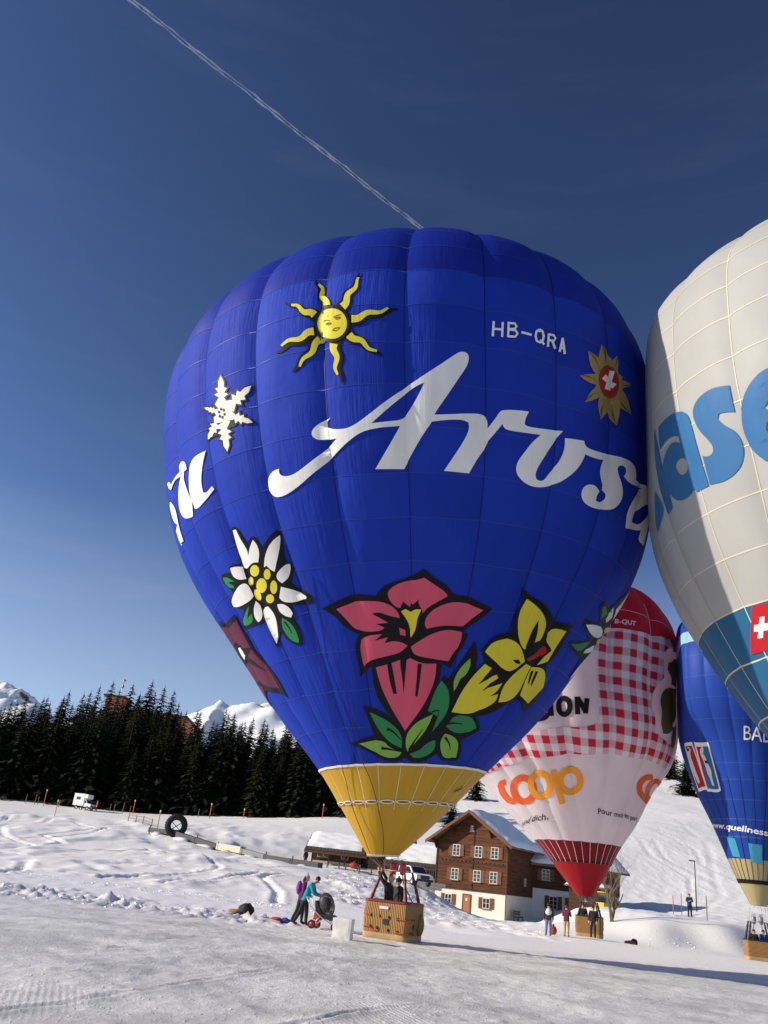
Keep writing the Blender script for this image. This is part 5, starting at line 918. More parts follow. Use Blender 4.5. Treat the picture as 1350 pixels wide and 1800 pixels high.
def window(fr, parent, u, z, w=.95, h=1.2, shutters=True, rows=3, face=-1.0, v=0.0):
    """fr(u,v,z)->world. Window on the plane v, seen from the -v side."""
    def box(mb, u0, u1, v0, v1, z0, z1):
        vs = [fr(a, b, c) for c in (z0, z1) for b in (v0, v1) for a in (u0, u1)]
        mb.raw(vs, [(0, 1, 3, 2), (4, 6, 7, 5), (0, 4, 5, 1), (2, 3, 7, 6), (0, 2, 6, 4), (1, 5, 7, 3)])
    m = MB()
    t = .07
    for a in ((u - w / 2, u - w / 2 + t, z - h / 2, z + h / 2), (u + w / 2 - t, u + w / 2, z - h / 2, z + h / 2), (u - w / 2 + t, u + w / 2 - t, z - h / 2, z - h / 2 + t), (u - w / 2 + t, u + w / 2 - t, z + h / 2 - t, z + h / 2), (u - .035, u + .035, z - h / 2 + t, z + h / 2 - t)):
        box(m, a[0], a[1], v - .06, v + .02, a[2], a[3])
    f = m.build('window', WHITEPAINT, parent)
    m = MB()
    for k in range(1, rows):
        zz = z - h / 2 + h * k / rows
        for a, b in ((u - w / 2 + t, u - .035), (u + .035, u + w / 2 - t)):
            box(m, a, b, v - .05, v, zz - .02, zz + .02)
    m.build('glazing_bar', WHITEPAINT, f)
    for a, b in ((u - w / 2 + t, u - .035), (u + .035, u + w / 2 - t)):
        m = MB(); box(m, a, b, v - .03, v - .01, z - h / 2 + t, z + h / 2 - t); m.build('pane', GLASS, f)
    m = MB(); box(m, u - w / 2 - .12, u + w / 2 + .12, v - .16, v - .001, z - h / 2 - .09, z - h / 2); m.build('sill', PLANK, f)
    if shutters:
        for a, b in ((u - w / 2 - w * .55, u - w / 2 - .03), (u + w / 2 + .03, u + w / 2 + w * .55)):
            m = MB(); box(m, a, b, v - .07, v - .015, z - h / 2 - .02, z + h / 2 + .02)
            box(m, a + .05, b - .05, v - .095, v - .07, z - .05, z + .05)
            m.build('shutter', SHUTTER, f)
    return f
def frame_at(ox, oy, ang):
    ca, sa = math.cos(ang), math.sin(ang)
    return lambda u, v, z: (ox + u * ca - v * sa, oy + u * sa + v * ca, z)
def fbox(mb, fr, u0, u1, v0, v1, z0, z1, mi=0):
    vs = [fr(a, b, c) for c in (z0, z1) for b in (v0, v1) for a in (u0, u1)]
    mb.raw(vs, [(0, 1, 3, 2), (4, 6, 7, 5), (0, 4, 5, 1), (2, 3, 7, 6), (0, 2, 6, 4), (1, 5, 7, 3)], mi)
    return mb
def fprism(mb, fr, poly, v0, v1, mi=0):
    """poly in (u,z), extruded along v."""
    n = len(poly)
    vs = [fr(a, v0, c) for a, c in poly] + [fr(a, v1, c) for a, c in poly]
    mb.raw(vs, [tuple(range(n)), tuple(range(2 * n - 1, n - 1, -1))] + [((i + 1) % n, i, i + n, (i + 1) % n + n) for i in range(n)], mi)
    return mb
def snow_slab(fr, u0, u1, v0, v1, zf, th, seed, name, parent, nu=26, nv=18):
    """thick soft-edged snow on a roof plane, zf(u)->roof height."""
    rnd = random.Random(seed)
    vs, fs = [], []
    for i in range(nu + 1):
        for j in range(nv + 1):
            a, b = i / nu, j / nv
            e = min(1, min(a, 1 - a) * nu / 2.2) * min(1, min(b, 1 - b) * nv / 2.2)
            u = u0 + (u1 - u0) * a + .05 * math.sin(j * 1.3 + seed); v = v0 + (v1 - v0) * b + .06 * math.sin(i * 1.1 + seed)
            vs.append(fr(u, v, zf(u) + .01 + th * (e ** .5) * (1 + .12 * math.sin(i * .7 + seed) * math.sin(j * .9))))
    for i in range(nu):
        for j in range(nv):
            k = i * (nv + 1) + j
            fs.append((k, k + 1, k + nv + 2, k + nv + 1))
    m = MB(); m.raw(vs, fs)
    o = m.build(name, SNOWCLEAN, parent, smooth=True)
    return o
def chalet():
    W, D, zb, zs = 8.6, 8.0, -.5, 2.0
    fr = frame_at(10.6, 102.0, R(-34))
    roof = lambda u: 10.15 - .66 * abs(u - W / 2)
    root = thing('chalet', 'brown wooden chalet with white ground floor and snowy gable roof', 'house', fr(W / 2, D / 2, zb))
    fbox(MB(), fr, 0, W, 0, D, zb - .6, zs).build('ground_floor_wall', PLASTER, root)
    m = MB()
    fprism(m, fr, [(-.06, zs), (W + .06, zs), (W + .06, roof(W + .06) - .12), (W / 2, roof(W / 2) - .12), (-.06, roof(-.06) - .12)], -.06, D + .06)
    m.build('wooden_wall', WOOD, root)
    for u in (-.1, W * .515, W + .02):
        fbox(MB(), fr, u, u + .16, -.13, -.055, zs, roof(u + .08) - .5).build('corner_post', WOODDARK, root)
    m = MB()
    for z in (zs + .0, 4.72):
        fbox(m, fr, .1, W - .02, -.11, -.062, z, z + .16)
    m.build('floor_beam', WOODDARK, root)
    for k in range(16):
        u = .5 + k * .5
        fbox(MB(), fr, u, u + .17, -.14, -.111, 4.9, 5.05).build('joist_end', WOODDARK, root)
    # roof: two slopes of boards with a thick layer of snow
    oh, ov = 1.0, 1.25
    rf = MB()
    for s in (-1, 1):
        ue = W / 2 + s * (W / 2 + oh)
        pts = [(W / 2, roof(W / 2)), (ue, roof(ue)), (ue, roof(ue) + .16), (W / 2, roof(W / 2) + .16)]
        fprism(rf, fr, pts if s > 0 else pts[::-1], -ov, D + .9)
    rfo = rf.build('roof', PLANK, root)
    for s in (-1, 1):
        ue = W / 2 + s * (W / 2 + oh + .04)
        m = MB()
        pts = [(W / 2, roof(W / 2) - .14), (ue, roof(ue) - .14), (ue, roof(ue) + .20), (W / 2, roof(W / 2) + .20)]
        fprism(m, fr, pts if s > 0 else pts[::-1], -ov - .09, -ov + .0)
        m.build('barge_board', SHUTTER, rfo)
        for u in (W / 2 + s * (W / 2 + .2), W / 2 + s * W * .27):
            fbox(MB(), fr, u - .11, u + .11, -ov + .1, .0, roof(u) - .36, roof(u) - .12).build('purlin_end', WOODDARK, rfo)
            fprism(MB(), lambda a, b, c, u=u: fr(u + b, a, c), [(-.75, roof(u) - .36), (-.06, roof(u) - .36), (-.06, roof(u) - 1.1)], -.07, .07).build('bracket', WOODDARK, rfo)
        u0, u1 = (W / 2 - W / 2 - oh + .05, W / 2) if s < 0 else (W / 2, W + oh - .05)
        snow_slab(fr, u0 - (.0 if s < 0 else .3), u1 + (.3 if s < 0 else 0), -ov + .12, D + .8, lambda u: roof(u) + .16, .42, 3 + s, 'roof_snow', rfo)
    for u in (.28 * W, .60 * W, .83 * W):
        window(fr, root, u, 6.05, .92, 1.2, v=-.07)
        window(fr, root, u - .03, 3.55, .92, 1.2, v=-.07)
    window(fr, root, W / 2 - .02, 8.45, .45, .6, False, 2, v=-.07)
    for u in (.2 * W, .74 * W):
        window(fr, root, u, .95, .85, 1.05, rows=2, v=-.01)
    d = fbox(MB(), fr, .465 * W - .42, .465 * W + .42, -.06, .02, zb + .02, zb + 2.05).build('door', DOORW, root)
    m = MB()
    for a, b, c, e in ((-.52, -.425, zb, zb + 2.16), (.425, .52, zb, zb + 2.16), (-.425, .425, zb + 2.06, zb + 2.16)):
        fbox(m, fr, .465 * W + a, .465 * W + b, -.09, .02, c, e)
    m.build('door_frame', SHUTTER, d)
    fbox(MB(), fr, .465 * W - .12, .465 * W + .12, -.075, -.061, zb + 1.45, zb + 1.75).build('notice', WHITEPAINT, d)
    fbox(MB(), fr, .465 * W + .28, .465 * W + .36, -.11, -.061, zb + .98, zb + 1.04).build('handle', mat('grey_metal', (.4, .4, .42), .4, metal=.7), d)
    m = MB(); m.tube([fr(W + .1, -.25, roof(W + .1) - .55), fr(W + .06, -.12, 6.2), fr(W + .06, -.12, zb)], .05, 6); m.build('downpipe', mat('copper_pipe', (.13, .07, .05), .5, metal=.4), root)
    # side wall window
    fs = lambda u, v, z: fr(W - v, u, z)
    window(fs, root, D * .62, 3.5, .6, .8, True, 2, v=-.07)
    # annex behind, running off to the right
    c = fr(W - .6, D - 1.2, 0)
    fa = frame_at(c[0], c[1], R(9))
    AL = 11.5
    an = thing('annex_building', 'low annex with white wall and dark wooden upper storey behind the red balloon', 'house', fa(AL / 2, 2, -.3))
    fbox(MB(), fa, .3, AL, 0, 6, -1.0, 3.1).build('white_wall', mat('shaded_white_render', (.66, .66, .65), .9, var=.05, scale=1.2), an)
    fbox(MB(), fa, .3, AL + .1, -.08, 6.1, 3.1, 5.9).build('wooden_wall', WOODDARK, an)
    m = MB()
    pa = [(-1.1, 5.5), (3.0, 7.6), (7.2, 5.6), (7.2, 5.8), (3.0, 7.8), (-1.1, 5.7)]
    fv = lambda u, v, z: fa(v, u, z)
    fprism(m, fv, pa, .2, AL + .9)
    ro = m.build('roof', PLANK, an)
    snow_slab(fv, -1.0, 3.2, .3, AL + .8, lambda u: 7.8 - .512 * abs(u - 3.0), .4, 9, 'roof_snow', ro)
    snow_slab(fv, 2.9, 7.1, .3, AL + .8, lambda u: 7.8 - .476 * abs(u - 3.0), .4, 10, 'roof_snow', ro)
    for u in (3.4, 5.9):
        window(fa, an, u, 1.75, 1.0, 1.35, True, 3, v=-.01)
    window(fa, an, 2.4, 4.6, 1.0, 1.2, True, 3, v=-.09)
    # bench leaning at the side wall
    bx = fr(W + .55, 1.9, 0); bz = hz(bx[0], bx[1]) - .05
    fb = lambda u, v, z: fr(W + .55 - v, 1.1 + u, z + bz)
    b = thing('wooden_bench', 'grey wooden bench standing against the side of the chalet', 'bench', fb(.8, 0, 0))
    for k in range(2):
        fbox(MB(), fb, 0, 1.8, -.42 + k * .2, -.25 + k * .2, .45, .5).build('seat_plank', PLANK, b)
        fbox(MB(), fb, 0, 1.8, .02, .06, .65 + k * .22, .8 + k * .22).build('back_plank', PLANK, b)
    for u in (.2, 1.5):
        m = MB(); fbox(m, fb, u, u + .08, -.4, -.32, 0, .45); fbox(m, fb, u, u + .08, .07, .13, 0, 1.05); fbox(m, fb, u + .005, u + .075, -.32, .07, .38, .445); m.build('leg', PLANK, b)
    return fr
chalet()

# ---------------------------------------------------------------- low huts left of the chalet
def hut(name, label, ox, oy, ang, W, D, zb, wall, pitch, ov, wins, seed, posts=True):
    """low building: eave side to the camera, ridge parallel to the front."""
    fr = frame_at(ox, oy, ang)
    fv = lambda u, v, z: fr(v, u, z)
    root = thing(name, label, 'hut', fr(W / 2, D / 2, zb))
    fbox(MB(), fr, 0, W, 0, D, zb - 1.2, zb + .75).build('base_wall', mat('pale_base', (.55, .50, .38), .9, var=.1), root)
    fbox(MB(), fr, .03, W - .03, .03, D - .03, zb + .75, zb + wall).build('wooden_wall', WOODDARK, root)
    mid = D / 2
    roof = lambda v: zb + wall + .15 + pitch * (mid - abs(v - mid))
    m = MB()
    fprism(m, fv, [(-ov, roof(-ov)), (mid, roof(mid)), (D + ov, roof(D + ov)), (D + ov, roof(D + ov) + .14), (mid, roof(mid) + .14), (-ov, roof(-ov) + .14)], -.8, W + .8)
    ro = m.build('roof', TILE, root)
    m = MB(); fprism(m, fv, [(-ov - .06, roof(-ov) - .18), (-ov - .0, roof(-ov) - .18), (-ov - .0, roof(-ov) + .10), (-ov - .06, roof(-ov) + .10)], -.8, W + .8); m.build('fascia', SHUTTER, ro)
    for k in range(int((W + 1.6) / .42)):
        a = -.78 + k * .42
        fprism(MB(), fv, [(-ov - .05, roof(-ov) + .142), (-ov + .75, roof(-ov + .75) + .142), (-ov + .75, roof(-ov + .75) + .20), (-ov - .05, roof(-ov) + .20)], a, a + .36).build('eave_tile', TILE, ro)
    snow_slab(fv, -ov + .75, mid + .15, -.7, W + .7, lambda v: roof(v) + .14, .4, seed, 'roof_snow', ro)
    snow_slab(fv, mid - .15, D + ov - .1, -.7, W + .7, lambda v: roof(v) + .14, .4, seed + 1, 'roof_snow', ro)
    for u, w in wins:
        window(fr, root, u, zb + 1.55, w, .8, False, 1, v=.02)
    if posts:
        for u in (.2, W * .36, W * .68, W - .3):
            fbox(MB(), fr, u, u + .14, -ov + .15, -ov + .29, zb - .6, roof(-ov + .2) - .02).build('post', WOODDARK, root)
    return fr
hut('snowy_hut', 'low dark hut with snow-covered roof left of the yellow balloon skirt', -4.1, 111, R(-8), 6.3, 6.5, 2.75, 2.0, .50, .9, ((1.5, 1.5), (4.2, .9)), 4)
hut('barn', 'tall dark barn behind the yellow skirt between the two snowy huts', 2.9, 108.6, R(-10), 4.6, 6.0, 2.4, 2.9, .55, .6, (), 6, False)
hut('snowy_hut', 'low hut with snow-covered roof between the yellow skirt and the chalet', 5.6, 106, R(-12), 6.6, 6.8, 2.1, 2.1, .52, 1.0, ((1.4, .9), (4.6, 1.1)), 8)

# ================================================================ things on the snow
ORANGE = mat('marker_orange', (.62, .10, .03), .6, var=.1)
STAKEW = mat('stake_wood', (.22, .16, .10), .9, var=.3, scale=8)
METAL = mat('grey_metal', (.4, .4, .42), .4, metal=.7)
DARKMETAL = mat('dark_metal', (.05, .05, .055), .5, metal=.5)
BLACKRUB = mat('black_rubber', (.018, .018, .02), .75, var=.2, bump=.3, bscale=6)
def pole(x, y, h, label, m, r=.05, cap=True, lean=(0, 0), name='marker_pole', cat='pole', group=None):
    z = hz(x, y)
    root = thing(name, label, cat, (x, y, z), group)
    MB().tube([(x, y, z - .3), (x + lean[0] * h, y + lean[1] * h, z + h)], r, 7).build('shaft', m, root, smooth=True)
    if cap:
        MB().tube([(x + lean[0] * h, y + lean[1] * h, z + h - .22), (x + lean[0] * h, y + lean[1] * h, z + h + .05)], r * 1.5, 7).build('tip', mat('reflective_tip', (.75, .72, .68), .4), root, smooth=True)
pole(-51.5, 150, 2.6, 'tall orange marker pole left of the white camper truck', ORANGE, .06)
pole(-42.0, 128, 2.2, 'orange marker pole on the slope just below the white camper truck', ORANGE, .05)
pole(-36.4, 150, 2.2, 'orange marker pole on the crest right of the camper truck', ORANGE, .06)
pole(-24.6, 116, 2.3, 'orange pole just left of and behind the big tyre', ORANGE, .06)
pole(-23.3, 149, 2.4, 'orange marker pole on the crest above and right of the big tyre', ORANGE, .06)
pole(-17.8, 150, 1.6, 'short orange pole in the middle of the crest before the wood', ORANGE, .055)
pole(-4.5, 150, 2.3, 'orange marker pole on the crest beside the yellow skirt', ORANGE, .06)
for x, h in ((-55, 1.5), (-53.4, 1.7), (-52.9, 1.3), (-49.3, 1.2), (-40.6, 1.3), (-39.9, 1.3), (-38.4, 1.7), (-37.2, 1.2), (-25.6, 1.4)):
    pole(x, 151, h, 'thin grey wooden stake along the crest before the wood', STAKEW, .05, False, (.03, 0), 'wooden_stake', 'stake', 'wooden stakes along the crest')
pole(28.9, 71, 1.8, 'thin brown stick upright in the bank below the man on the mound', STAKEW, .04, False, (0, 0), 'wooden_stake', 'stake')
pole(30.3, 82, 1.6, 'thin red pole left of the man on the mound', ORANGE, .04, False)
pole(32.2, 85, 1.9, 'thin grey stick between the red pole and the lamp post', STAKEW, .035, False, (0, 0), 'wooden_stake', 'stake')
pole(3.2, 70, 1.9, 'thin pole on the bank left of the balloon burner', METAL, .03, False, (.02, 0))

def lamp_post():
    x, y = 37.6, 95.0; z = hz(x, y)
    root = thing('lamp_post', 'slim grey lamp post on the snow slope', 'lamp post', (x, y, z))
    MB().tube([(x, y, z - .3), (x, y, 7.4)], [.07, .05], 8).build('pole', DARKMETAL, root, smooth=True)
    MB().at(x - .25, y, 7.4).box(-.35, .3, -.1, .1, -.02, .09).build('lamp_head', DARKMETAL, root, bevel=.02)
lamp_post()

def tyre():
    x, y = -20.7, 108.0; z = hz(x, y)
    root = thing('tyre_gate', 'giant black tyre standing upright on the snow', 'tyre', (x, y, z))
    MB().at(x, y, z + 1.28, R(8)).torus(.98, .36, 36, 12).build('tyre', BLACKRUB, root, smooth=True)
    m = MB().at(x, y, z + 1.28, R(8))
    for k in range(30):
        a = 2 * math.pi * k / 30
        m.tube([(1.33 * math.cos(a), -.28, 1.33 * math.sin(a)), (1.36 * math.cos(a + .06), 0, 1.36 * math.sin(a + .06)), (1.33 * math.cos(a), .28, 1.33 * math.sin(a))], .035, 4)
    m.build('tread', BLACKRUB, root)
    m = MB().at(x, y, z + 1.28, R(8))
    m.tube([(-.6, 0, -.55), (.55, 0, .35)], .05, 6).tube([(.6, 0.02, -.55), (-.55, 0.02, .35)], .05, 6).tube([(-.62, 0, -.5), (.62, 0, -.5)], .05, 6)
    m.build('brace', DARKMETAL, root)
tyre()
def conveyor():
    pts = [(-24.2, 110.5), (-21, 108.5), (-17.5, 106), (-14.6, 103.8), (-11.5, 101.5), (-8.6, 99.5), (-5.5, 97.2), (-2.4, 95.2)]
    zz = [hz(*p) for p in pts]
    root = thing('conveyor_lift', 'long low dark conveyor lift running down the snow from the tyre', 'conveyor', (pts[0][0], pts[0][1], zz[0]))
    for i in range(len(pts) - 1):
        (x0, y0), (x1, y1) = pts[i], pts[i + 1]
        a = math.atan2(y1 - y0, x1 - x0); L = math.hypot(x1 - x0, y1 - y0)
        m = MB().at(x0, y0, zz[i] + .62, a, 0, -math.atan2(zz[i + 1] - zz[i], L))
        m.box(0.02, L - .02, -.45, .45, -.5, .2 if i == 3 else .05)
        m.build('belt_section', [mat('pale_board', (.62, .55, .40), .8, var=.1), mat('belt_dark', (.06, .06, .065), .6), mat('belt_grey', (.22, .23, .23), .6, var=.1)][0 if i == 3 else (2 if i == 4 else 1)], root, bevel=.02)
        MB().at(x0, y0, zz[i]).box(-.05, .05, -.55, -.46, -.3, .95).build('rail_post', DARKMETAL, root)
        snow_m = MB().at(x0 + .5 * (x1 - x0), y0 + .5 * (y1 - y0), .5 * (zz[i] + zz[i + 1]) + .05, a)
        snow_m.blob(0, -.75, -.1, L * (.2 + .12 * (i % 3)), .45, .32, 12, 6, jit=.2, seed=i).build('snow_pile', SNOW, root, smooth=True)
conveyor()
def rail_fence():
    pts = [(-31.5, 128), (-29.8, 125.5), (-28.2, 123), (-26.4, 120.5)]
    root = thing('rail_fence', 'short low wooden rail fence beside the snow road, left of the tyre', 'fence', (*pts[0], hz(*pts[0])))
    for i, p in enumerate(pts):
        z = hz(*p)
        MB().tube([(*p, z - .3), (*p, z + 1.0)], .07, 6).build('post', STAKEW, root)
        if i:
            q = pts[i - 1]; zq = hz(*q)
            for h in (.45, .85):
                MB().tube([(*q, zq + h), (*p, z + h)], .05, 6).build('rail', STAKEW, root)
rail_fence()

# ---------------------------------------------------------------- vehicles
VWHITE = mat('vehicle_white', (.80, .80, .79), .3, var=.03, spec=.5)
VDARK = mat('vehicle_dark', (.02, .022, .025), .4)
VGLASS = mat('vehicle_glass', (.015, .02, .025), .05, spec=.8)
def wheel(mb_root, x, y, z, rz, r=.36, w=.24):
    t = MB().at(x, y, z, rz).raw([], [])
    prof = [(r * .55, -w / 2), (r * .92, -w / 2), (r, -w * .35), (r, w * .35), (r * .92, w / 2), (r * .55, w / 2)]
    n = 18
    t.raw([(q * math.cos(2 * math.pi * k / n), s, q * math.sin(2 * math.pi * k / n)) for q, s in prof for k in range(n)], [(i * n + k, i * n + (k + 1) % n, (i + 1) * n + (k + 1) % n, (i + 1) * n + k) for i in range(len(prof) - 1) for k in range(n)])
    o = t.build('wheel', BLACKRUB, mb_root, smooth=True)
    h = MB().at(x, y, z, rz)
    h.raw([(q * math.cos(2 * math.pi * k / n), s, q * math.sin(2 * math.pi * k / n)) for q, s in [(r * .56, -w * .48), (.05, -w * .3), (.05, w * .3), (r * .56, w * .48)] for k in range(n)], [(i * n + k, i * n + (k + 1) % n, (i + 1) * n + (k + 1) % n, (i + 1) * n + k) for i in range(3) for k in range(n)])
    h.build('rim', METAL, o, smooth=True)
def suv():
    x, y, rz = 6.9, 86.5, R(-68); z = hz(x, y) + .05
    root = thing('white_car', 'white off-road car with dark front parked beside the snowy hut', 'car', (x, y, z))
    A = lambda: MB().at(x, y, z, rz)   # +x = front
    sec = lambda zs: zs
    body = A()
    prof = [(-2.2, .45), (2.15, .42), (2.28, .62), (2.22, .95), (1.25, 1.08), (-2.15, 1.08), (-2.28, .9)]
    body.prism(prof, -.9, .9).build('body', VWHITE, root, bevel=.06)
    A().prism([(-2.1, 1.075), (1.15, 1.075), (.45, 1.68), (-1.85, 1.70)], -.80, .80).build('cabin', VWHITE, root, bevel=.07)
    A().raw([(1.2, -.72, 1.11), (1.2, .72, 1.11), (.55, .66, 1.66), (.55, -.66, 1.66)], [(0, 1, 2, 3)]).build('windscreen', VGLASS, root)
    for s in (-1, 1):
        A().raw([(.95, s * .815, 1.14), (.42, s * .812, 1.6), (-.4, s * .812, 1.6), (-.4, s * .815, 1.14)], [(0, 1, 2, 3)]).build('side_window', VGLASS, root)
        A().raw([(-.5, s * .815, 1.14), (-.5, s * .812, 1.6), (-1.7, s * .812, 1.6), (-1.95, s * .815, 1.14)], [(0, 1, 2, 3)]).build('side_window', VGLASS, root)
        A().cbox(2.26, s * .66, .80, .06, .36, .16).build('headlight', METAL, root, bevel=.02)
        A().cbox(.75, s * 1.0, 1.18, .14, .2, .14).build('mirror', VDARK, root, bevel=.03)
    A().cbox(2.25, 0, .78, .1, .9, .3).build('grille', VDARK, root, bevel=.02)
    A().cbox(2.26, 0, .5, .14, 1.75, .22).build('bumper', VDARK, root, bevel=.03)
    A().tube([(-1.6, -.62, 1.77), (.2, -.62, 1.75)], .025, 6).tube([(-1.6, .62, 1.77), (.2, .62, 1.75)], .025, 6).build('roof_rail', VDARK, root)
    for sx in (-1.4, 1.42):
        for s in (-1, 1):
            p = Matrix.Rotation(rz, 3, 'Z') @ Vector((sx, s * .82, 0))
            wheel(root, x + p.x, y + p.y, z + .36, rz)
suv()
def _scaled(m, k):
    m.M = m.M @ Matrix.Scale(k, 4); return m
def camper():
    x, y, rz = -44.6, 149.0, R(-18); z = hz(x, y) + .02
    root = thing('camper_truck', 'small white truck with box body parked on the snow crest', 'truck', (x, y, z))
    A = lambda: _scaled(MB().at(x, y, z, rz), .84)
    A().box(-1.9, .55, -.95, .95, .75, 3.0).build('box_body', VWHITE, root, bevel=.06)
    A().box(.2, 1.3, -.93, .93, 2.15, 2.95).build('cab_bunk', VWHITE, root, bevel=.08)
    A().prism([(.56, .6), (2.2, .6), (2.25, 1.15), (1.35, 1.3), (.95, 1.95), (.56, 2.0)], -.85, .85).build('cab', VWHITE, root, bevel=.05)
    A().raw([(1.36, -.74, 1.33), (1.36, .74, 1.33), (1.0, .7, 1.9), (1.0, -.7, 1.9)], [(0, 1, 2, 3)]).build('windscreen', VGLASS, root)
    A().raw([(1.2, -.86, 1.3), (.65, -.86, 1.3), (.65, -.86, 1.8), (.92, -.86, 1.8)], [(0, 1, 2, 3)]).build('side_window', VGLASS, root)
    A().cbox(-.8, -.96, 2.1, .9, .03, .5).build('box_window', VGLASS, root)
    A().cbox(2.24, 0, .75, .08, 1.6, .25).build('bumper', VDARK, root)
    for s in (-1, 1):
        A().cbox(2.26, s * .6, 1.0, .05, .3, .16).build('headlight', METAL, root)
    for sx in (-1.0, 1.5):
        for s in (-1, 1):
            p = Matrix.Rotation(rz, 3, 'Z') @ Vector((sx * .84, s * .66, 0))
            wheel(root, x + p.x, y + p.y, z + .31, rz, .31, .2)
camper()
def yellow_machine():
    x, y, rz = 26.6, 90, R(30); z = hz(x, y)
    YEL = mat('machine_yellow', (.55, .36, .03), .5, var=.1)
    root = thing('snow_machine', 'yellow snow machine parked behind the bare tree', 'machine', (x, y, z))
    A = lambda: MB().at(x, y, z, rz)
    A().box(-1.1, 1.1, -.6, .6, .4, 1.1).build('body', YEL, root, bevel=.06)
    A().box(-.7, .4, -.55, .55, 1.1, 2.0).build('cab', VGLASS, root, bevel=.05)
    A().box(-.8, .5, -.6, .6, 2.0, 2.1).build('cab_roof', YEL, root, bevel=.03)
    for s in (-1, 1):
        A().prism([(-1.2, .1), (-.9, 0), (.9, 0), (1.2, .1), (1.2, .45), (.9, .55), (-.9, .55), (-1.2, .45)], s * .62 - .16, s * .62 + .16).build('track', BLACKRUB, root)
yellow_machine()
def shed():
    fr = frame_at(24.5, 97, R(-30)); zb = 1.6
    root = thing('small_shed', 'small shed with snowy roof behind the bare tree', 'shed', fr(1.5, 1.5, zb))
    fbox(MB(), fr, 0, 3.4, 0, 3, zb - 1, zb + 2.0).build('wooden_wall', WOODDARK, root)
    ro = fbox(MB(), fr, -.4, 4.2, -.5, 3.5, zb + 2.0, zb + 2.15).build('roof', PLANK, root)
    snow_slab(fr, -.35, 4.1, -.45, 3.45, lambda u: zb + 2.15, .35, 2, 'roof_snow', ro)
shed()
# stone steps and terrace wall between hut and chalet
def steps():
    n = 15
    p0, p1 = Vector((8.6, 93.0, 1.75)), Vector((12.3, 92.4, -.35))
    root = thing('garden_steps', 'flight of dark stone steps leading down to the chalet', 'steps', tuple(p1))
    for i in range(n):
        p = p0.lerp(p1, i / (n - 1))
        p.z = max(p.z, hz(p.x, p.y) + .1)
        MB().at(p.x, p.y, p.z, R(-9)).box(-.2, .2, -.55, .55, -.35, .0).build('step', STONE, root, bevel=.015)
steps()
def terrace_wall():
    root = thing('terrace_wall', 'low pale retaining wall beside the parked white car', 'wall', (6.8, 90.2, 1.5))
    for i in range(7):
        for j in range(2):
            MB().at(3.4 + i * .98 + (j % 2) * .4, 92.6 - i * .08, hz(6, 91) - .35 + j * .34, R(-4)).box(0, .95, -.2, .2, 0, .32).build('stone', mat('pale_stone', (.45, .41, .33), .9, var=.2, bump=.4, bscale=6), root, bevel=.03)
terrace_wall()
def picnic(x, y, rz, label):
    z = hz(x, y)
    root = thing('picnic_table', label, 'table', (x, y, z), None)
    A = lambda: MB().at(x, y, z, rz)
    for k in range(4):
        A().box(-.95, .95, -.36 + k * .18, -.2 + k * .18, .72, .76).build('top_plank', PLANK, root)
    for s in (-1, 1):
        A().box(-.95, .95, s * .72 - .13, s * .72 + .13, .43, .47).build('seat_plank', PLANK, root)
        A().tube([(s * .7, -.75, 0), (s * .7, -.2, .72)], .045, 5).tube([(s * .7, .75, 0), (s * .7, .2, .72)], .045, 5).tube([(s * .7, -.75, .42), (s * .7, .75, .42)], .04, 5).build('leg_frame', PLANK, root)
picnic(-1.2, 107.2, R(5), 'wooden picnic table before the left snowy hut, nearest its corner')
picnic(1.0, 106.4, R(-4), 'wooden picnic table in the middle of the row before the left hut')
picnic(2.6, 104.0, R(-8), 'wooden picnic table beside the barn behind the basket pilot')
picnic(9.8, 97.5, R(-20), 'wooden table between the white car and the chalet')

# ---------------------------------------------------------------- white cube, bundles, bags
def soft_box(x, y, w, d, h, rz, name, label, cat, m):
    z = hz(x, y)
    root = thing(name, label, cat, (x, y, z))
    bm = bmesh.new()
    bmesh.ops.create_cube(bm, size=1)
    bmesh.ops.subdivide_edges(bm, edges=bm.edges[:], cuts=7, use_grid_fill=True)
    for v in bm.verts:
        p = v.co.copy(); s = Vector((p.x * w, p.y * d, (p.z + .5) * h))
        n = mnoise.noise(s * 3.0) * .018 + mnoise.noise(s * 8) * .006
        e = (1 - (abs(p.x) * 2) ** 6) * (1 - (abs(p.z) * 2) ** 6)
        s.y += math.copysign(.012 * e, p.y); s += Vector((n, n, n * .5))
        v.co = s
    mm = MB().at(x, y, z - .02, rz)
    mm.raw([tuple(v.co) for v in bm.verts], [[v.index for v in f.verts] for f in bm.faces])
    bm.free()
    b = mm.build('cover', m, root, smooth=False)
    return root
soft_box(.22, 29.3, .60, .42, .62, R(-14), 'cushion_cube', 'white padded cube standing on the snow between pushchair and basket', 'cube', mat('white_vinyl', (.74, .72, .66), .5, var=.05, scale=3, bump=.2, bscale=5))
def heap(x, y, parts, name, label, cat):
    z = hz(x, y)
    root = thing(name, label, cat, (x, y, z))
    for i, (nm, dx, dy, rx, ry, rz_, m) in enumerate(parts):
        MB().blob(x + dx, y + dy, z + rz_ * .75, rx, ry, rz_, 14, 9, jit=.28, seed=i + int(x * 10)).build(nm, m, root, smooth=True)
CANVAS = mat('black_canvas', (.02, .02, .022), .8, var=.4, scale=8, bump=.5, bscale=9)
TAN = mat('tan_cloth', (.36, .17, .07), .8, var=.3, scale=8, bump=.5, bscale=9)
REDC = mat('red_cloth', (.42, .04, .03), .75, var=.25, scale=8, bump=.5, bscale=9)
BLUC = mat('blue_cloth', (.03, .07, .35), .75, var=.25, scale=8, bump=.5, bscale=9)
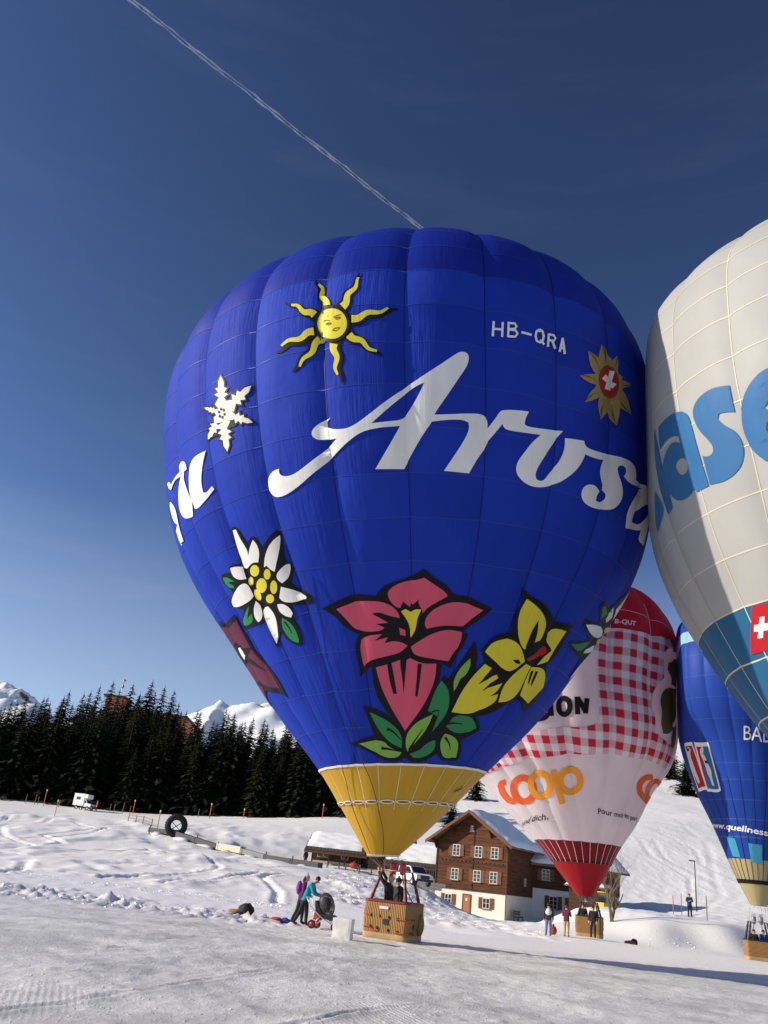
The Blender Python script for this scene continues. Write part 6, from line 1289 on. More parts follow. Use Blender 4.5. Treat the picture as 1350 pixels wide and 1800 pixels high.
heap(-3.7, 35.4, [('black_bag', .2, 0, .3, .26, .26, CANVAS), ('tan_bundle', -.22, .1, .32, .2, .12, TAN), ('strap', -.05, -.15, .2, .1, .08, CANVAS)], 'gear_bag', 'black bag with tan bundle lying at the edge of the groomed snow', 'bag')
heap(-2.15, 35.1, [('red_bundle', -.15, 0, .26, .2, .11, REDC), ('blue_bundle', .2, .03, .2, .17, .12, BLUC)], 'cloth_bundle', 'small red and blue bundle on the snow left of the women', 'bundle')
heap(12.85, 54.5, [('bag_body', 0, 0, .22, .2, .26, REDC), ('bag_top', 0, 0, .12, .1, .32, REDC)], 'red_bag', 'small dark red bag between the two spectators at the chalet', 'bag')
heap(18.3, 57.0, [('brown_bundle', 0, 0, .38, .28, .16, TAN), ('dark_bundle', .25, .05, .2, .18, .22, CANVAS)], 'brown_bundle', 'small brown bundle on the snow right of the wicker basket of the red-white balloon', 'bundle')
heap(1.35, 108.9, [('cover', 0, 0, .6, .4, .4, REDC), ('top', .1, 0, .4, .3, .5, CANVAS)], 'covered_machine', 'dark red covered machine before the left snowy hut', 'machine')

# ---------------------------------------------------------------- pushchair
def pushchair():
    x, y, rz = -.42, 33.75, R(-18); z = hz(x, y)
    root = thing('pushchair', 'black three-wheeled pushchair with red-hubbed wheels and net cover', 'pushchair', (x, y, z))
    A = lambda: MB().at(x, y, z, rz)       # +x forward (to the right)
    FR = mat('pushchair_frame', (.55, .55, .56), .35, metal=.6)
    m = A()
    for s in (-.24, .24):
        m.tube([(-.75, s, 1.02), (-.55, s, .72), (-.12, s, .42), (.32, s * .5, .2)], .018, 6)
        m.tube([(-.38, s, .16), (-.12, s, .45)], .018, 6)
    m.tube([(-.75, -.24, 1.02), (-.75, .24, 1.02)], .02, 6).tube([(-.42, -.3, .15), (-.42, .3, .15)], .018, 6)
    m.build('frame', FR, root, smooth=True)
    for (wx, wy, r) in ((-.42, -.3, .15), (-.42, .3, .15), (.38, -.1, .13)):
        t = A(); t.M = t.M @ Matrix.Translation((wx, wy, r)); t.torus(r - .035, .035, 20, 8); w = t.build('wheel', BLACKRUB, root, smooth=True)
        t = A(); t.M = t.M @ Matrix.Translation((wx, wy, r)) @ Matrix.Rotation(math.pi / 2, 4, 'X'); t.lathe([(.005, -.03), (r - .06, -.022), (r - .06, .022), (.005, .03)], 14); t.build('hub', mat('red_plastic', (.5, .03, .03), .4), w, smooth=True)
    A().prism([(-.34, .42), (.28, .32), (.42, .45), (.3, .52), (-.1, .5), (-.36, .95), (-.44, .92)], -.2, .2).build('seat', CANVAS, root, bevel=.03)
    A().prism([(-.42, .3), (-.2, .3), (-.22, .52), (-.4, .6)], -.21, .21).build('side_pouch', REDC, root, bevel=.03)
    net = bpy.data.materials.new('net_cover'); net.use_nodes = True
    nt = net.node_tree; b = nt.nodes['Principled BSDF']; b.inputs['Base Color'].default_value = (.025, .025, .028, 1); b.inputs['Roughness'].default_value = .6
    tc = nt.nodes.new('ShaderNodeTexCoord'); nn = nt.nodes.new('ShaderNodeTexNoise'); nn.inputs['Scale'].default_value = 9; nt.links.new(tc.outputs['Object'], nn.inputs['Vector'])
    mr = nt.nodes.new('ShaderNodeMapRange'); mr.inputs['From Min'].default_value = .35; mr.inputs['From Max'].default_value = .65; mr.inputs['To Min'].default_value = .95; mr.inputs['To Max'].default_value = .45
    nt.links.new(nn.outputs['Fac'], mr.inputs['Value']); nt.links.new(mr.outputs['Result'], b.inputs['Alpha'])
    hood = A(); hood.M = hood.M @ Matrix.Translation((-.02, 0, .82)) @ Matrix.Rotation(R(-22), 4, 'Y')
    hood.blob(0, 0, 0, .29, .26, .42, 18, 12).build('net_cover', net, root, smooth=True)
    h2 = A(); h2.M = h2.M @ Matrix.Translation((-.02, 0, .82)) @ Matrix.Rotation(R(-22), 4, 'Y')
    for s in (-.15, 0, .15):
        k = math.sqrt(1 - (s / .26) ** 2)
        h2.tube([(.295 * k * math.cos(t), s, .425 * k * math.sin(t)) for t in np.linspace(0, 2 * math.pi, 25)], .011, 5)
    h2.build('hoop', DARKMETAL, root)
    A().blob(-.06, 0, .82, .2, .17, .27, 10, 8, jit=.15, seed=3).build('blanket', CANVAS, root, smooth=True)
    A().tube([(.3, -.2, .4), (.5, -.2, .42), (.5, .2, .42), (.3, .2, .4)], .016, 6).build('footrest', DARKMETAL, root)
pushchair()

# ---------------------------------------------------------------- broken snow clods pushed up by the grooming machine
def clods():
    rnd = random.Random(12)
    base = [(-1, -1, -.6), (1, -1, -.6), (1, 1, -.6), (-1, 1, -.6), (-.7, -.8, .6), (.8, -.7, .5), (.7, .8, .7), (-.8, .6, .45)]
    fs = [(0, 3, 2, 1), (4, 5, 6, 7), (0, 1, 5, 4), (1, 2, 6, 5), (2, 3, 7, 6), (3, 0, 4, 7)]
    P = []
    for k in range(800):
        x = -4.5 - 27 * rnd.random(); P.append((x, 34.2 + .5 * math.sin(x * .8) + .5 * math.sin(x * .31 + 1) + rnd.gauss(0, .8), .02 + .075 * rnd.random() ** 2.5))
    for k in range(450):
        x = rnd.uniform(-30, -1); P.append((x, 41.5 + rnd.gauss(0, .8), .02 + .05 * rnd.random() ** 2))
    for k in range(450):
        P.append((rnd.uniform(-1, 9.5), rnd.uniform(50, 84), .03 + .07 * rnd.random() ** 2))
    for k in range(60):
        x = rnd.uniform(11, 24); P.append((x, 58.5 + .25 * (x - 12) + rnd.gauss(0, .7), .03 + .05 * rnd.random() ** 2))
    zs = height(np.array([p[0] for p in P]), np.array([p[1] for p in P]))
    m = MB()
    for (x, y, r), z in zip(P, zs):
        m.at(x, y, float(z) - r * .12, rnd.uniform(0, 6.28), rnd.uniform(-.4, .4), rnd.uniform(-.4, .4))
        k = [rnd.uniform(.65, 1.3) for _ in range(3)]
        m.raw([(a * r * k[0] * rnd.uniform(.75, 1.2), b * r * k[1] * rnd.uniform(.75, 1.2), c * r * k[2] * rnd.uniform(.7, 1.2)) for a, b, c in base], fs)
    tag(m.build('snow_clods', SNOWCLEAN, None), 'broken lumps of snow along the edges of the groomed field', kind='stuff')
clods()

# ================================================================ balloons
KNOTS = np.radians([-88, -78, -68, -55, -40, -25, -10, 5, 20, 40, 60, 90.])
def spline_eval(v, x):
    kn, v = KNOTS, np.asarray(v, float)
    n = len(kn); h = np.diff(kn); A = np.zeros((n, n)); b = np.zeros(n); A[0, 0] = 1
    for i in range(1, n - 1):
        A[i, i - 1] = h[i - 1]; A[i, i] = 2 * (h[i - 1] + h[i]); A[i, i + 1] = h[i]
        b[i] = 6 * ((v[i + 1] - v[i]) / h[i] - (v[i] - v[i - 1]) / h[i - 1])
    A[-1, -2] = h[-1]; A[-1, -1] = 2 * h[-1]; b[-1] = 6 * (0 - (v[-1] - v[-2]) / h[-1])
    M = np.linalg.solve(A, b)
    x = np.clip(x, kn[0], kn[-1]); k = np.clip(np.searchsorted(kn, x) - 1, 0, n - 2)
    a, bb, hh = kn[k + 1] - x, x - kn[k], h[k]
    return M[k] * a ** 3 / (6 * hh) + M[k + 1] * bb ** 3 / (6 * hh) + (v[k] / hh - M[k] * hh / 6) * a + (v[k + 1] / hh - M[k + 1] * hh / 6) * bb
class Envelope:
    def __init__(s, key, gores, phase, bulge=.085):
        d = BALLOON[key]
        s.c = np.array(d['c']); s.rho = d['rho']; s.bend = d['bend']; s.gw = 360.0 / gores; s.n = gores; s.phase = phase; s.bulge = bulge
        a = np.array([d['tilt'][0], d['tilt'][1], 1.0]); a /= np.linalg.norm(a)
        e2 = np.cross(a, [1.0, 0, 0]); e2 /= np.linalg.norm(e2)
        s.a, s.e2, s.e1 = a, e2, np.cross(e2, a)
        s.scale = d['rho'][7]
        s.dent = None
    def pos(s, th, ph):
        th, ph = np.asarray(th, float), np.asarray(ph, float)
        t, p = np.radians(th), np.radians(ph)
        rho = spline_eval(s.rho, p)
        f = np.mod((th - s.phase) / s.gw, 1.0)
        g = np.floor((th - s.phase) / s.gw)
        amp = s.bulge * rho * np.cos(p) * np.radians(s.gw)
        amp = amp * (.3 + .7 * np.clip((ph + 80) / 35, 0, 1)) * (1 + .25 * np.sin(g * 12.9))
        lobe = 1 - np.abs(2 * f - 1) ** 3.2
        rho = rho + amp * (lobe - .7)
        zz = rho * np.sin(p) / s.scale
        bx = s.bend[0] * zz ** 2 + s.bend[1] * zz ** 3
        r = rho * np.cos(p)
        P = s.c + bx[..., None] * s.e1 + r[..., None] * (np.sin(t)[..., None] * s.e1 - np.cos(t)[..., None] * s.e2) + (rho * np.sin(p))[..., None] * s.a
        if s.dent is not None:                      # pressed flat where it touches its neighbour
            M, nrm = s.dent
            sd = (P - M) @ nrm
            P = P + ((sd + np.sqrt(sd * sd + .16)) * .5 - sd)[..., None] * np.where(sd < 3, 1, 0)[..., None] * nrm
        return P
    def normal(s, th, ph):
        e = .05
        n = np.cross(s.pos(th + e, ph) - s.pos(th - e, ph), s.pos(th, np.minimum(ph + e, 89.9)) - s.pos(th, np.minimum(ph, 89.8) - e))
        return n / (np.linalg.norm(n, axis=-1, keepdims=True) + 1e-12)
    def uv(s, th, ph):
        return np.stack([np.radians(th) * s.scale, np.radians(ph) * s.scale], -1)
    def mesh(s, name, tp, faces, mats, parent, off=0.0, mi=None, normals=False):
        """tp: (n,2) theta/phi in degrees; off scalar or per vertex, metres along the surface normal."""
        tp = np.asarray(tp, float)
        P = s.pos(tp[:, 0], tp[:, 1])
        Nn = s.normal(tp[:, 0], tp[:, 1]) if (normals or np.any(off)) else None
        if Nn is not None:
            P = P + Nn * np.broadcast_to(np.asarray(off, float), (len(P),))[:, None]
        P = P - np.array(WPOS[parent])
        me = bpy.data.meshes.new(name)
        me.from_pydata(P.tolist(), [], [tuple(f) for f in faces])
        for m_ in (mats if isinstance(mats, (list, tuple)) else [mats]):
            me.materials.append(m_)
        if mi is not None:
            me.polygons.foreach_set('material_index', mi)
        me.polygons.foreach_set('use_smooth', [True] * len(me.polygons))
        ul = me.uv_layers.new(name='UVMap')
        li = np.empty(len(me.loops), np.int32); me.loops.foreach_get('vertex_index', li)
        ul.data.foreach_set('uv', s.uv(tp[:, 0], tp[:, 1])[li].astype(np.float32).ravel())
        me.update()
        if normals:
            me.normals_split_custom_set_from_vertices([tuple(q) for q in Nn])
        o = bpy.data.objects.new(name, me)
        COL.objects.link(o); o.parent = parent; WPOS[o] = WPOS[parent]
        return o
    def patch(s, name, t0, t1, p0, p1, nt, npp, m, parent, off=0.0):
        t = np.linspace(t0, t1, nt + 1); p = np.linspace(p0, p1, npp + 1)
        t[0] += 1e-4; t[-1] -= 1e-4
        T, Pp = np.meshgrid(t, p)
        return s.mesh(name, np.stack([T, Pp], -1).reshape(-1, 2), grid_quads(npp + 1, nt + 1).tolist(), m, parent, off)
def fabric(name, col, trans=.3, wrinkle=.35, gingham=None, rough=.5):
    if name in MAT:
        return MAT[name]
    m = bpy.data.materials.new(name); m.use_nodes = True
    nt = m.node_tree; N = nt.nodes.new; L = nt.links.new
    b = nt.nodes['Principled BSDF']; out = nt.nodes['Material Output']
    b.inputs['Roughness'].default_value = rough; b.inputs['Specular IOR Level'].default_value = .14
    uv = N('ShaderNodeUVMap'); uv.uv_map = 'UVMap'
    tr = N('ShaderNodeBsdfTranslucent')
    mixs = N('ShaderNodeMixShader'); mixs.inputs['Fac'].default_value = trans
    if gingham:
        # woven check: two crossing sets of red bands with a fine diagonal thread where only one band lies
        sp = N('ShaderNodeSeparateXYZ'); L(uv.outputs['UV'], sp.inputs['Vector'])
        def M(op, a, c=None):
            n = N('ShaderNodeMath'); n.operation = op
            for i, v in enumerate((a, c)):
                if v is None: continue
                if isinstance(v, (int, float)): n.inputs[i].default_value = v
                else: L(v, n.inputs[i])
            return n.outputs[0]
        per = gingham
        su = M('LESS_THAN', M('FRACT', M('DIVIDE', sp.outputs['X'], per)), .5)
        sv = M('LESS_THAN', M('FRACT', M('DIVIDE', sp.outputs['Y'], per * .88)), .5)
        th = M('LESS_THAN', M('FRACT', M('DIVIDE', M('ADD', sp.outputs['X'], sp.outputs['Y']), per * .11)), .42)
        both = M('MULTIPLY', su, sv)
        one = M('MULTIPLY', M('ABSOLUTE', M('SUBTRACT', su, sv)), th)
        fac = M('MAXIMUM', both, one)
        mc = N('ShaderNodeMix'); mc.data_type = 'RGBA'; mc.inputs['A'].default_value = (.80, .73, .76, 1); mc.inputs['B'].default_value = (.56, .02, .04, 1)
        L(fac, mc.inputs['Factor'])
        src = mc.outputs['Result']
    else:
        n0 = N('ShaderNodeTexNoise'); n0.inputs['Scale'].default_value = .5; n0.inputs['Detail'].default_value = 5; L(uv.outputs['UV'], n0.inputs['Vector'])
        mr = N('ShaderNodeMapRange'); mr.inputs['To Min'].default_value = .84; mr.inputs['To Max'].default_value = 1.12; L(n0.outputs['Fac'], mr.inputs['Value'])
        mc = N('ShaderNodeMix'); mc.data_type = 'RGBA'; mc.blend_type = 'MULTIPLY'; mc.inputs['Factor'].default_value = 1; mc.inputs['A'].default_value = (*col, 1); L(mr.outputs['Result'], mc.inputs['B'])
        src = mc.outputs['Result']
    L(src, b.inputs['Base Color']); L(src, tr.inputs['Color'])
    # fine vertical puckers of taut cloth, fading in and out
    mp = N('ShaderNodeMapping'); mp.inputs['Scale'].default_value = (7.0, .55, 1); L(uv.outputs['UV'], mp.inputs['Vector'])
    n1 = N('ShaderNodeTexNoise'); n1.inputs['Scale'].default_value = 1.0; n1.inputs['Detail'].default_value = 4; n1.inputs['Roughness'].default_value = .6; L(mp.outputs['Vector'], n1.inputs['Vector'])
    n2 = N('ShaderNodeTexNoise'); n2.inputs['Scale'].default_value = .28; L(uv.outputs['UV'], n2.inputs['Vector'])
    mr2 = N('ShaderNodeMapRange'); mr2.inputs['From Min'].default_value = .35; mr2.inputs['From Max'].default_value = .65; L(n2.outputs['Fac'], mr2.inputs['Value'])
    mu = N('ShaderNodeMath'); mu.operation = 'MULTIPLY'; L(n1.outputs['Fac'], mu.inputs[0]); L(mr2.outputs['Result'], mu.inputs[1])
    n3 = N('ShaderNodeTexNoise'); n3.inputs['Scale'].default_value = .9; n3.inputs['Detail'].default_value = 2; L(uv.outputs['UV'], n3.inputs['Vector'])
    ad = N('ShaderNodeMath'); ad.operation = 'ADD'; L(mu.outputs[0], ad.inputs[0]); L(n3.outputs['Fac'], ad.inputs[1])
    bp = N('ShaderNodeBump'); bp.inputs['Strength'].default_value = wrinkle; bp.inputs['Distance'].default_value = .06; L(ad.outputs[0], bp.inputs['Height'])
    L(bp.outputs['Normal'], b.inputs['Normal']); L(bp.outputs['Normal'], tr.inputs['Normal'])
    L(b.outputs['BSDF'], mixs.inputs[1]); L(tr.outputs['BSDF'], mixs.inputs[2]); L(mixs.outputs['Shader'], out.inputs['Surface'])
    MAT[name] = m
    return m
INK = dict(black=(.010, .010, .012), yellow=(.80, .69, .05), white=(.93, .92, .89), cream=(.82, .80, .70), green=(.035, .25, .09), lgreen=(.23, .46, .08), pink=(.70, .105, .18), purple=(.13, .022, .06), red=(.42, .03, .02), swissred=(.50, .02, .03),
           gold=(.42, .30, .11), golddark=(.17, .10, .035), facebrown=(.12, .08, .03), orange=(.85, .34, .03), orangered=(.75, .12, .03), olive=(.15, .16, .05), cyan=(.05, .30, .45), badgeblue=(.03, .16, .40), midblue=(.04, .155, .36), gingham=(1, 1, 1))
INKM = {k: fabric('print_' + k, v, .16, .45, gingham=1.05 if k == 'gingham' else None) for k, v in INK.items()}
def chaikin(pts, ph0, it=2):
    k = math.cos(math.radians(ph0))
    P = [np.array(p, float) for p in pts]
    for _ in range(it):
        Q = []
        n = len(P)
        for i in range(n):
            a, b, c = P[i - 1], P[i], P[(i + 1) % n]
            u, v = (b - a) * (k, 1), (c - b) * (k, 1)
            lu, lv = np.linalg.norm(u), np.linalg.norm(v)
            if lu < 1e-9 or lv < 1e-9:
                continue
            ang = math.degrees(math.acos(max(-1, min(1, float(u @ v) / lu / lv))))
            if ang > 58:
                Q.append(b)
            else:
                Q.append(b + (a - b) * .25); Q.append(b + (c - b) * .25)
        P = Q
    return [tuple(p) for p in P]
def slice_to_grid(bm, env, lo, hi, step_t, step_p):
    """cut a flat (theta,phi) mesh along the seams and a fine grid so that it can follow the cloth."""
    k = math.floor((lo[0] - env.phase) / step_t)
    while env.phase + k * step_t < hi[0]:
        x = env.phase + k * step_t
        bmesh.ops.bisect_plane(bm, geom=bm.verts[:] + bm.edges[:] + bm.faces[:], dist=1e-6, plane_co=(x, 0, 0), plane_no=(1, 0, 0)); k += 1
    k = math.floor(lo[1] / step_p)
    while k * step_p < hi[1]:
        bmesh.ops.bisect_plane(bm, geom=bm.verts[:] + bm.edges[:] + bm.faces[:], dist=1e-6, plane_co=(0, k * step_p, 0), plane_no=(0, 1, 0)); k += 1
def decal(env, name, polys, parent, base=.026, lift=.006):
    """polys: list of (material key, layer, smooth, [outer, holes...])."""
    keys = []
    bm = bmesh.new()
    lay = bm.faces.layers.int.new('lay')
    for mk, ly, sm, loops in polys:
        if mk not in keys: keys.append(mk)
        if sm == 2:                       # ready triangles
            tri_src = loops
            for tri in tri_src:
                try:
                    f = bm.faces.new([bm.verts.new((*p, 0)) for p in tri]); f.material_index = keys.index(mk); f[lay] = ly
                except ValueError: pass
            continue
        ph0 = loops[0][0][1]
        L2 = [chaikin(l, ph0) if sm else l for l in loops]
        flat = [p for l in L2 for p in l]
        vs = [bm.verts.new((p[0], p[1], 0)) for p in flat]
        for t in tessellate_polygon([[Vector((p[0], p[1], 0)) for p in l] for l in L2]):
            if len(set(t)) == 3:
                try:
                    f = bm.faces.new([vs[i] for i in t]); f.material_index = keys.index(mk); f[lay] = ly
                except ValueError: pass
    pts = [v.co for v in bm.verts]
    lo = (min(p.x for p in pts), min(p.y for p in pts)); hi = (max(p.x for p in pts), max(p.y for p in pts))
    slice_to_grid(bm, env, lo, hi, env.gw / 8, 1.5)
    bmesh.ops.triangulate(bm, faces=[f for f in bm.faces if len(f.verts) > 4])
    bm.verts.index_update()
    for f in bm.faces:
        if f.normal.z < 0: f.normal_flip()
    tp = [(v.co.x, v.co.y) for v in bm.verts]
    off = [base + lift * (v.link_faces[0][lay] if v.link_faces else 0) for v in bm.verts]
    faces = [[v.index for v in f.verts] for f in bm.faces]
    mi = [f.material_index for f in bm.faces]
    bm.free()
    return env.mesh(name, tp, faces, [INKM[k] for k in keys], parent, np.array(off), mi, normals=True)
def text_tris(body, bold, quad):
    cu = bpy.data.curves.new('text_tmp', 'FONT'); cu.body = body; cu.offset = bold; cu.resolution_u = 3
    ob = bpy.data.objects.new('text_tmp', cu); COL.objects.link(ob)
    dg = bpy.context.evaluated_depsgraph_get()
    me = bpy.data.meshes.new_from_object(ob.evaluated_get(dg))
    me.calc_loop_triangles()
    v = np.array([p.co[:2] for p in me.vertices])
    x0, x1 = v[:, 0].min(), v[:, 0].max(); y0, y1 = (v[:, 1].min(), v[:, 1].max())
    tris = []
    q = [np.array(a, float) for a in quad]   # TL TR BR BL
    for t in me.loop_triangles:
        tri = []
        for i in t.vertices:
            a, b = (v[i, 0] - x0) / (x1 - x0), (v[i, 1] - y0) / (y1 - y0)
            tri.append(tuple((q[3] * (1 - a) + q[2] * a) * (1 - b) + (q[0] * (1 - a) + q[1] * a) * b))
        tris.append(tri)
    bpy.data.objects.remove(ob); bpy.data.curves.remove(cu); bpy.data.meshes.remove(me)
    return tris
PRINT_LABEL = {'sun_emblem': 'yellow sun with face and wavy rays', 'snowflake_emblem': 'white snowflake', 'edelweiss_emblem': 'white edelweiss with yellow centre', 'edelweiss_emblem_edge': 'white edelweiss at the right edge', 'purple_flower_emblem': 'dark purple flower at the left edge', 'pink_flower_emblem': 'large pink bell flower',
               'leaf_emblem': 'green leaves below the flowers', 'yellow_flower_emblem': 'yellow trumpet flower', 'golden_star_emblem': 'golden star round a red shield with white cross'}
def prints(env, key, root):
    names = []
    for a in ART:
        if a[0] == key and a[1] not in names: names.append(a[1])
    for nm in names:
        o = decal(env, nm.replace('_edge', '').replace('_partial', ''), [(a[2], a[3], a[4], a[5]) for a in ART if a[0] == key and a[1] == nm], root)
        if nm in PRINT_LABEL: o['label'] = PRINT_LABEL[nm]
    for (k, nm, body, mk, bold, quad) in TEXTS:
        if k == key:
            decal(env, nm, [(mk, 0, 2, text_tris(body, bold, quad))], root, base=.03)
def ring_strip(env, name, ph, width, m, parent, t0=0, t1=360, off=.010):
    t0 = env.phase + math.floor((t0 - env.phase) / env.gw) * env.gw; t1 = env.phase + math.ceil((t1 - env.phase) / env.gw) * env.gw
    n = int(round((t1 - t0) / env.gw)) * 8
    dp = math.degrees(width / env.scale) / 2
    t = np.linspace(t0, t1, n + 1)
    tp = np.concatenate([np.stack([t, np.full_like(t, ph - dp)], -1), np.stack([t, np.full_like(t, ph + dp)], -1)])
    return env.mesh(name, tp, grid_quads(2, n + 1).tolist(), m, parent, off, normals=True)
def seam_strip(env, name, th, p0, p1, width, m, parent, off=.02, n=14):
    p = np.linspace(p0, p1, n + 1)
    r = spline_eval(env.rho, np.radians(p)) * np.cos(np.radians(p))
    d = np.degrees(width / 2 / np.maximum(r, .2))
    tp = np.concatenate([np.stack([th - d, p], -1), np.stack([th + d, p], -1)])
    return env.mesh(name, tp, grid_quads(2, n + 1).tolist(), m, parent, off)
def envelope(env, root, rows, colour, tape, front, crown_m, skirt=None, tape_w=.035, vert_tape=False):
    """front: list of gore numbers seen in the photograph; each of their panels is an object."""
    for g in range(env.n):
        t0, t1 = env.phase + g * env.gw, env.phase + (g + 1) * env.gw
        mid = (t0 + t1) / 2 % 360
        vis = mid < front or mid > 360 - front
        if vis:
            for r in range(len(rows) - 1):
                env.patch('panel', t0, t1, rows[r], rows[r + 1], 8, 5, colour(r, g), root)
        else:
            k0 = 0
            while k0 < len(rows) - 1:
                k1 = k0
                while k1 + 1 < len(rows) - 1 and colour(k1 + 1, g) == colour(k0, g): k1 += 1
                env.patch('gore', t0, t1, rows[k0], rows[k1 + 1], 6, 4 * (k1 + 1 - k0), colour(k0, g), root)
                k0 = k1 + 1
        if vert_tape and vis:
            seam_strip(env, 'load_tape', t0, rows[0], rows[-1], vert_tape, tape, root, .012, 40)
    env.patch('crown', env.phase, env.phase + 360, rows[-1], 89.5, env.n * 8, 12, crown_m, root)
    for ph in rows[1:-1]:
        ring_strip(env, 'seam_tape', ph, tape_w, tape, root, -front, front)
WICKER = None
def wicker_material(name, col, dark, vertical=True):
    m = bpy.data.materials.new(name); m.use_nodes = True
    nt = m.node_tree; N = nt.nodes.new; L = nt.links.new; b = nt.nodes['Principled BSDF']; b.inputs['Roughness'].default_value = .65; b.inputs['Specular IOR Level'].default_value = .14
    uv = N('ShaderNodeUVMap'); uv.uv_map = 'UVMap'
    sp = N('ShaderNodeSeparateXYZ'); L(uv.outputs['UV'], sp.inputs['Vector'])
    def M(op, a, c=None):
        n = N('ShaderNodeMath'); n.operation = op
        for i, v in enumerate((a, c)):
            if v is None: continue
            if isinstance(v, (int, float)): n.inputs[i].default_value = v
            else: L(v, n.inputs[i])
        return n.outputs[0]
    a, c = (sp.outputs['X'], sp.outputs['Y']) if vertical else (sp.outputs['Y'], sp.outputs['X'])
    n = N('ShaderNodeTexNoise'); n.inputs['Scale'].default_value = 6; n.inputs['Detail'].default_value = 5; L(uv.outputs['UV'], n.inputs['Vector'])
    aw = M('ADD', a, M('MULTIPLY', n.outputs['Fac'], .02))
    st = M('ABSOLUTE', M('SINE', M('MULTIPLY', aw, math.pi / .062)))                  # stakes
    row = M('FLOOR', M('DIVIDE', aw, .062))
    wv = M('ABSOLUTE', M('SINE', M('MULTIPLY', M('ADD', c, M('MULTIPLY', row, .013)), math.pi / .026)))   # weft over each stake
    hgt = M('ADD', M('MULTIPLY', st, .8), M('MULTIPLY', M('MULTIPLY', wv, st), .35))
    rp = N('ShaderNodeValToRGB'); rp.color_ramp.elements[0].color = (*dark, 1); rp.color_ramp.elements[1].color = (*col, 1); rp.color_ramp.elements[0].position = .12; rp.color_ramp.elements[1].position = .75
    L(M('MULTIPLY', hgt, M('ADD', .55, M('MULTIPLY', n.outputs['Fac'], .8))), rp.inputs['Fac'])
    L(rp.outputs['Color'], b.inputs['Base Color'])
    bp = N('ShaderNodeBump'); bp.inputs['Strength'].default_value = .9; bp.inputs['Distance'].default_value = .02; L(hgt, bp.inputs['Height']); L(bp.outputs['Normal'], b.inputs['Normal'])
    return m
WICK1 = wicker_material('wicker_tan', (.42, .24, .085), (.10, .05, .02))
WICK1B = mat('wicker_pouch', (.26, .15, .06), .8, var=.3, scale=14, bump=.5, bscale=25)
WICK2 = wicker_material('wicker_brown', (.40, .21, .085), (.12, .055, .02), False)
HIDE = mat('rawhide_band', (.36, .24, .11), .6, var=.2, scale=5)
PADRED = mat('padded_red_leather', (.17, .022, .022), .45, var=.2, scale=5, bump=.2, bscale=7)
PADBLK = mat('padded_black', (.02, .02, .022), .5, var=.2)
REDSTRAP = mat('red_strap', (.62, .045, .03), .6)
BURNRED = mat('burner_red', (.55, .02, .025), .35, spec=.5)
STEEL = mat('stainless', (.25, .25, .26), .5, metal=.6)
def rrect(W, D, r, n=5):
    pts = []
    for cx, cy, a0 in ((W / 2 - r, D / 2 - r, 0), (-W / 2 + r, D / 2 - r, 90), (-W / 2 + r, -D / 2 + r, 180), (W / 2 - r, -D / 2 + r, 270)):
        for k in range(n + 1):
            a = math.radians(a0 + 90 * k / n)
            pts.append((cx + r * math.cos(a), cy + r * math.sin(a)))
    # extra points along the straight sides
    out = []
    for i, p in enumerate(pts):
        q = pts[(i + 1) % len(pts)]
        L = math.hypot(q[0] - p[0], q[1] - p[1]); m = max(1, int(L / .12))
        for k in range(m):
            out.append((p[0] + (q[0] - p[0]) * k / m, p[1] + (q[1] - p[1]) * k / m))
    return out
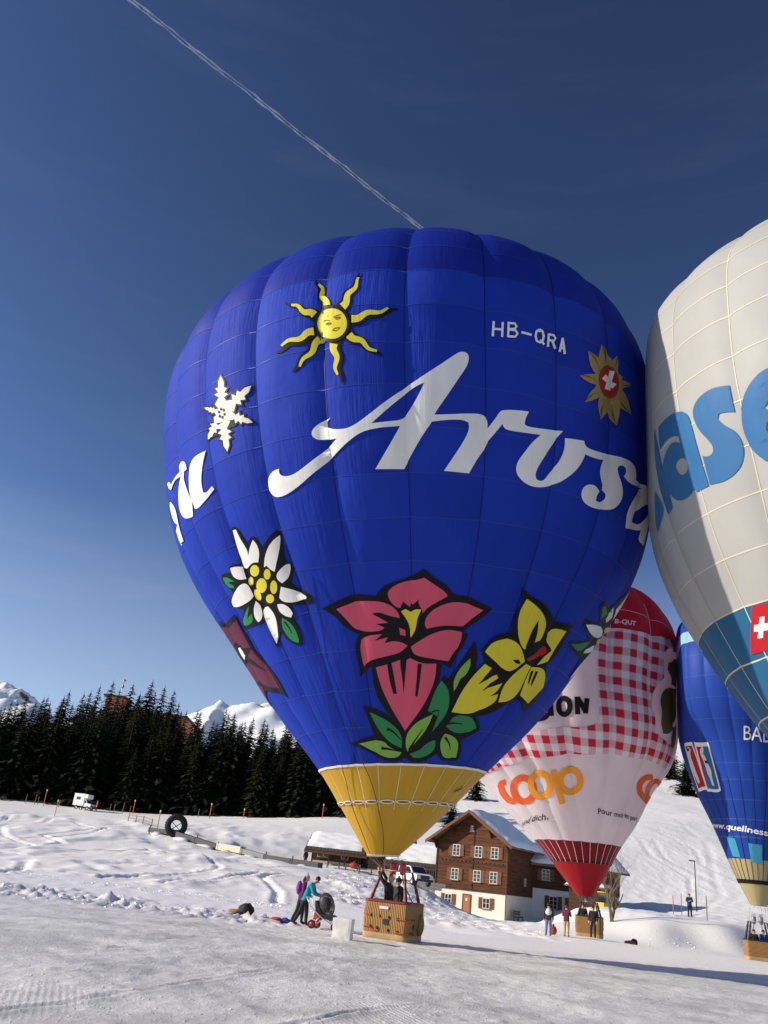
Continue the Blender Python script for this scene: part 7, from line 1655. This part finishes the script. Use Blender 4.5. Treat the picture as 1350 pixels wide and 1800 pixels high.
def basket(root, cx, cy, z, yaw, W, D, H, wick, pad, mouth, topz, big):
    """wicker basket with rim, uprights, burner frame and wires up to the mouth of the envelope."""
    T = Matrix.Translation((cx, cy, z)) @ Matrix.Rotation(yaw, 4, 'Z')
    off = WPOS[root]
    per = rrect(W, D, .13)
    def loop_mesh(name, levels, m, parent, smooth=True, inward=0):
        vs, uvs = [], []
        cum = [0]
        for i in range(len(per)):
            q = per[(i + 1) % len(per)]; cum.append(cum[-1] + math.hypot(q[0] - per[i][0], q[1] - per[i][1]))
        for zz, sc in levels:
            for i, p in enumerate(per):
                vs.append(T @ Vector((p[0] * (1 + (sc - 1) / 1), p[1] * (1 + (sc - 1)), zz)) - off)
        n = len(per); fs = []; fu = []
        for j in range(len(levels) - 1):
            for i in range(n):
                i2 = (i + 1) % n
                fs.append((j * n + i, j * n + i2, (j + 1) * n + i2, (j + 1) * n + i))
                fu += [(cum[i], levels[j][0]), (cum[i + 1], levels[j][0]), (cum[i + 1], levels[j + 1][0]), (cum[i], levels[j + 1][0])]
        me = bpy.data.meshes.new(name); me.from_pydata([tuple(v) for v in vs], [], fs); me.materials.append(m)
        ul = me.uv_layers.new(name='UVMap')
        for k, c in enumerate(fu): ul.data[k].uv = c
        me.polygons.foreach_set('use_smooth', [smooth] * len(fs)); me.update()
        o = bpy.data.objects.new(name, me); COL.objects.link(o); o.parent = parent; WPOS[o] = off
        return o
    bulge = [(.16 + (H - .16) * k / 10, 1 + .03 * math.sin(math.pi * k / 10) + .035 * k / 10 + (.012 * math.sin(k * 2.1))) for k in range(11)]
    wall = loop_mesh('basket', bulge + [(H, 1.0), (H * .98, .93), (.2, .93)], wick, root)
    loop_mesh('base_band', [(-.02, 1.0), (0, 1.03), (.18, 1.035), (.2, 1.0)], HIDE, wall)
    MB_ = lambda: _mb(T)
    m = MB_(); m.box(-W / 2 * .93, W / 2 * .93, -D / 2 * .93, D / 2 * .93, .04, .1); m.build('floor', PLANK, wall)
    m = MB_(); m.tube([(p[0] * 1.0, p[1] * 1.0, H + .01) for p in per + per[:2]], .055 if big else .045, 8, caps=False); m.build('rim', pad, wall, smooth=True)
    # uprights and burner frame
    fx, fy = .42, .36
    corners = [(-1, -1), (1, -1), (1, 1), (-1, 1)]
    for sx, sy in corners:
        p0 = Vector((sx * (W / 2 - .1), sy * (D / 2 - .1), H - .1)); p1 = Vector((sx * fx, sy * fy, topz))
        m = MB_(); m.tube([p0.lerp(p1, k / 6) for k in range(7)], [.055, .06, .058, .055, .052, .05, .04], 8)
        o = m.build('upright', pad, root, smooth=True)
        m = MB_()
        for k in (.25, .5, .75):
            q = p0.lerp(p1, k); d = (p1 - p0).normalized() * .02
            m.tube([q - d, q + d], .066, 8)
        m.build('sleeve_band', PADBLK, o)
    m = MB_(); c4 = [(sx * fx, sy * fy, topz) for sx, sy in corners]
    m.tube(c4 + [c4[0]], .022, 6); m.tube([(-fx, 0, topz), (fx, 0, topz)], .02, 6)
    fr_ = m.build('burner_frame', STEEL, root, smooth=True)
    for s in (-1, 1):
        m = MB_(); m.M = m.M @ Matrix.Translation((s * .19, 0, topz))
        m.lathe([(.05, -.12), (.09, -.1), (.12, .02), (.125, .2), (.115, .26), (.1, .26)], 14); b = m.build('burner', BURNRED if big else STEEL, root, smooth=True)
        m = MB_(); m.M = m.M @ Matrix.Translation((s * .19, 0, topz))
        m.tube([(.1 * math.cos(t), .1 * math.sin(t), .26 + .012 * t) for t in np.linspace(0, 12.5, 40)], .012, 5); m.build('coil', STEEL, b, smooth=True)
        m = MB_(); m.tube([(s * .19, 0, topz - .12), (s * .25, .05, topz - .4), (s * (W / 2 - .25), D / 2 - .3, H - .05)], .02, 6); m.build('fuel_hose', PADBLK, b, smooth=True)
    Ti = T.inverted()
    nm = len(mouth)
    for i, q in enumerate(mouth):
        ql = Ti @ Vector(q)
        c = min(c4, key=lambda a: (a[0] - ql.x) ** 2 + (a[1] - ql.y) ** 2)
        m = MB_(); m.tube([c, ql], .008, 4); m.build('load_wire', STEEL, root)
    return T, wall
def _mb(T):
    m = MB(); m.M = T.copy(); return m
def fill_mb(T, fn, name, mt, parent, **k):
    m = _mb(T); fn(m); return m.build(name, mt, parent, **k)

# ---- the big blue balloon
def blue_balloon():
    env = Envelope('BL', 24, -4.5 - 180, .07)
    root = thing('hot_air_balloon', 'big royal blue balloon with sun, flowers and white script lettering', 'hot air balloon', (1.95, 32.3, 0))
    BLUE = fabric('blue_ripstop', (.012, .041, .42), .16, .85, rough=.7); BLUE2 = fabric('blue_ripstop_faded', (.0145, .047, .45), .17, .85, rough=.7); BLUE3 = fabric('blue_ripstop_dark', (.0105, .036, .385), .15, .85, rough=.7); TAPE = fabric('blue_seam', (.03, .07, .38), .2, .1)
    YEL = fabric('yellow_ripstop', (.62, .36, .035), .22, .25); WTAPE = fabric('white_tape', (.80, .76, .62), .1, .1)
    rows = [-76.7, -70.9, -64.9, -58.5, -51.5, -43.8, -36.3, -28.8, -20.9, -13, -5, 2.7, 10.4, 17.2, 24, 31]
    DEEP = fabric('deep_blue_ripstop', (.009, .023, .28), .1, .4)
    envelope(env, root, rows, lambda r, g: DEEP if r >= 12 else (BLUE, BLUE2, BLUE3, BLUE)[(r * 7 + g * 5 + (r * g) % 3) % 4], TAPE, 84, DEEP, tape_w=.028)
    NAVY = fabric('navy_thread', (.004, .010, .12), .05, .1)
    ph_s = -81.5
    for g in range(24):
        t0, t1 = env.phase + g * 15, env.phase + g * 15 + 15
        env.patch('skirt_panel', t0, t1, ph_s, rows[0], 4, 4, YEL, root)
        seam_strip(env, 'load_tape', t0, ph_s - 1.0, rows[0], .022, WTAPE, root, .025)
        seam_strip(env, 'seam', t0, rows[0], rows[-1], .03, NAVY, root, .012, 60)
    sc = env.patch('scoop', env.phase, env.phase + 360, -88, ph_s, 96, 8, YEL, root, -.02)
    ring_strip(env, 'hem_tape', rows[0], .06, WTAPE, root, 0, 360, .03)
    for g in range(24):
        tm = env.phase + (g + .5) * 15
        lens = lambda a, b: [(tm + a * math.cos(t), ph_s + b * math.sin(t)) for t in np.linspace(0, 2 * math.pi, 12, endpoint=False)]
        decal(env, 'scoop_loop', [('cream', 0, 0, [lens(7.0, .25)]), ('golddark', 1, 0, [lens(5.4, .12)])], root, base=.03)
    ring_strip(env, 'mouth_hem', -87.9, .05, WTAPE, root, 0, 360, .01)
    prints(env, 'BL', root)
    decal(env, 'size_mark', [('black', k % 2, 0, [[(48 + 2.6 * k, -80.0 + .17 * k), (49.6 + 2.6 * k, -79.9 + .17 * k), (49.9 + 2.6 * k, -79.5 + .17 * k), (48.4 + 2.6 * k, -79.6 + .17 * k)]]) for k in range(3)], root, base=.04)
    for rp in ROPES:
        tp = np.array(rp); s = np.linspace(0, len(tp) - 1, 60); T_ = np.interp(s, range(len(tp)), tp[:, 0]); P_ = np.interp(s, range(len(tp)), tp[:, 1])
        pts = env.pos(T_, P_) + env.normal(T_, P_) * .09
        MB().tube([tuple(p) for p in pts], .012, 5).build('control_line', PADBLK, root)
    tt = np.linspace(0, 360, 9)[:-1] + 10
    mouth = env.pos(tt, np.full(8, -87.9))
    yaw = R(-27); H = 1.17
    T, wall = basket(root, 1.98, 32.45, 0.0, yaw, 1.62, 1.5, H, WICK1, PADRED, mouth, 2.2, True)
    W, D = 1.62, 1.5
    f = -D / 2 * 1.07
    def hole(x, z, w, h, name='foot_hole', m=PADBLK):
        fill_mb(T, lambda q: q.box(x - w / 2, x + w / 2, f - .012, f + .05, z - h / 2, z + h / 2), name, m, wall)
    hole(.06, .56, .19, .17)
    for x, z in ((-.19, .72), (.17, .70), (.16, .30), (-.26, .34)): hole(x, z, .035, .09, 'strap_slot')
    for x, z in ((.5, .68), (.5, .28), (-.52, .72), (-.52, .36)): hole(x, z, .03, .1, 'strap_slot')
    hole(-.05, .99, .34, .09, 'name_plate', WHITEPAINT)
    def strap(pts):
        fill_mb(T, lambda q: q.tube(pts, .016, 5), 'strap', REDSTRAP, wall)
    strap([(.5, f - .02, .68), (.62, f - .02, .675), (W / 2 * .98, f - .0, .67), (W / 2 * 1.08, f + .12, .67), (W / 2 * 1.09, -.3, .66)])
    strap([(.5, f - .02, .28), (.6, f - .03, .24), (.7, f - .02, .25), (W / 2 * 1.06, f + .1, .25), (W / 2 * 1.07, -.3, .24)])
    strap([(-.52, f - .02, .72), (-.66, f - .02, .73), (-W / 2 * 1.0, f + .01, .735), (-W / 2 * 1.07, f + .15, .74)])
    strap([(-.52, f - .02, .37), (-.66, f - .02, .36), (-W / 2 * 1.0, f + .01, .355), (-W / 2 * 1.07, f + .15, .35)])
    strap([(-.52, f - .02, .36), (-.44, f - .02, .28), (-.36, f - .02, .25), (-.28, f - .02, .29), (-.26, f - .02, .34)])
    xs = W / 2 * 1.07
    for y, z, a, b in ((-.15, .48, .16, .15), (-.25, .67, .22, .07), (-.28, .26, .22, .07)):
        fill_mb(T, lambda q: q.box(xs - .05, xs + .014, y - a / 2, y + a / 2, z - b / 2, z + b / 2), 'side_slot', PADBLK, wall)
    m = _mb(T); m.blob(xs + .0, .42, .55, .12, .2, .36, 10, 8, jit=.08); m.build('side_pouch', WICK1B, wall, smooth=True)
    return env
BLUE_ENV = blue_balloon()

# ---- red and white checked balloon
def checked_balloon():
    env = Envelope('CO', 16, 12.7 - 180 - 22.5 * .5 + 11.25, .075)
    x, y = 15.5, 56.2; z = hz(x, y)
    root = thing('hot_air_balloon', 'white balloon with red checked cloth pattern and red crown near the chalet', 'hot air balloon', (x, y, z))
    WHT = fabric('pale_pink_white', (.80, .73, .76), .32, .25); REDF = fabric('red_ripstop', (.50, .016, .022), .25, .3); DRED = fabric('deep_red_ripstop', (.19, .008, .013), .2, .3)
    TAPE = fabric('pale_tape', (.78, .74, .74), .1, .1)
    rows = [-75.4, -68.6, -61.9, -55.1, -46.3, -38, -29.5, -20.5, -11, -1, 10.8, 20, 30]
    envelope(env, root, rows, lambda r, g: REDF if r >= 10 else WHT, TAPE, 88, REDF, tape_w=.03, vert_tape=.03)
    for g in range(16):
        t0 = env.phase + g * 22.5
        env.patch('skirt_panel', t0, t0 + 22.5, -80.6, rows[0], 4, 4, DRED, root)
    for g in range(32):
        seam_strip(env, 'load_tape', env.phase + g * 11.25, -80.8, rows[0], .03, TAPE, root, .03)
    env.patch('scoop', env.phase, env.phase + 360, -88, -80.6, 96, 8, fabric('scoop_red', (.33, .012, .018), .2, .3), root, -.02)
    ring_strip(env, 'hem_tape', -80.6, .05, INKM['black'], root, 0, 360, .02)
    prints(env, 'CO', root)
    tt = np.linspace(0, 360, 9)[:-1] + 10
    basket(root, x, y, z, R(-24), 1.5, 1.3, 1.12, WICK2, PADBLK, env.pos(tt, np.full(8, -87.9)), z + 1.95 - z, False)
    return env
CHECK_ENV = checked_balloon()

# ---- white balloon, close on the right
def white_balloon():
    env = Envelope('WH', 24, -59.5 - 180, .05)
    nrm = np.array([.955, -.297, 0.0]); nrm = nrm / np.linalg.norm(nrm)
    env.dent = (CONTACT - nrm * .12, nrm)
    x, y = float(env.pos(np.array(0.), np.array(-88.))[0]), float(env.pos(np.array(0.), np.array(-88.))[1]); z = hz(x, y)
    root = thing('hot_air_balloon', 'huge white balloon with blue lettering and teal lower part on the right', 'hot air balloon', (x, y, z))
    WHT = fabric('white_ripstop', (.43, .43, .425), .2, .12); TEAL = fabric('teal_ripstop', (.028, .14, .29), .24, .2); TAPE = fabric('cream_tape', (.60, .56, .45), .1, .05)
    rows = [-79, -70, -61, -51.8, -42.6, -33.3, -24.4, -15.6, -6.4, 2.7, 10.1, 16.9, 23.5, 30]
    envelope(env, root, rows, lambda r, g: TEAL if r < 3 else WHT, TAPE, 122, WHT, tape_w=.045, vert_tape=.045)
    env.patch('scoop', env.phase, env.phase + 360, -88, -79, 96, 8, TEAL, root, -.02)
    prints(env, 'WH', root)
    tt = np.linspace(0, 360, 9)[:-1] + 10
    basket(root, x, y, z, R(10), 1.7, 1.4, 1.15, WICK2, PADBLK, env.pos(tt, np.full(8, -87.9)), 2.5, False)
white_balloon()

# ---- dark blue balloon behind
def royal_balloon():
    env = Envelope('RB', 30, -10 - 180, .06)
    nrm = np.array([.955, -.297, 0.0]); nrm = nrm / np.linalg.norm(nrm)
    env.dent = (CONTACT2 + nrm * .1, nrm)
    x, y = 23.4, 50.5; z = hz(x, y)
    root = thing('hot_air_balloon', 'slim royal blue balloon with beige skirt and sport badges at the right edge', 'hot air balloon', (x, y, z))
    RBL = fabric('royal_ripstop', (.022, .075, .42), .32, .3); CYN = fabric('pale_cyan_ripstop', (.35, .62, .72), .3, .2); BEI = fabric('beige_ripstop', (.46, .39, .20), .3, .3); TAPE = fabric('royal_seam', (.05, .12, .46), .2, .1)
    rows = [-81.3, -77.5, -73.5, -67.9, -61.2, -54.6, -44.1, -30.4, -18, -6, 6, 15, 24, 33]
    envelope(env, root, rows, lambda r, g: CYN if r in (11,) else RBL, TAPE, 96, RBL, tape_w=.03)
    for g in range(30):
        t0 = env.phase + g * 12
        env.patch('skirt_panel', t0, t0 + 12, -84.6, rows[0], 3, 3, BEI, root)
        seam_strip(env, 'load_tape', t0, -84.6, -60, .03, INKM['black'], root, .02)
    env.patch('scoop', env.phase, env.phase + 360, -88, -84.6, 90, 8, BEI, root, -.02)
    ring_strip(env, 'hem_tape', -84.6, .06, INKM['black'], root, 0, 360, .02)
    prints(env, 'RB', root)
    tt = np.linspace(0, 360, 9)[:-1] + 10
    basket(root, x, y, z, R(-14), 1.45, 1.15, 1.0, WICK2, PADBLK, env.pos(tt, np.full(8, -87.9)), 1.95, False)
royal_balloon()

# ================================================================ people
SKIN = mat('skin', (.50, .29, .20), .5, var=.06, scale=8)
def cloth(name, c):
    return mat('cloth_' + name, c, .85, var=.22, scale=7, bump=.4, bscale=10, bdist=.03)
def person(label, loc, rz, h=1.75, pose=None, top=('teal', (.02, .30, .38)), legs=('black', (.02, .02, .022)), shoes=('shoe', (.05, .03, .02)), hair=('hair', (.02, .015, .012)), hat=None, extra=None, face=True, gloves=None, longhair=False):
    J = dict(pelvis=(0, 0, .95), spine=(0, -.01, 1.15), chest=(0, 0, 1.36), neck=(0, 0, 1.50), head=(0, .02, 1.575), crown=(0, .015, 1.68))
    for s, n in ((-1, 'l'), (1, 'r')):
        J.update({n + 'sh': (s * .185, 0, 1.43), n + 'el': (s * .25, -.02, 1.15), n + 'wr': (s * .25, .06, .92), n + 'ha': (s * .245, .085, .84), n + 'fi': (s * .235, .10, .765), n + 'th': (s * .215, .125, .84),
                  n + 'hip': (s * .095, 0, .90), n + 'kn': (s * .11, .025, .50), n + 'an': (s * .115, -.01, .09), n + 'to': (s * .135, .15, .045)})
    for k, v in (pose or {}).items():
        if k != 'look': J[k] = v
    RAD = dict(pelvis=.15, spine=.145, chest=.165, neck=.062, head=.088, crown=.082, sh=.082, el=.06, wr=.045, ha=.042, fi=.024, th=.016, hip=.105, kn=.072, an=.056, to=.046)
    E = [('pelvis', 'spine'), ('spine', 'chest'), ('chest', 'neck'), ('neck', 'head'), ('head', 'crown')]
    for n in 'lr':
        E += [('chest', n + 'sh'), (n + 'sh', n + 'el'), (n + 'el', n + 'wr'), (n + 'wr', n + 'ha'), (n + 'ha', n + 'fi'), (n + 'ha', n + 'th'), ('pelvis', n + 'hip'), (n + 'hip', n + 'kn'), (n + 'kn', n + 'an'), (n + 'an', n + 'to')]
    names = list(J)
    me = bpy.data.meshes.new('body')
    me.from_pydata([J[n] for n in names], [(names.index(a), names.index(b)) for a, b in E], [])
    ob = bpy.data.objects.new('body_tmp', me); COL.objects.link(ob)
    sk = ob.modifiers.new('skin', 'SKIN'); sk.use_smooth_shade = True
    for i, n in enumerate(names):
        r = RAD.get(n) or RAD[n[1:]]
        if n not in ('neck', 'head', 'crown') and n[1:] not in ('ha', 'fi', 'th'): r *= 1.13
        if n in ('pelvis', 'spine', 'chest'): me.skin_vertices[0].data[i].radius = (r * 1.12, r * .78)
        else: me.skin_vertices[0].data[i].radius = (r, r)
        me.skin_vertices[0].data[i].use_root = (n == 'pelvis')
    ss = ob.modifiers.new('sub', 'SUBSURF'); ss.levels = 2; ss.render_levels = 2
    dg = bpy.context.evaluated_depsgraph_get()
    m2 = bpy.data.meshes.new_from_object(ob.evaluated_get(dg))
    bpy.data.objects.remove(ob)
    mats_ = [SKIN, cloth(*top), cloth(*legs), cloth(*shoes), cloth(*(gloves or ('glove', (.02, .02, .022))))]
    m2.materials.clear()
    for mm in mats_: m2.materials.append(mm)
    def reg(a, b):
        ns = a[1:] + b[1:]
        if a in ('neck', 'head', 'crown') and b in ('head', 'crown'): return 0
        if b in ('spine', 'chest', 'neck') or b[1:] in ('sh', 'el', 'wr'): return 1
        if b[1:] in ('ha', 'fi', 'th'): return 4 if gloves else 0
        if b[1:] in ('hip', 'kn', 'an'): return 2
        return 3
    segs = [(np.array(J[a]), np.array(J[b]), reg(a, b)) for a, b in E]
    for p in m2.polygons:
        c = np.array(p.center); best = (1e9, 1)
        for a, b, rg in segs:
            ab = b - a; t = max(0, min(1, float((c - a) @ ab / (ab @ ab + 1e-9))))
            d = np.linalg.norm(c - a - t * ab)
            if d < best[0]: best = (d, rg)
        rg = best[1]
        if rg == 2 and c[2] > J['pelvis'][2] - .10 and abs(c[0]) < .3: rg = 1     # hem of the jacket
        p.material_index = rg
        p.use_smooth = True
    s = h / 1.75
    root = thing('person', label, 'person', loc)
    root.rotation_euler = (0, 0, rz); root.scale = (s, s, s)
    body = bpy.data.objects.new('body', m2); COL.objects.link(body); body.parent = root
    hc, ht = Vector(J['head']), Vector(J['crown'])
    up = (ht - hc).normalized()
    fw = Vector(pose.get('look', (0, 1, 0)) if pose else (0, 1, 0)).normalized()
    fw = (fw - up * fw.dot(up)).normalized(); side = fw.cross(up).normalized()
    Mh = Matrix((side.to_4d(), fw.to_4d(), up.to_4d(), (0, 0, 0, 1))).transposed(); Mh.col[3] = (*(hc.lerp(ht, .55)), 1); Mh[3][0] = Mh[3][1] = Mh[3][2] = 0
    def hm(): 
        m = MB(); m.M = Mh.copy(); return m
    if hat:
        m = hm(); m.blob(0, -.012, .045, .108, .112, .10, 14, 8).build('hat', cloth(*hat), root, smooth=True, local=True)
    m = hm(); m.blob(0, -.035, .02 if hat else .035, .102, .098, .10 if hat else .105, 14, 8)
    if longhair: m.blob(0, -.09, -.06, .085, .05, .12, 10, 7)
    m.build('hair', mat('hair_' + hair[0], hair[1], .6, var=.3, scale=20), root, smooth=True, local=True)
    if face:
        m = hm(); m.blob(0, .092, -.02, .014, .022, .024, 8, 6); m.build('nose', SKIN, root, smooth=True, local=True)
        for sx in (-1, 1):
            hm().blob(sx * .034, .082, .008, .013, .008, .007, 8, 5).build('eye', mat('eye_dark', (.02, .015, .012), .2), root, smooth=True, local=True)
            hm().blob(sx * .094, -.005, -.01, .014, .022, .032, 8, 6).build('ear', SKIN, root, smooth=True, local=True)
        hm().cbox(0, .085, -.055, .04, .008, .008).build('mouth', mat('lips', (.32, .10, .09), .5), root, local=True)
    return root
def lean(deg, x=0.0, z0=.95):
    """upper body bent forward from the hips."""
    a = math.radians(deg)
    f = lambda p: (p[0], p[1] * math.cos(a) + (p[2] - z0) * math.sin(a), z0 + (p[2] - z0) * math.cos(a) - p[1] * math.sin(a))
    return f
# two women with the pushchair (facing right)
f = lean(24)
p = {k: f(v) for k, v in dict(spine=(0, -.01, 1.15), chest=(0, 0, 1.36), neck=(0, 0, 1.50), lsh=(-.185, 0, 1.43), rsh=(.185, 0, 1.43)).items()}
p.update(head=(0, .33, 1.52), crown=(0, .41, 1.60), look=(0, .8, -.6), lel=(-.24, .30, 1.12), rel=(.24, .30, 1.12), lwr=(-.2, .52, 1.06), rwr=(.2, .52, 1.06), lha=(-.19, .59, 1.06), rha=(.19, .59, 1.06), lfi=(-.18, .64, 1.01), rfi=(.18, .64, 1.01), lth=(-.15, .6, 1.04), rth=(.15, .6, 1.04),
         lkn=(-.1, .08, .5), rkn=(.12, -.12, .49), ran=(.12, -.32, .10), rto=(.13, -.17, .045), lan=(-.11, .1, .09), lto=(-.13, .26, .045))
person('woman in turquoise jacket bending over the pushchair handle', (-1.27, 34.4, 0.0), R(-97), 1.78, p, ('turquoise', (.01, .26, .34)), longhair=False, hair=('darkbrown', (.025, .015, .010)))
f = lean(10)
p = {k: f(v) for k, v in dict(spine=(0, -.01, 1.15), chest=(0, 0, 1.36), neck=(0, 0, 1.50), head=(0, .02, 1.575), crown=(0, .03, 1.68), lsh=(-.185, 0, 1.43), rsh=(.185, 0, 1.43), lel=(-.25, .02, 1.15), rel=(.25, .02, 1.15)).items()}
p.update(look=(0, .9, -.3), lwr=(-.2, .32, 1.02), lha=(-.18, .39, 1.02), lfi=(-.16, .45, 1.0), lth=(-.14, .4, 1.04), lan=(-.11, .12, .09), lto=(-.13, .28, .045), lkn=(-.11, .12, .5), rkn=(.12, -.08, .5), ran=(.12, -.26, .1), rto=(.13, -.11, .045))
pw = person('person in grey bobble hat with purple rucksack behind the turquoise jacket', (-1.47, 35.0, 0.0), R(-88), 1.74, p, ('darkviolet', (.11, .025, .13)), hat=('greywool', (.36, .34, .35)), hair=('darkbrown', (.025, .015, .010)), longhair=True)
m = MB(); m.blob(0, -.115, 1.27, .17, .12, .25, 12, 9, jit=.06); m.build('rucksack', cloth('purple', (.20, .03, .22)), pw, smooth=True, local=True)
m = MB(); m.blob(0, .15, 1.80, .03, .03, .05, 8, 6); m.build('bobble', cloth('greywool', (.36, .34, .35)), pw, smooth=True, local=True)
# pilot and passenger in the blue balloon's basket
p = dict(lel=(-.30, .16, 1.62), lwr=(-.26, .30, 1.84), lha=(-.25, .33, 1.92), lfi=(-.24, .36, 2.0), lth=(-.2, .35, 1.93), rel=(.26, .20, 1.60), rwr=(.12, .34, 1.84), rha=(.10, .37, 1.92), rfi=(.08, .40, 2.0), rth=(.05, .36, 1.92), head=(0, .0, 1.58), crown=(0, -.045, 1.68), look=(0, .8, .6), lsh=(-.185, .02, 1.46), rsh=(.185, .02, 1.46))
person('pilot in dark jacket reaching up to the burner in the big wicker basket', (1.72, 32.45, .16), R(62), 1.86, p, ('darkolive', (.022, .020, .016)), gloves=('tanleather', (.42, .30, .17)), hair=('greyhair', (.35, .34, .33)))
person('passenger in black cap behind the pilot in the big wicker basket', (2.08, 32.95, .14), R(120), 1.84, None, ('darkgrey', (.03, .03, .033)), hat=('blackcap', (.015, .015, .017)))
# spectators by the checked balloon
ps = person('spectator in white vest, jeans and black beanie with back turned', (12.2, 52.9, hz(12.2, 52.9)), R(-15), 1.74, dict(lan=(-.13, 0, .09), lto=(-.16, .15, .045)), ('darkjacket', (.03, .03, .035)), ('jeans', (.10, .16, .28)), ('tanboot', (.35, .14, .06)), hat=('blackknit', (.015, .015, .018)), face=False)
m = MB(); m.blob(0, -.02, 1.28, .20, .165, .23, 14, 10); m.build('vest', cloth('paleivory', (.60, .60, .55)), ps, smooth=True, local=True)
person('spectator in maroon jacket and khaki trousers near the checked balloon', (13.35, 53.3, hz(13.35, 53.3)), R(-30), 1.66, dict(lel=(-.25, .06, 1.15), lwr=(-.18, .24, 1.2), lha=(-.14, .3, 1.24), lfi=(-.1, .34, 1.28), lth=(-.1, .3, 1.28), rel=(.25, .06, 1.15), rwr=(.18, .24, 1.2), rha=(.14, .3, 1.24), rfi=(.1, .34, 1.28), rth=(.1, .3, 1.28)), ('maroon', (.13, .02, .03)), ('khaki', (.42, .30, .15)), hair=('maroonhood', (.10, .02, .03)), face=False)
person('person in black leaning at the checked balloon basket', (15.35, 54.85, hz(15.35, 54.85)), R(160), 1.72, None, ('black2', (.018, .018, .02)), hair=('black', (.015, .012, .01)))
person('passenger with dark hood inside the checked balloon basket', (15.1, 56.2, hz(15.1, 56.2) + .1), R(170), 1.7, None, ('charcoal', (.03, .03, .035)), hair=('brown', (.05, .03, .02)))
# man on the mound
fold = dict(lel=(-.26, .05, 1.16), lwr=(-.1, .2, 1.2), lha=(-.03, .23, 1.23), lfi=(.04, .22, 1.25), lth=(-.02, .22, 1.28), rel=(.26, .05, 1.16), rwr=(.12, .22, 1.16), rha=(.05, .25, 1.17), rfi=(-.02, .24, 1.18), rth=(.04, .25, 1.22))
person('man in dark blue jacket standing on the snow mound below the lamp post', (28.9, 74.5, hz(28.9, 74.5)), R(175), 1.78, fold, ('navy', (.02, .05, .12)), ('darktrousers', (.02, .022, .028)), hat=('greycap', (.12, .12, .12)))
person('person in black jacket at the near corner of the beige balloon basket', (23.1, 50.4, hz(23.4, 50.5) + .0), R(170), 1.55, None, ('black3', (.02, .02, .022)), hair=('dark', (.02, .015, .01)))
person('person in blue jacket in the basket under the beige skirt', (23.65, 50.45, hz(23.4, 50.5) + .0), R(140), 1.58, None, ('skiblue', (.02, .12, .34)), hair=('dark', (.02, .015, .01)))
person('person in red jacket walking beside the white camper truck', (-41.9, 147.5, hz(-41.9, 147.5)), R(120), 1.8, dict(lkn=(-.1, .14, .5), lan=(-.1, .2, .1), lto=(-.12, .36, .06), ran=(.1, -.2, .1), rto=(.11, -.05, .05)), ('redjacket', (.50, .03, .03)), ('black', (.02, .02, .022)), hat=('redcap', (.4, .03, .03)))
person('dark figure standing at the corner of the left snowy hut', (-4.6, 107.5, hz(-4.6, 107.5)), R(20), 1.75, None, ('black4', (.02, .02, .026)), hair=('dark', (.02, .015, .01)), face=False)

# ================================================================ contrail high in the sky
def contrail():
    m = bpy.data.materials.new('ice_vapour'); m.use_nodes = True
    nt = m.node_tree; N = nt.nodes.new; L = nt.links.new
    for n in list(nt.nodes): nt.nodes.remove(n)
    out = N('ShaderNodeOutputMaterial'); mix = N('ShaderNodeMixShader'); tr = N('ShaderNodeBsdfTransparent'); di = N('ShaderNodeBsdfDiffuse'); tl = N('ShaderNodeBsdfTranslucent'); m2 = N('ShaderNodeMixShader')
    di.inputs['Color'].default_value = tl.inputs['Color'].default_value = (.9, .92, .96, 1)
    lw = N('ShaderNodeLayerWeight'); lw.inputs['Blend'].default_value = .35
    tc = N('ShaderNodeTexCoord'); ns = N('ShaderNodeTexNoise'); ns.inputs['Scale'].default_value = .008; ns.inputs['Detail'].default_value = 5; L(tc.outputs['Object'], ns.inputs['Vector'])
    mr = N('ShaderNodeMapRange'); mr.inputs['From Min'].default_value = .32; mr.inputs['From Max'].default_value = .7; mr.inputs['To Min'].default_value = .03; mr.inputs['To Max'].default_value = .17; L(ns.outputs['Fac'], mr.inputs['Value'])
    iv = N('ShaderNodeMath'); iv.operation = 'SUBTRACT'; iv.inputs[0].default_value = 1.0; L(lw.outputs['Facing'], iv.inputs[1])
    mu = N('ShaderNodeMath'); mu.operation = 'MULTIPLY'; L(mr.outputs['Result'], mu.inputs[0]); L(iv.outputs[0], mu.inputs[1])
    L(di.outputs[0], m2.inputs[1]); L(tl.outputs[0], m2.inputs[2]); L(tr.outputs[0], mix.inputs[1]); L(m2.outputs[0], mix.inputs[2]); L(mu.outputs[0], mix.inputs['Fac']); L(mix.outputs[0], out.inputs['Surface'])
    rnd = random.Random(4)
    mb = MB()
    A, B = Vector(CONTRAIL[0]), Vector(CONTRAIL[1])
    d = (B - A); side = d.cross(Vector((0, 0, 1))).normalized()
    n = 420
    for s in (-1, 1):
        pts, rs = [], []
        for i in range(n + 1):
            t = i / n
            w = 17 + 2.5 * math.sin(t * 60 + s) + 2 * math.sin(t * 171)
            pts.append(A + d * t + side * (s * w + 5 * math.sin(t * 23)) + Vector((0, 0, 3 * math.sin(t * 90 + 2 * s))))
            rs.append(8.5 + 2.5 * math.sin(t * 110 + s) + 2 * math.sin(t * 37) + rnd.uniform(-2, 2))
        mb.tube(pts, rs, 8)
    o = mb.build('contrail', m, None, smooth=True)
    tag(o, 'thin white double vapour trail crossing the dark blue sky', kind='stuff')
contrail()
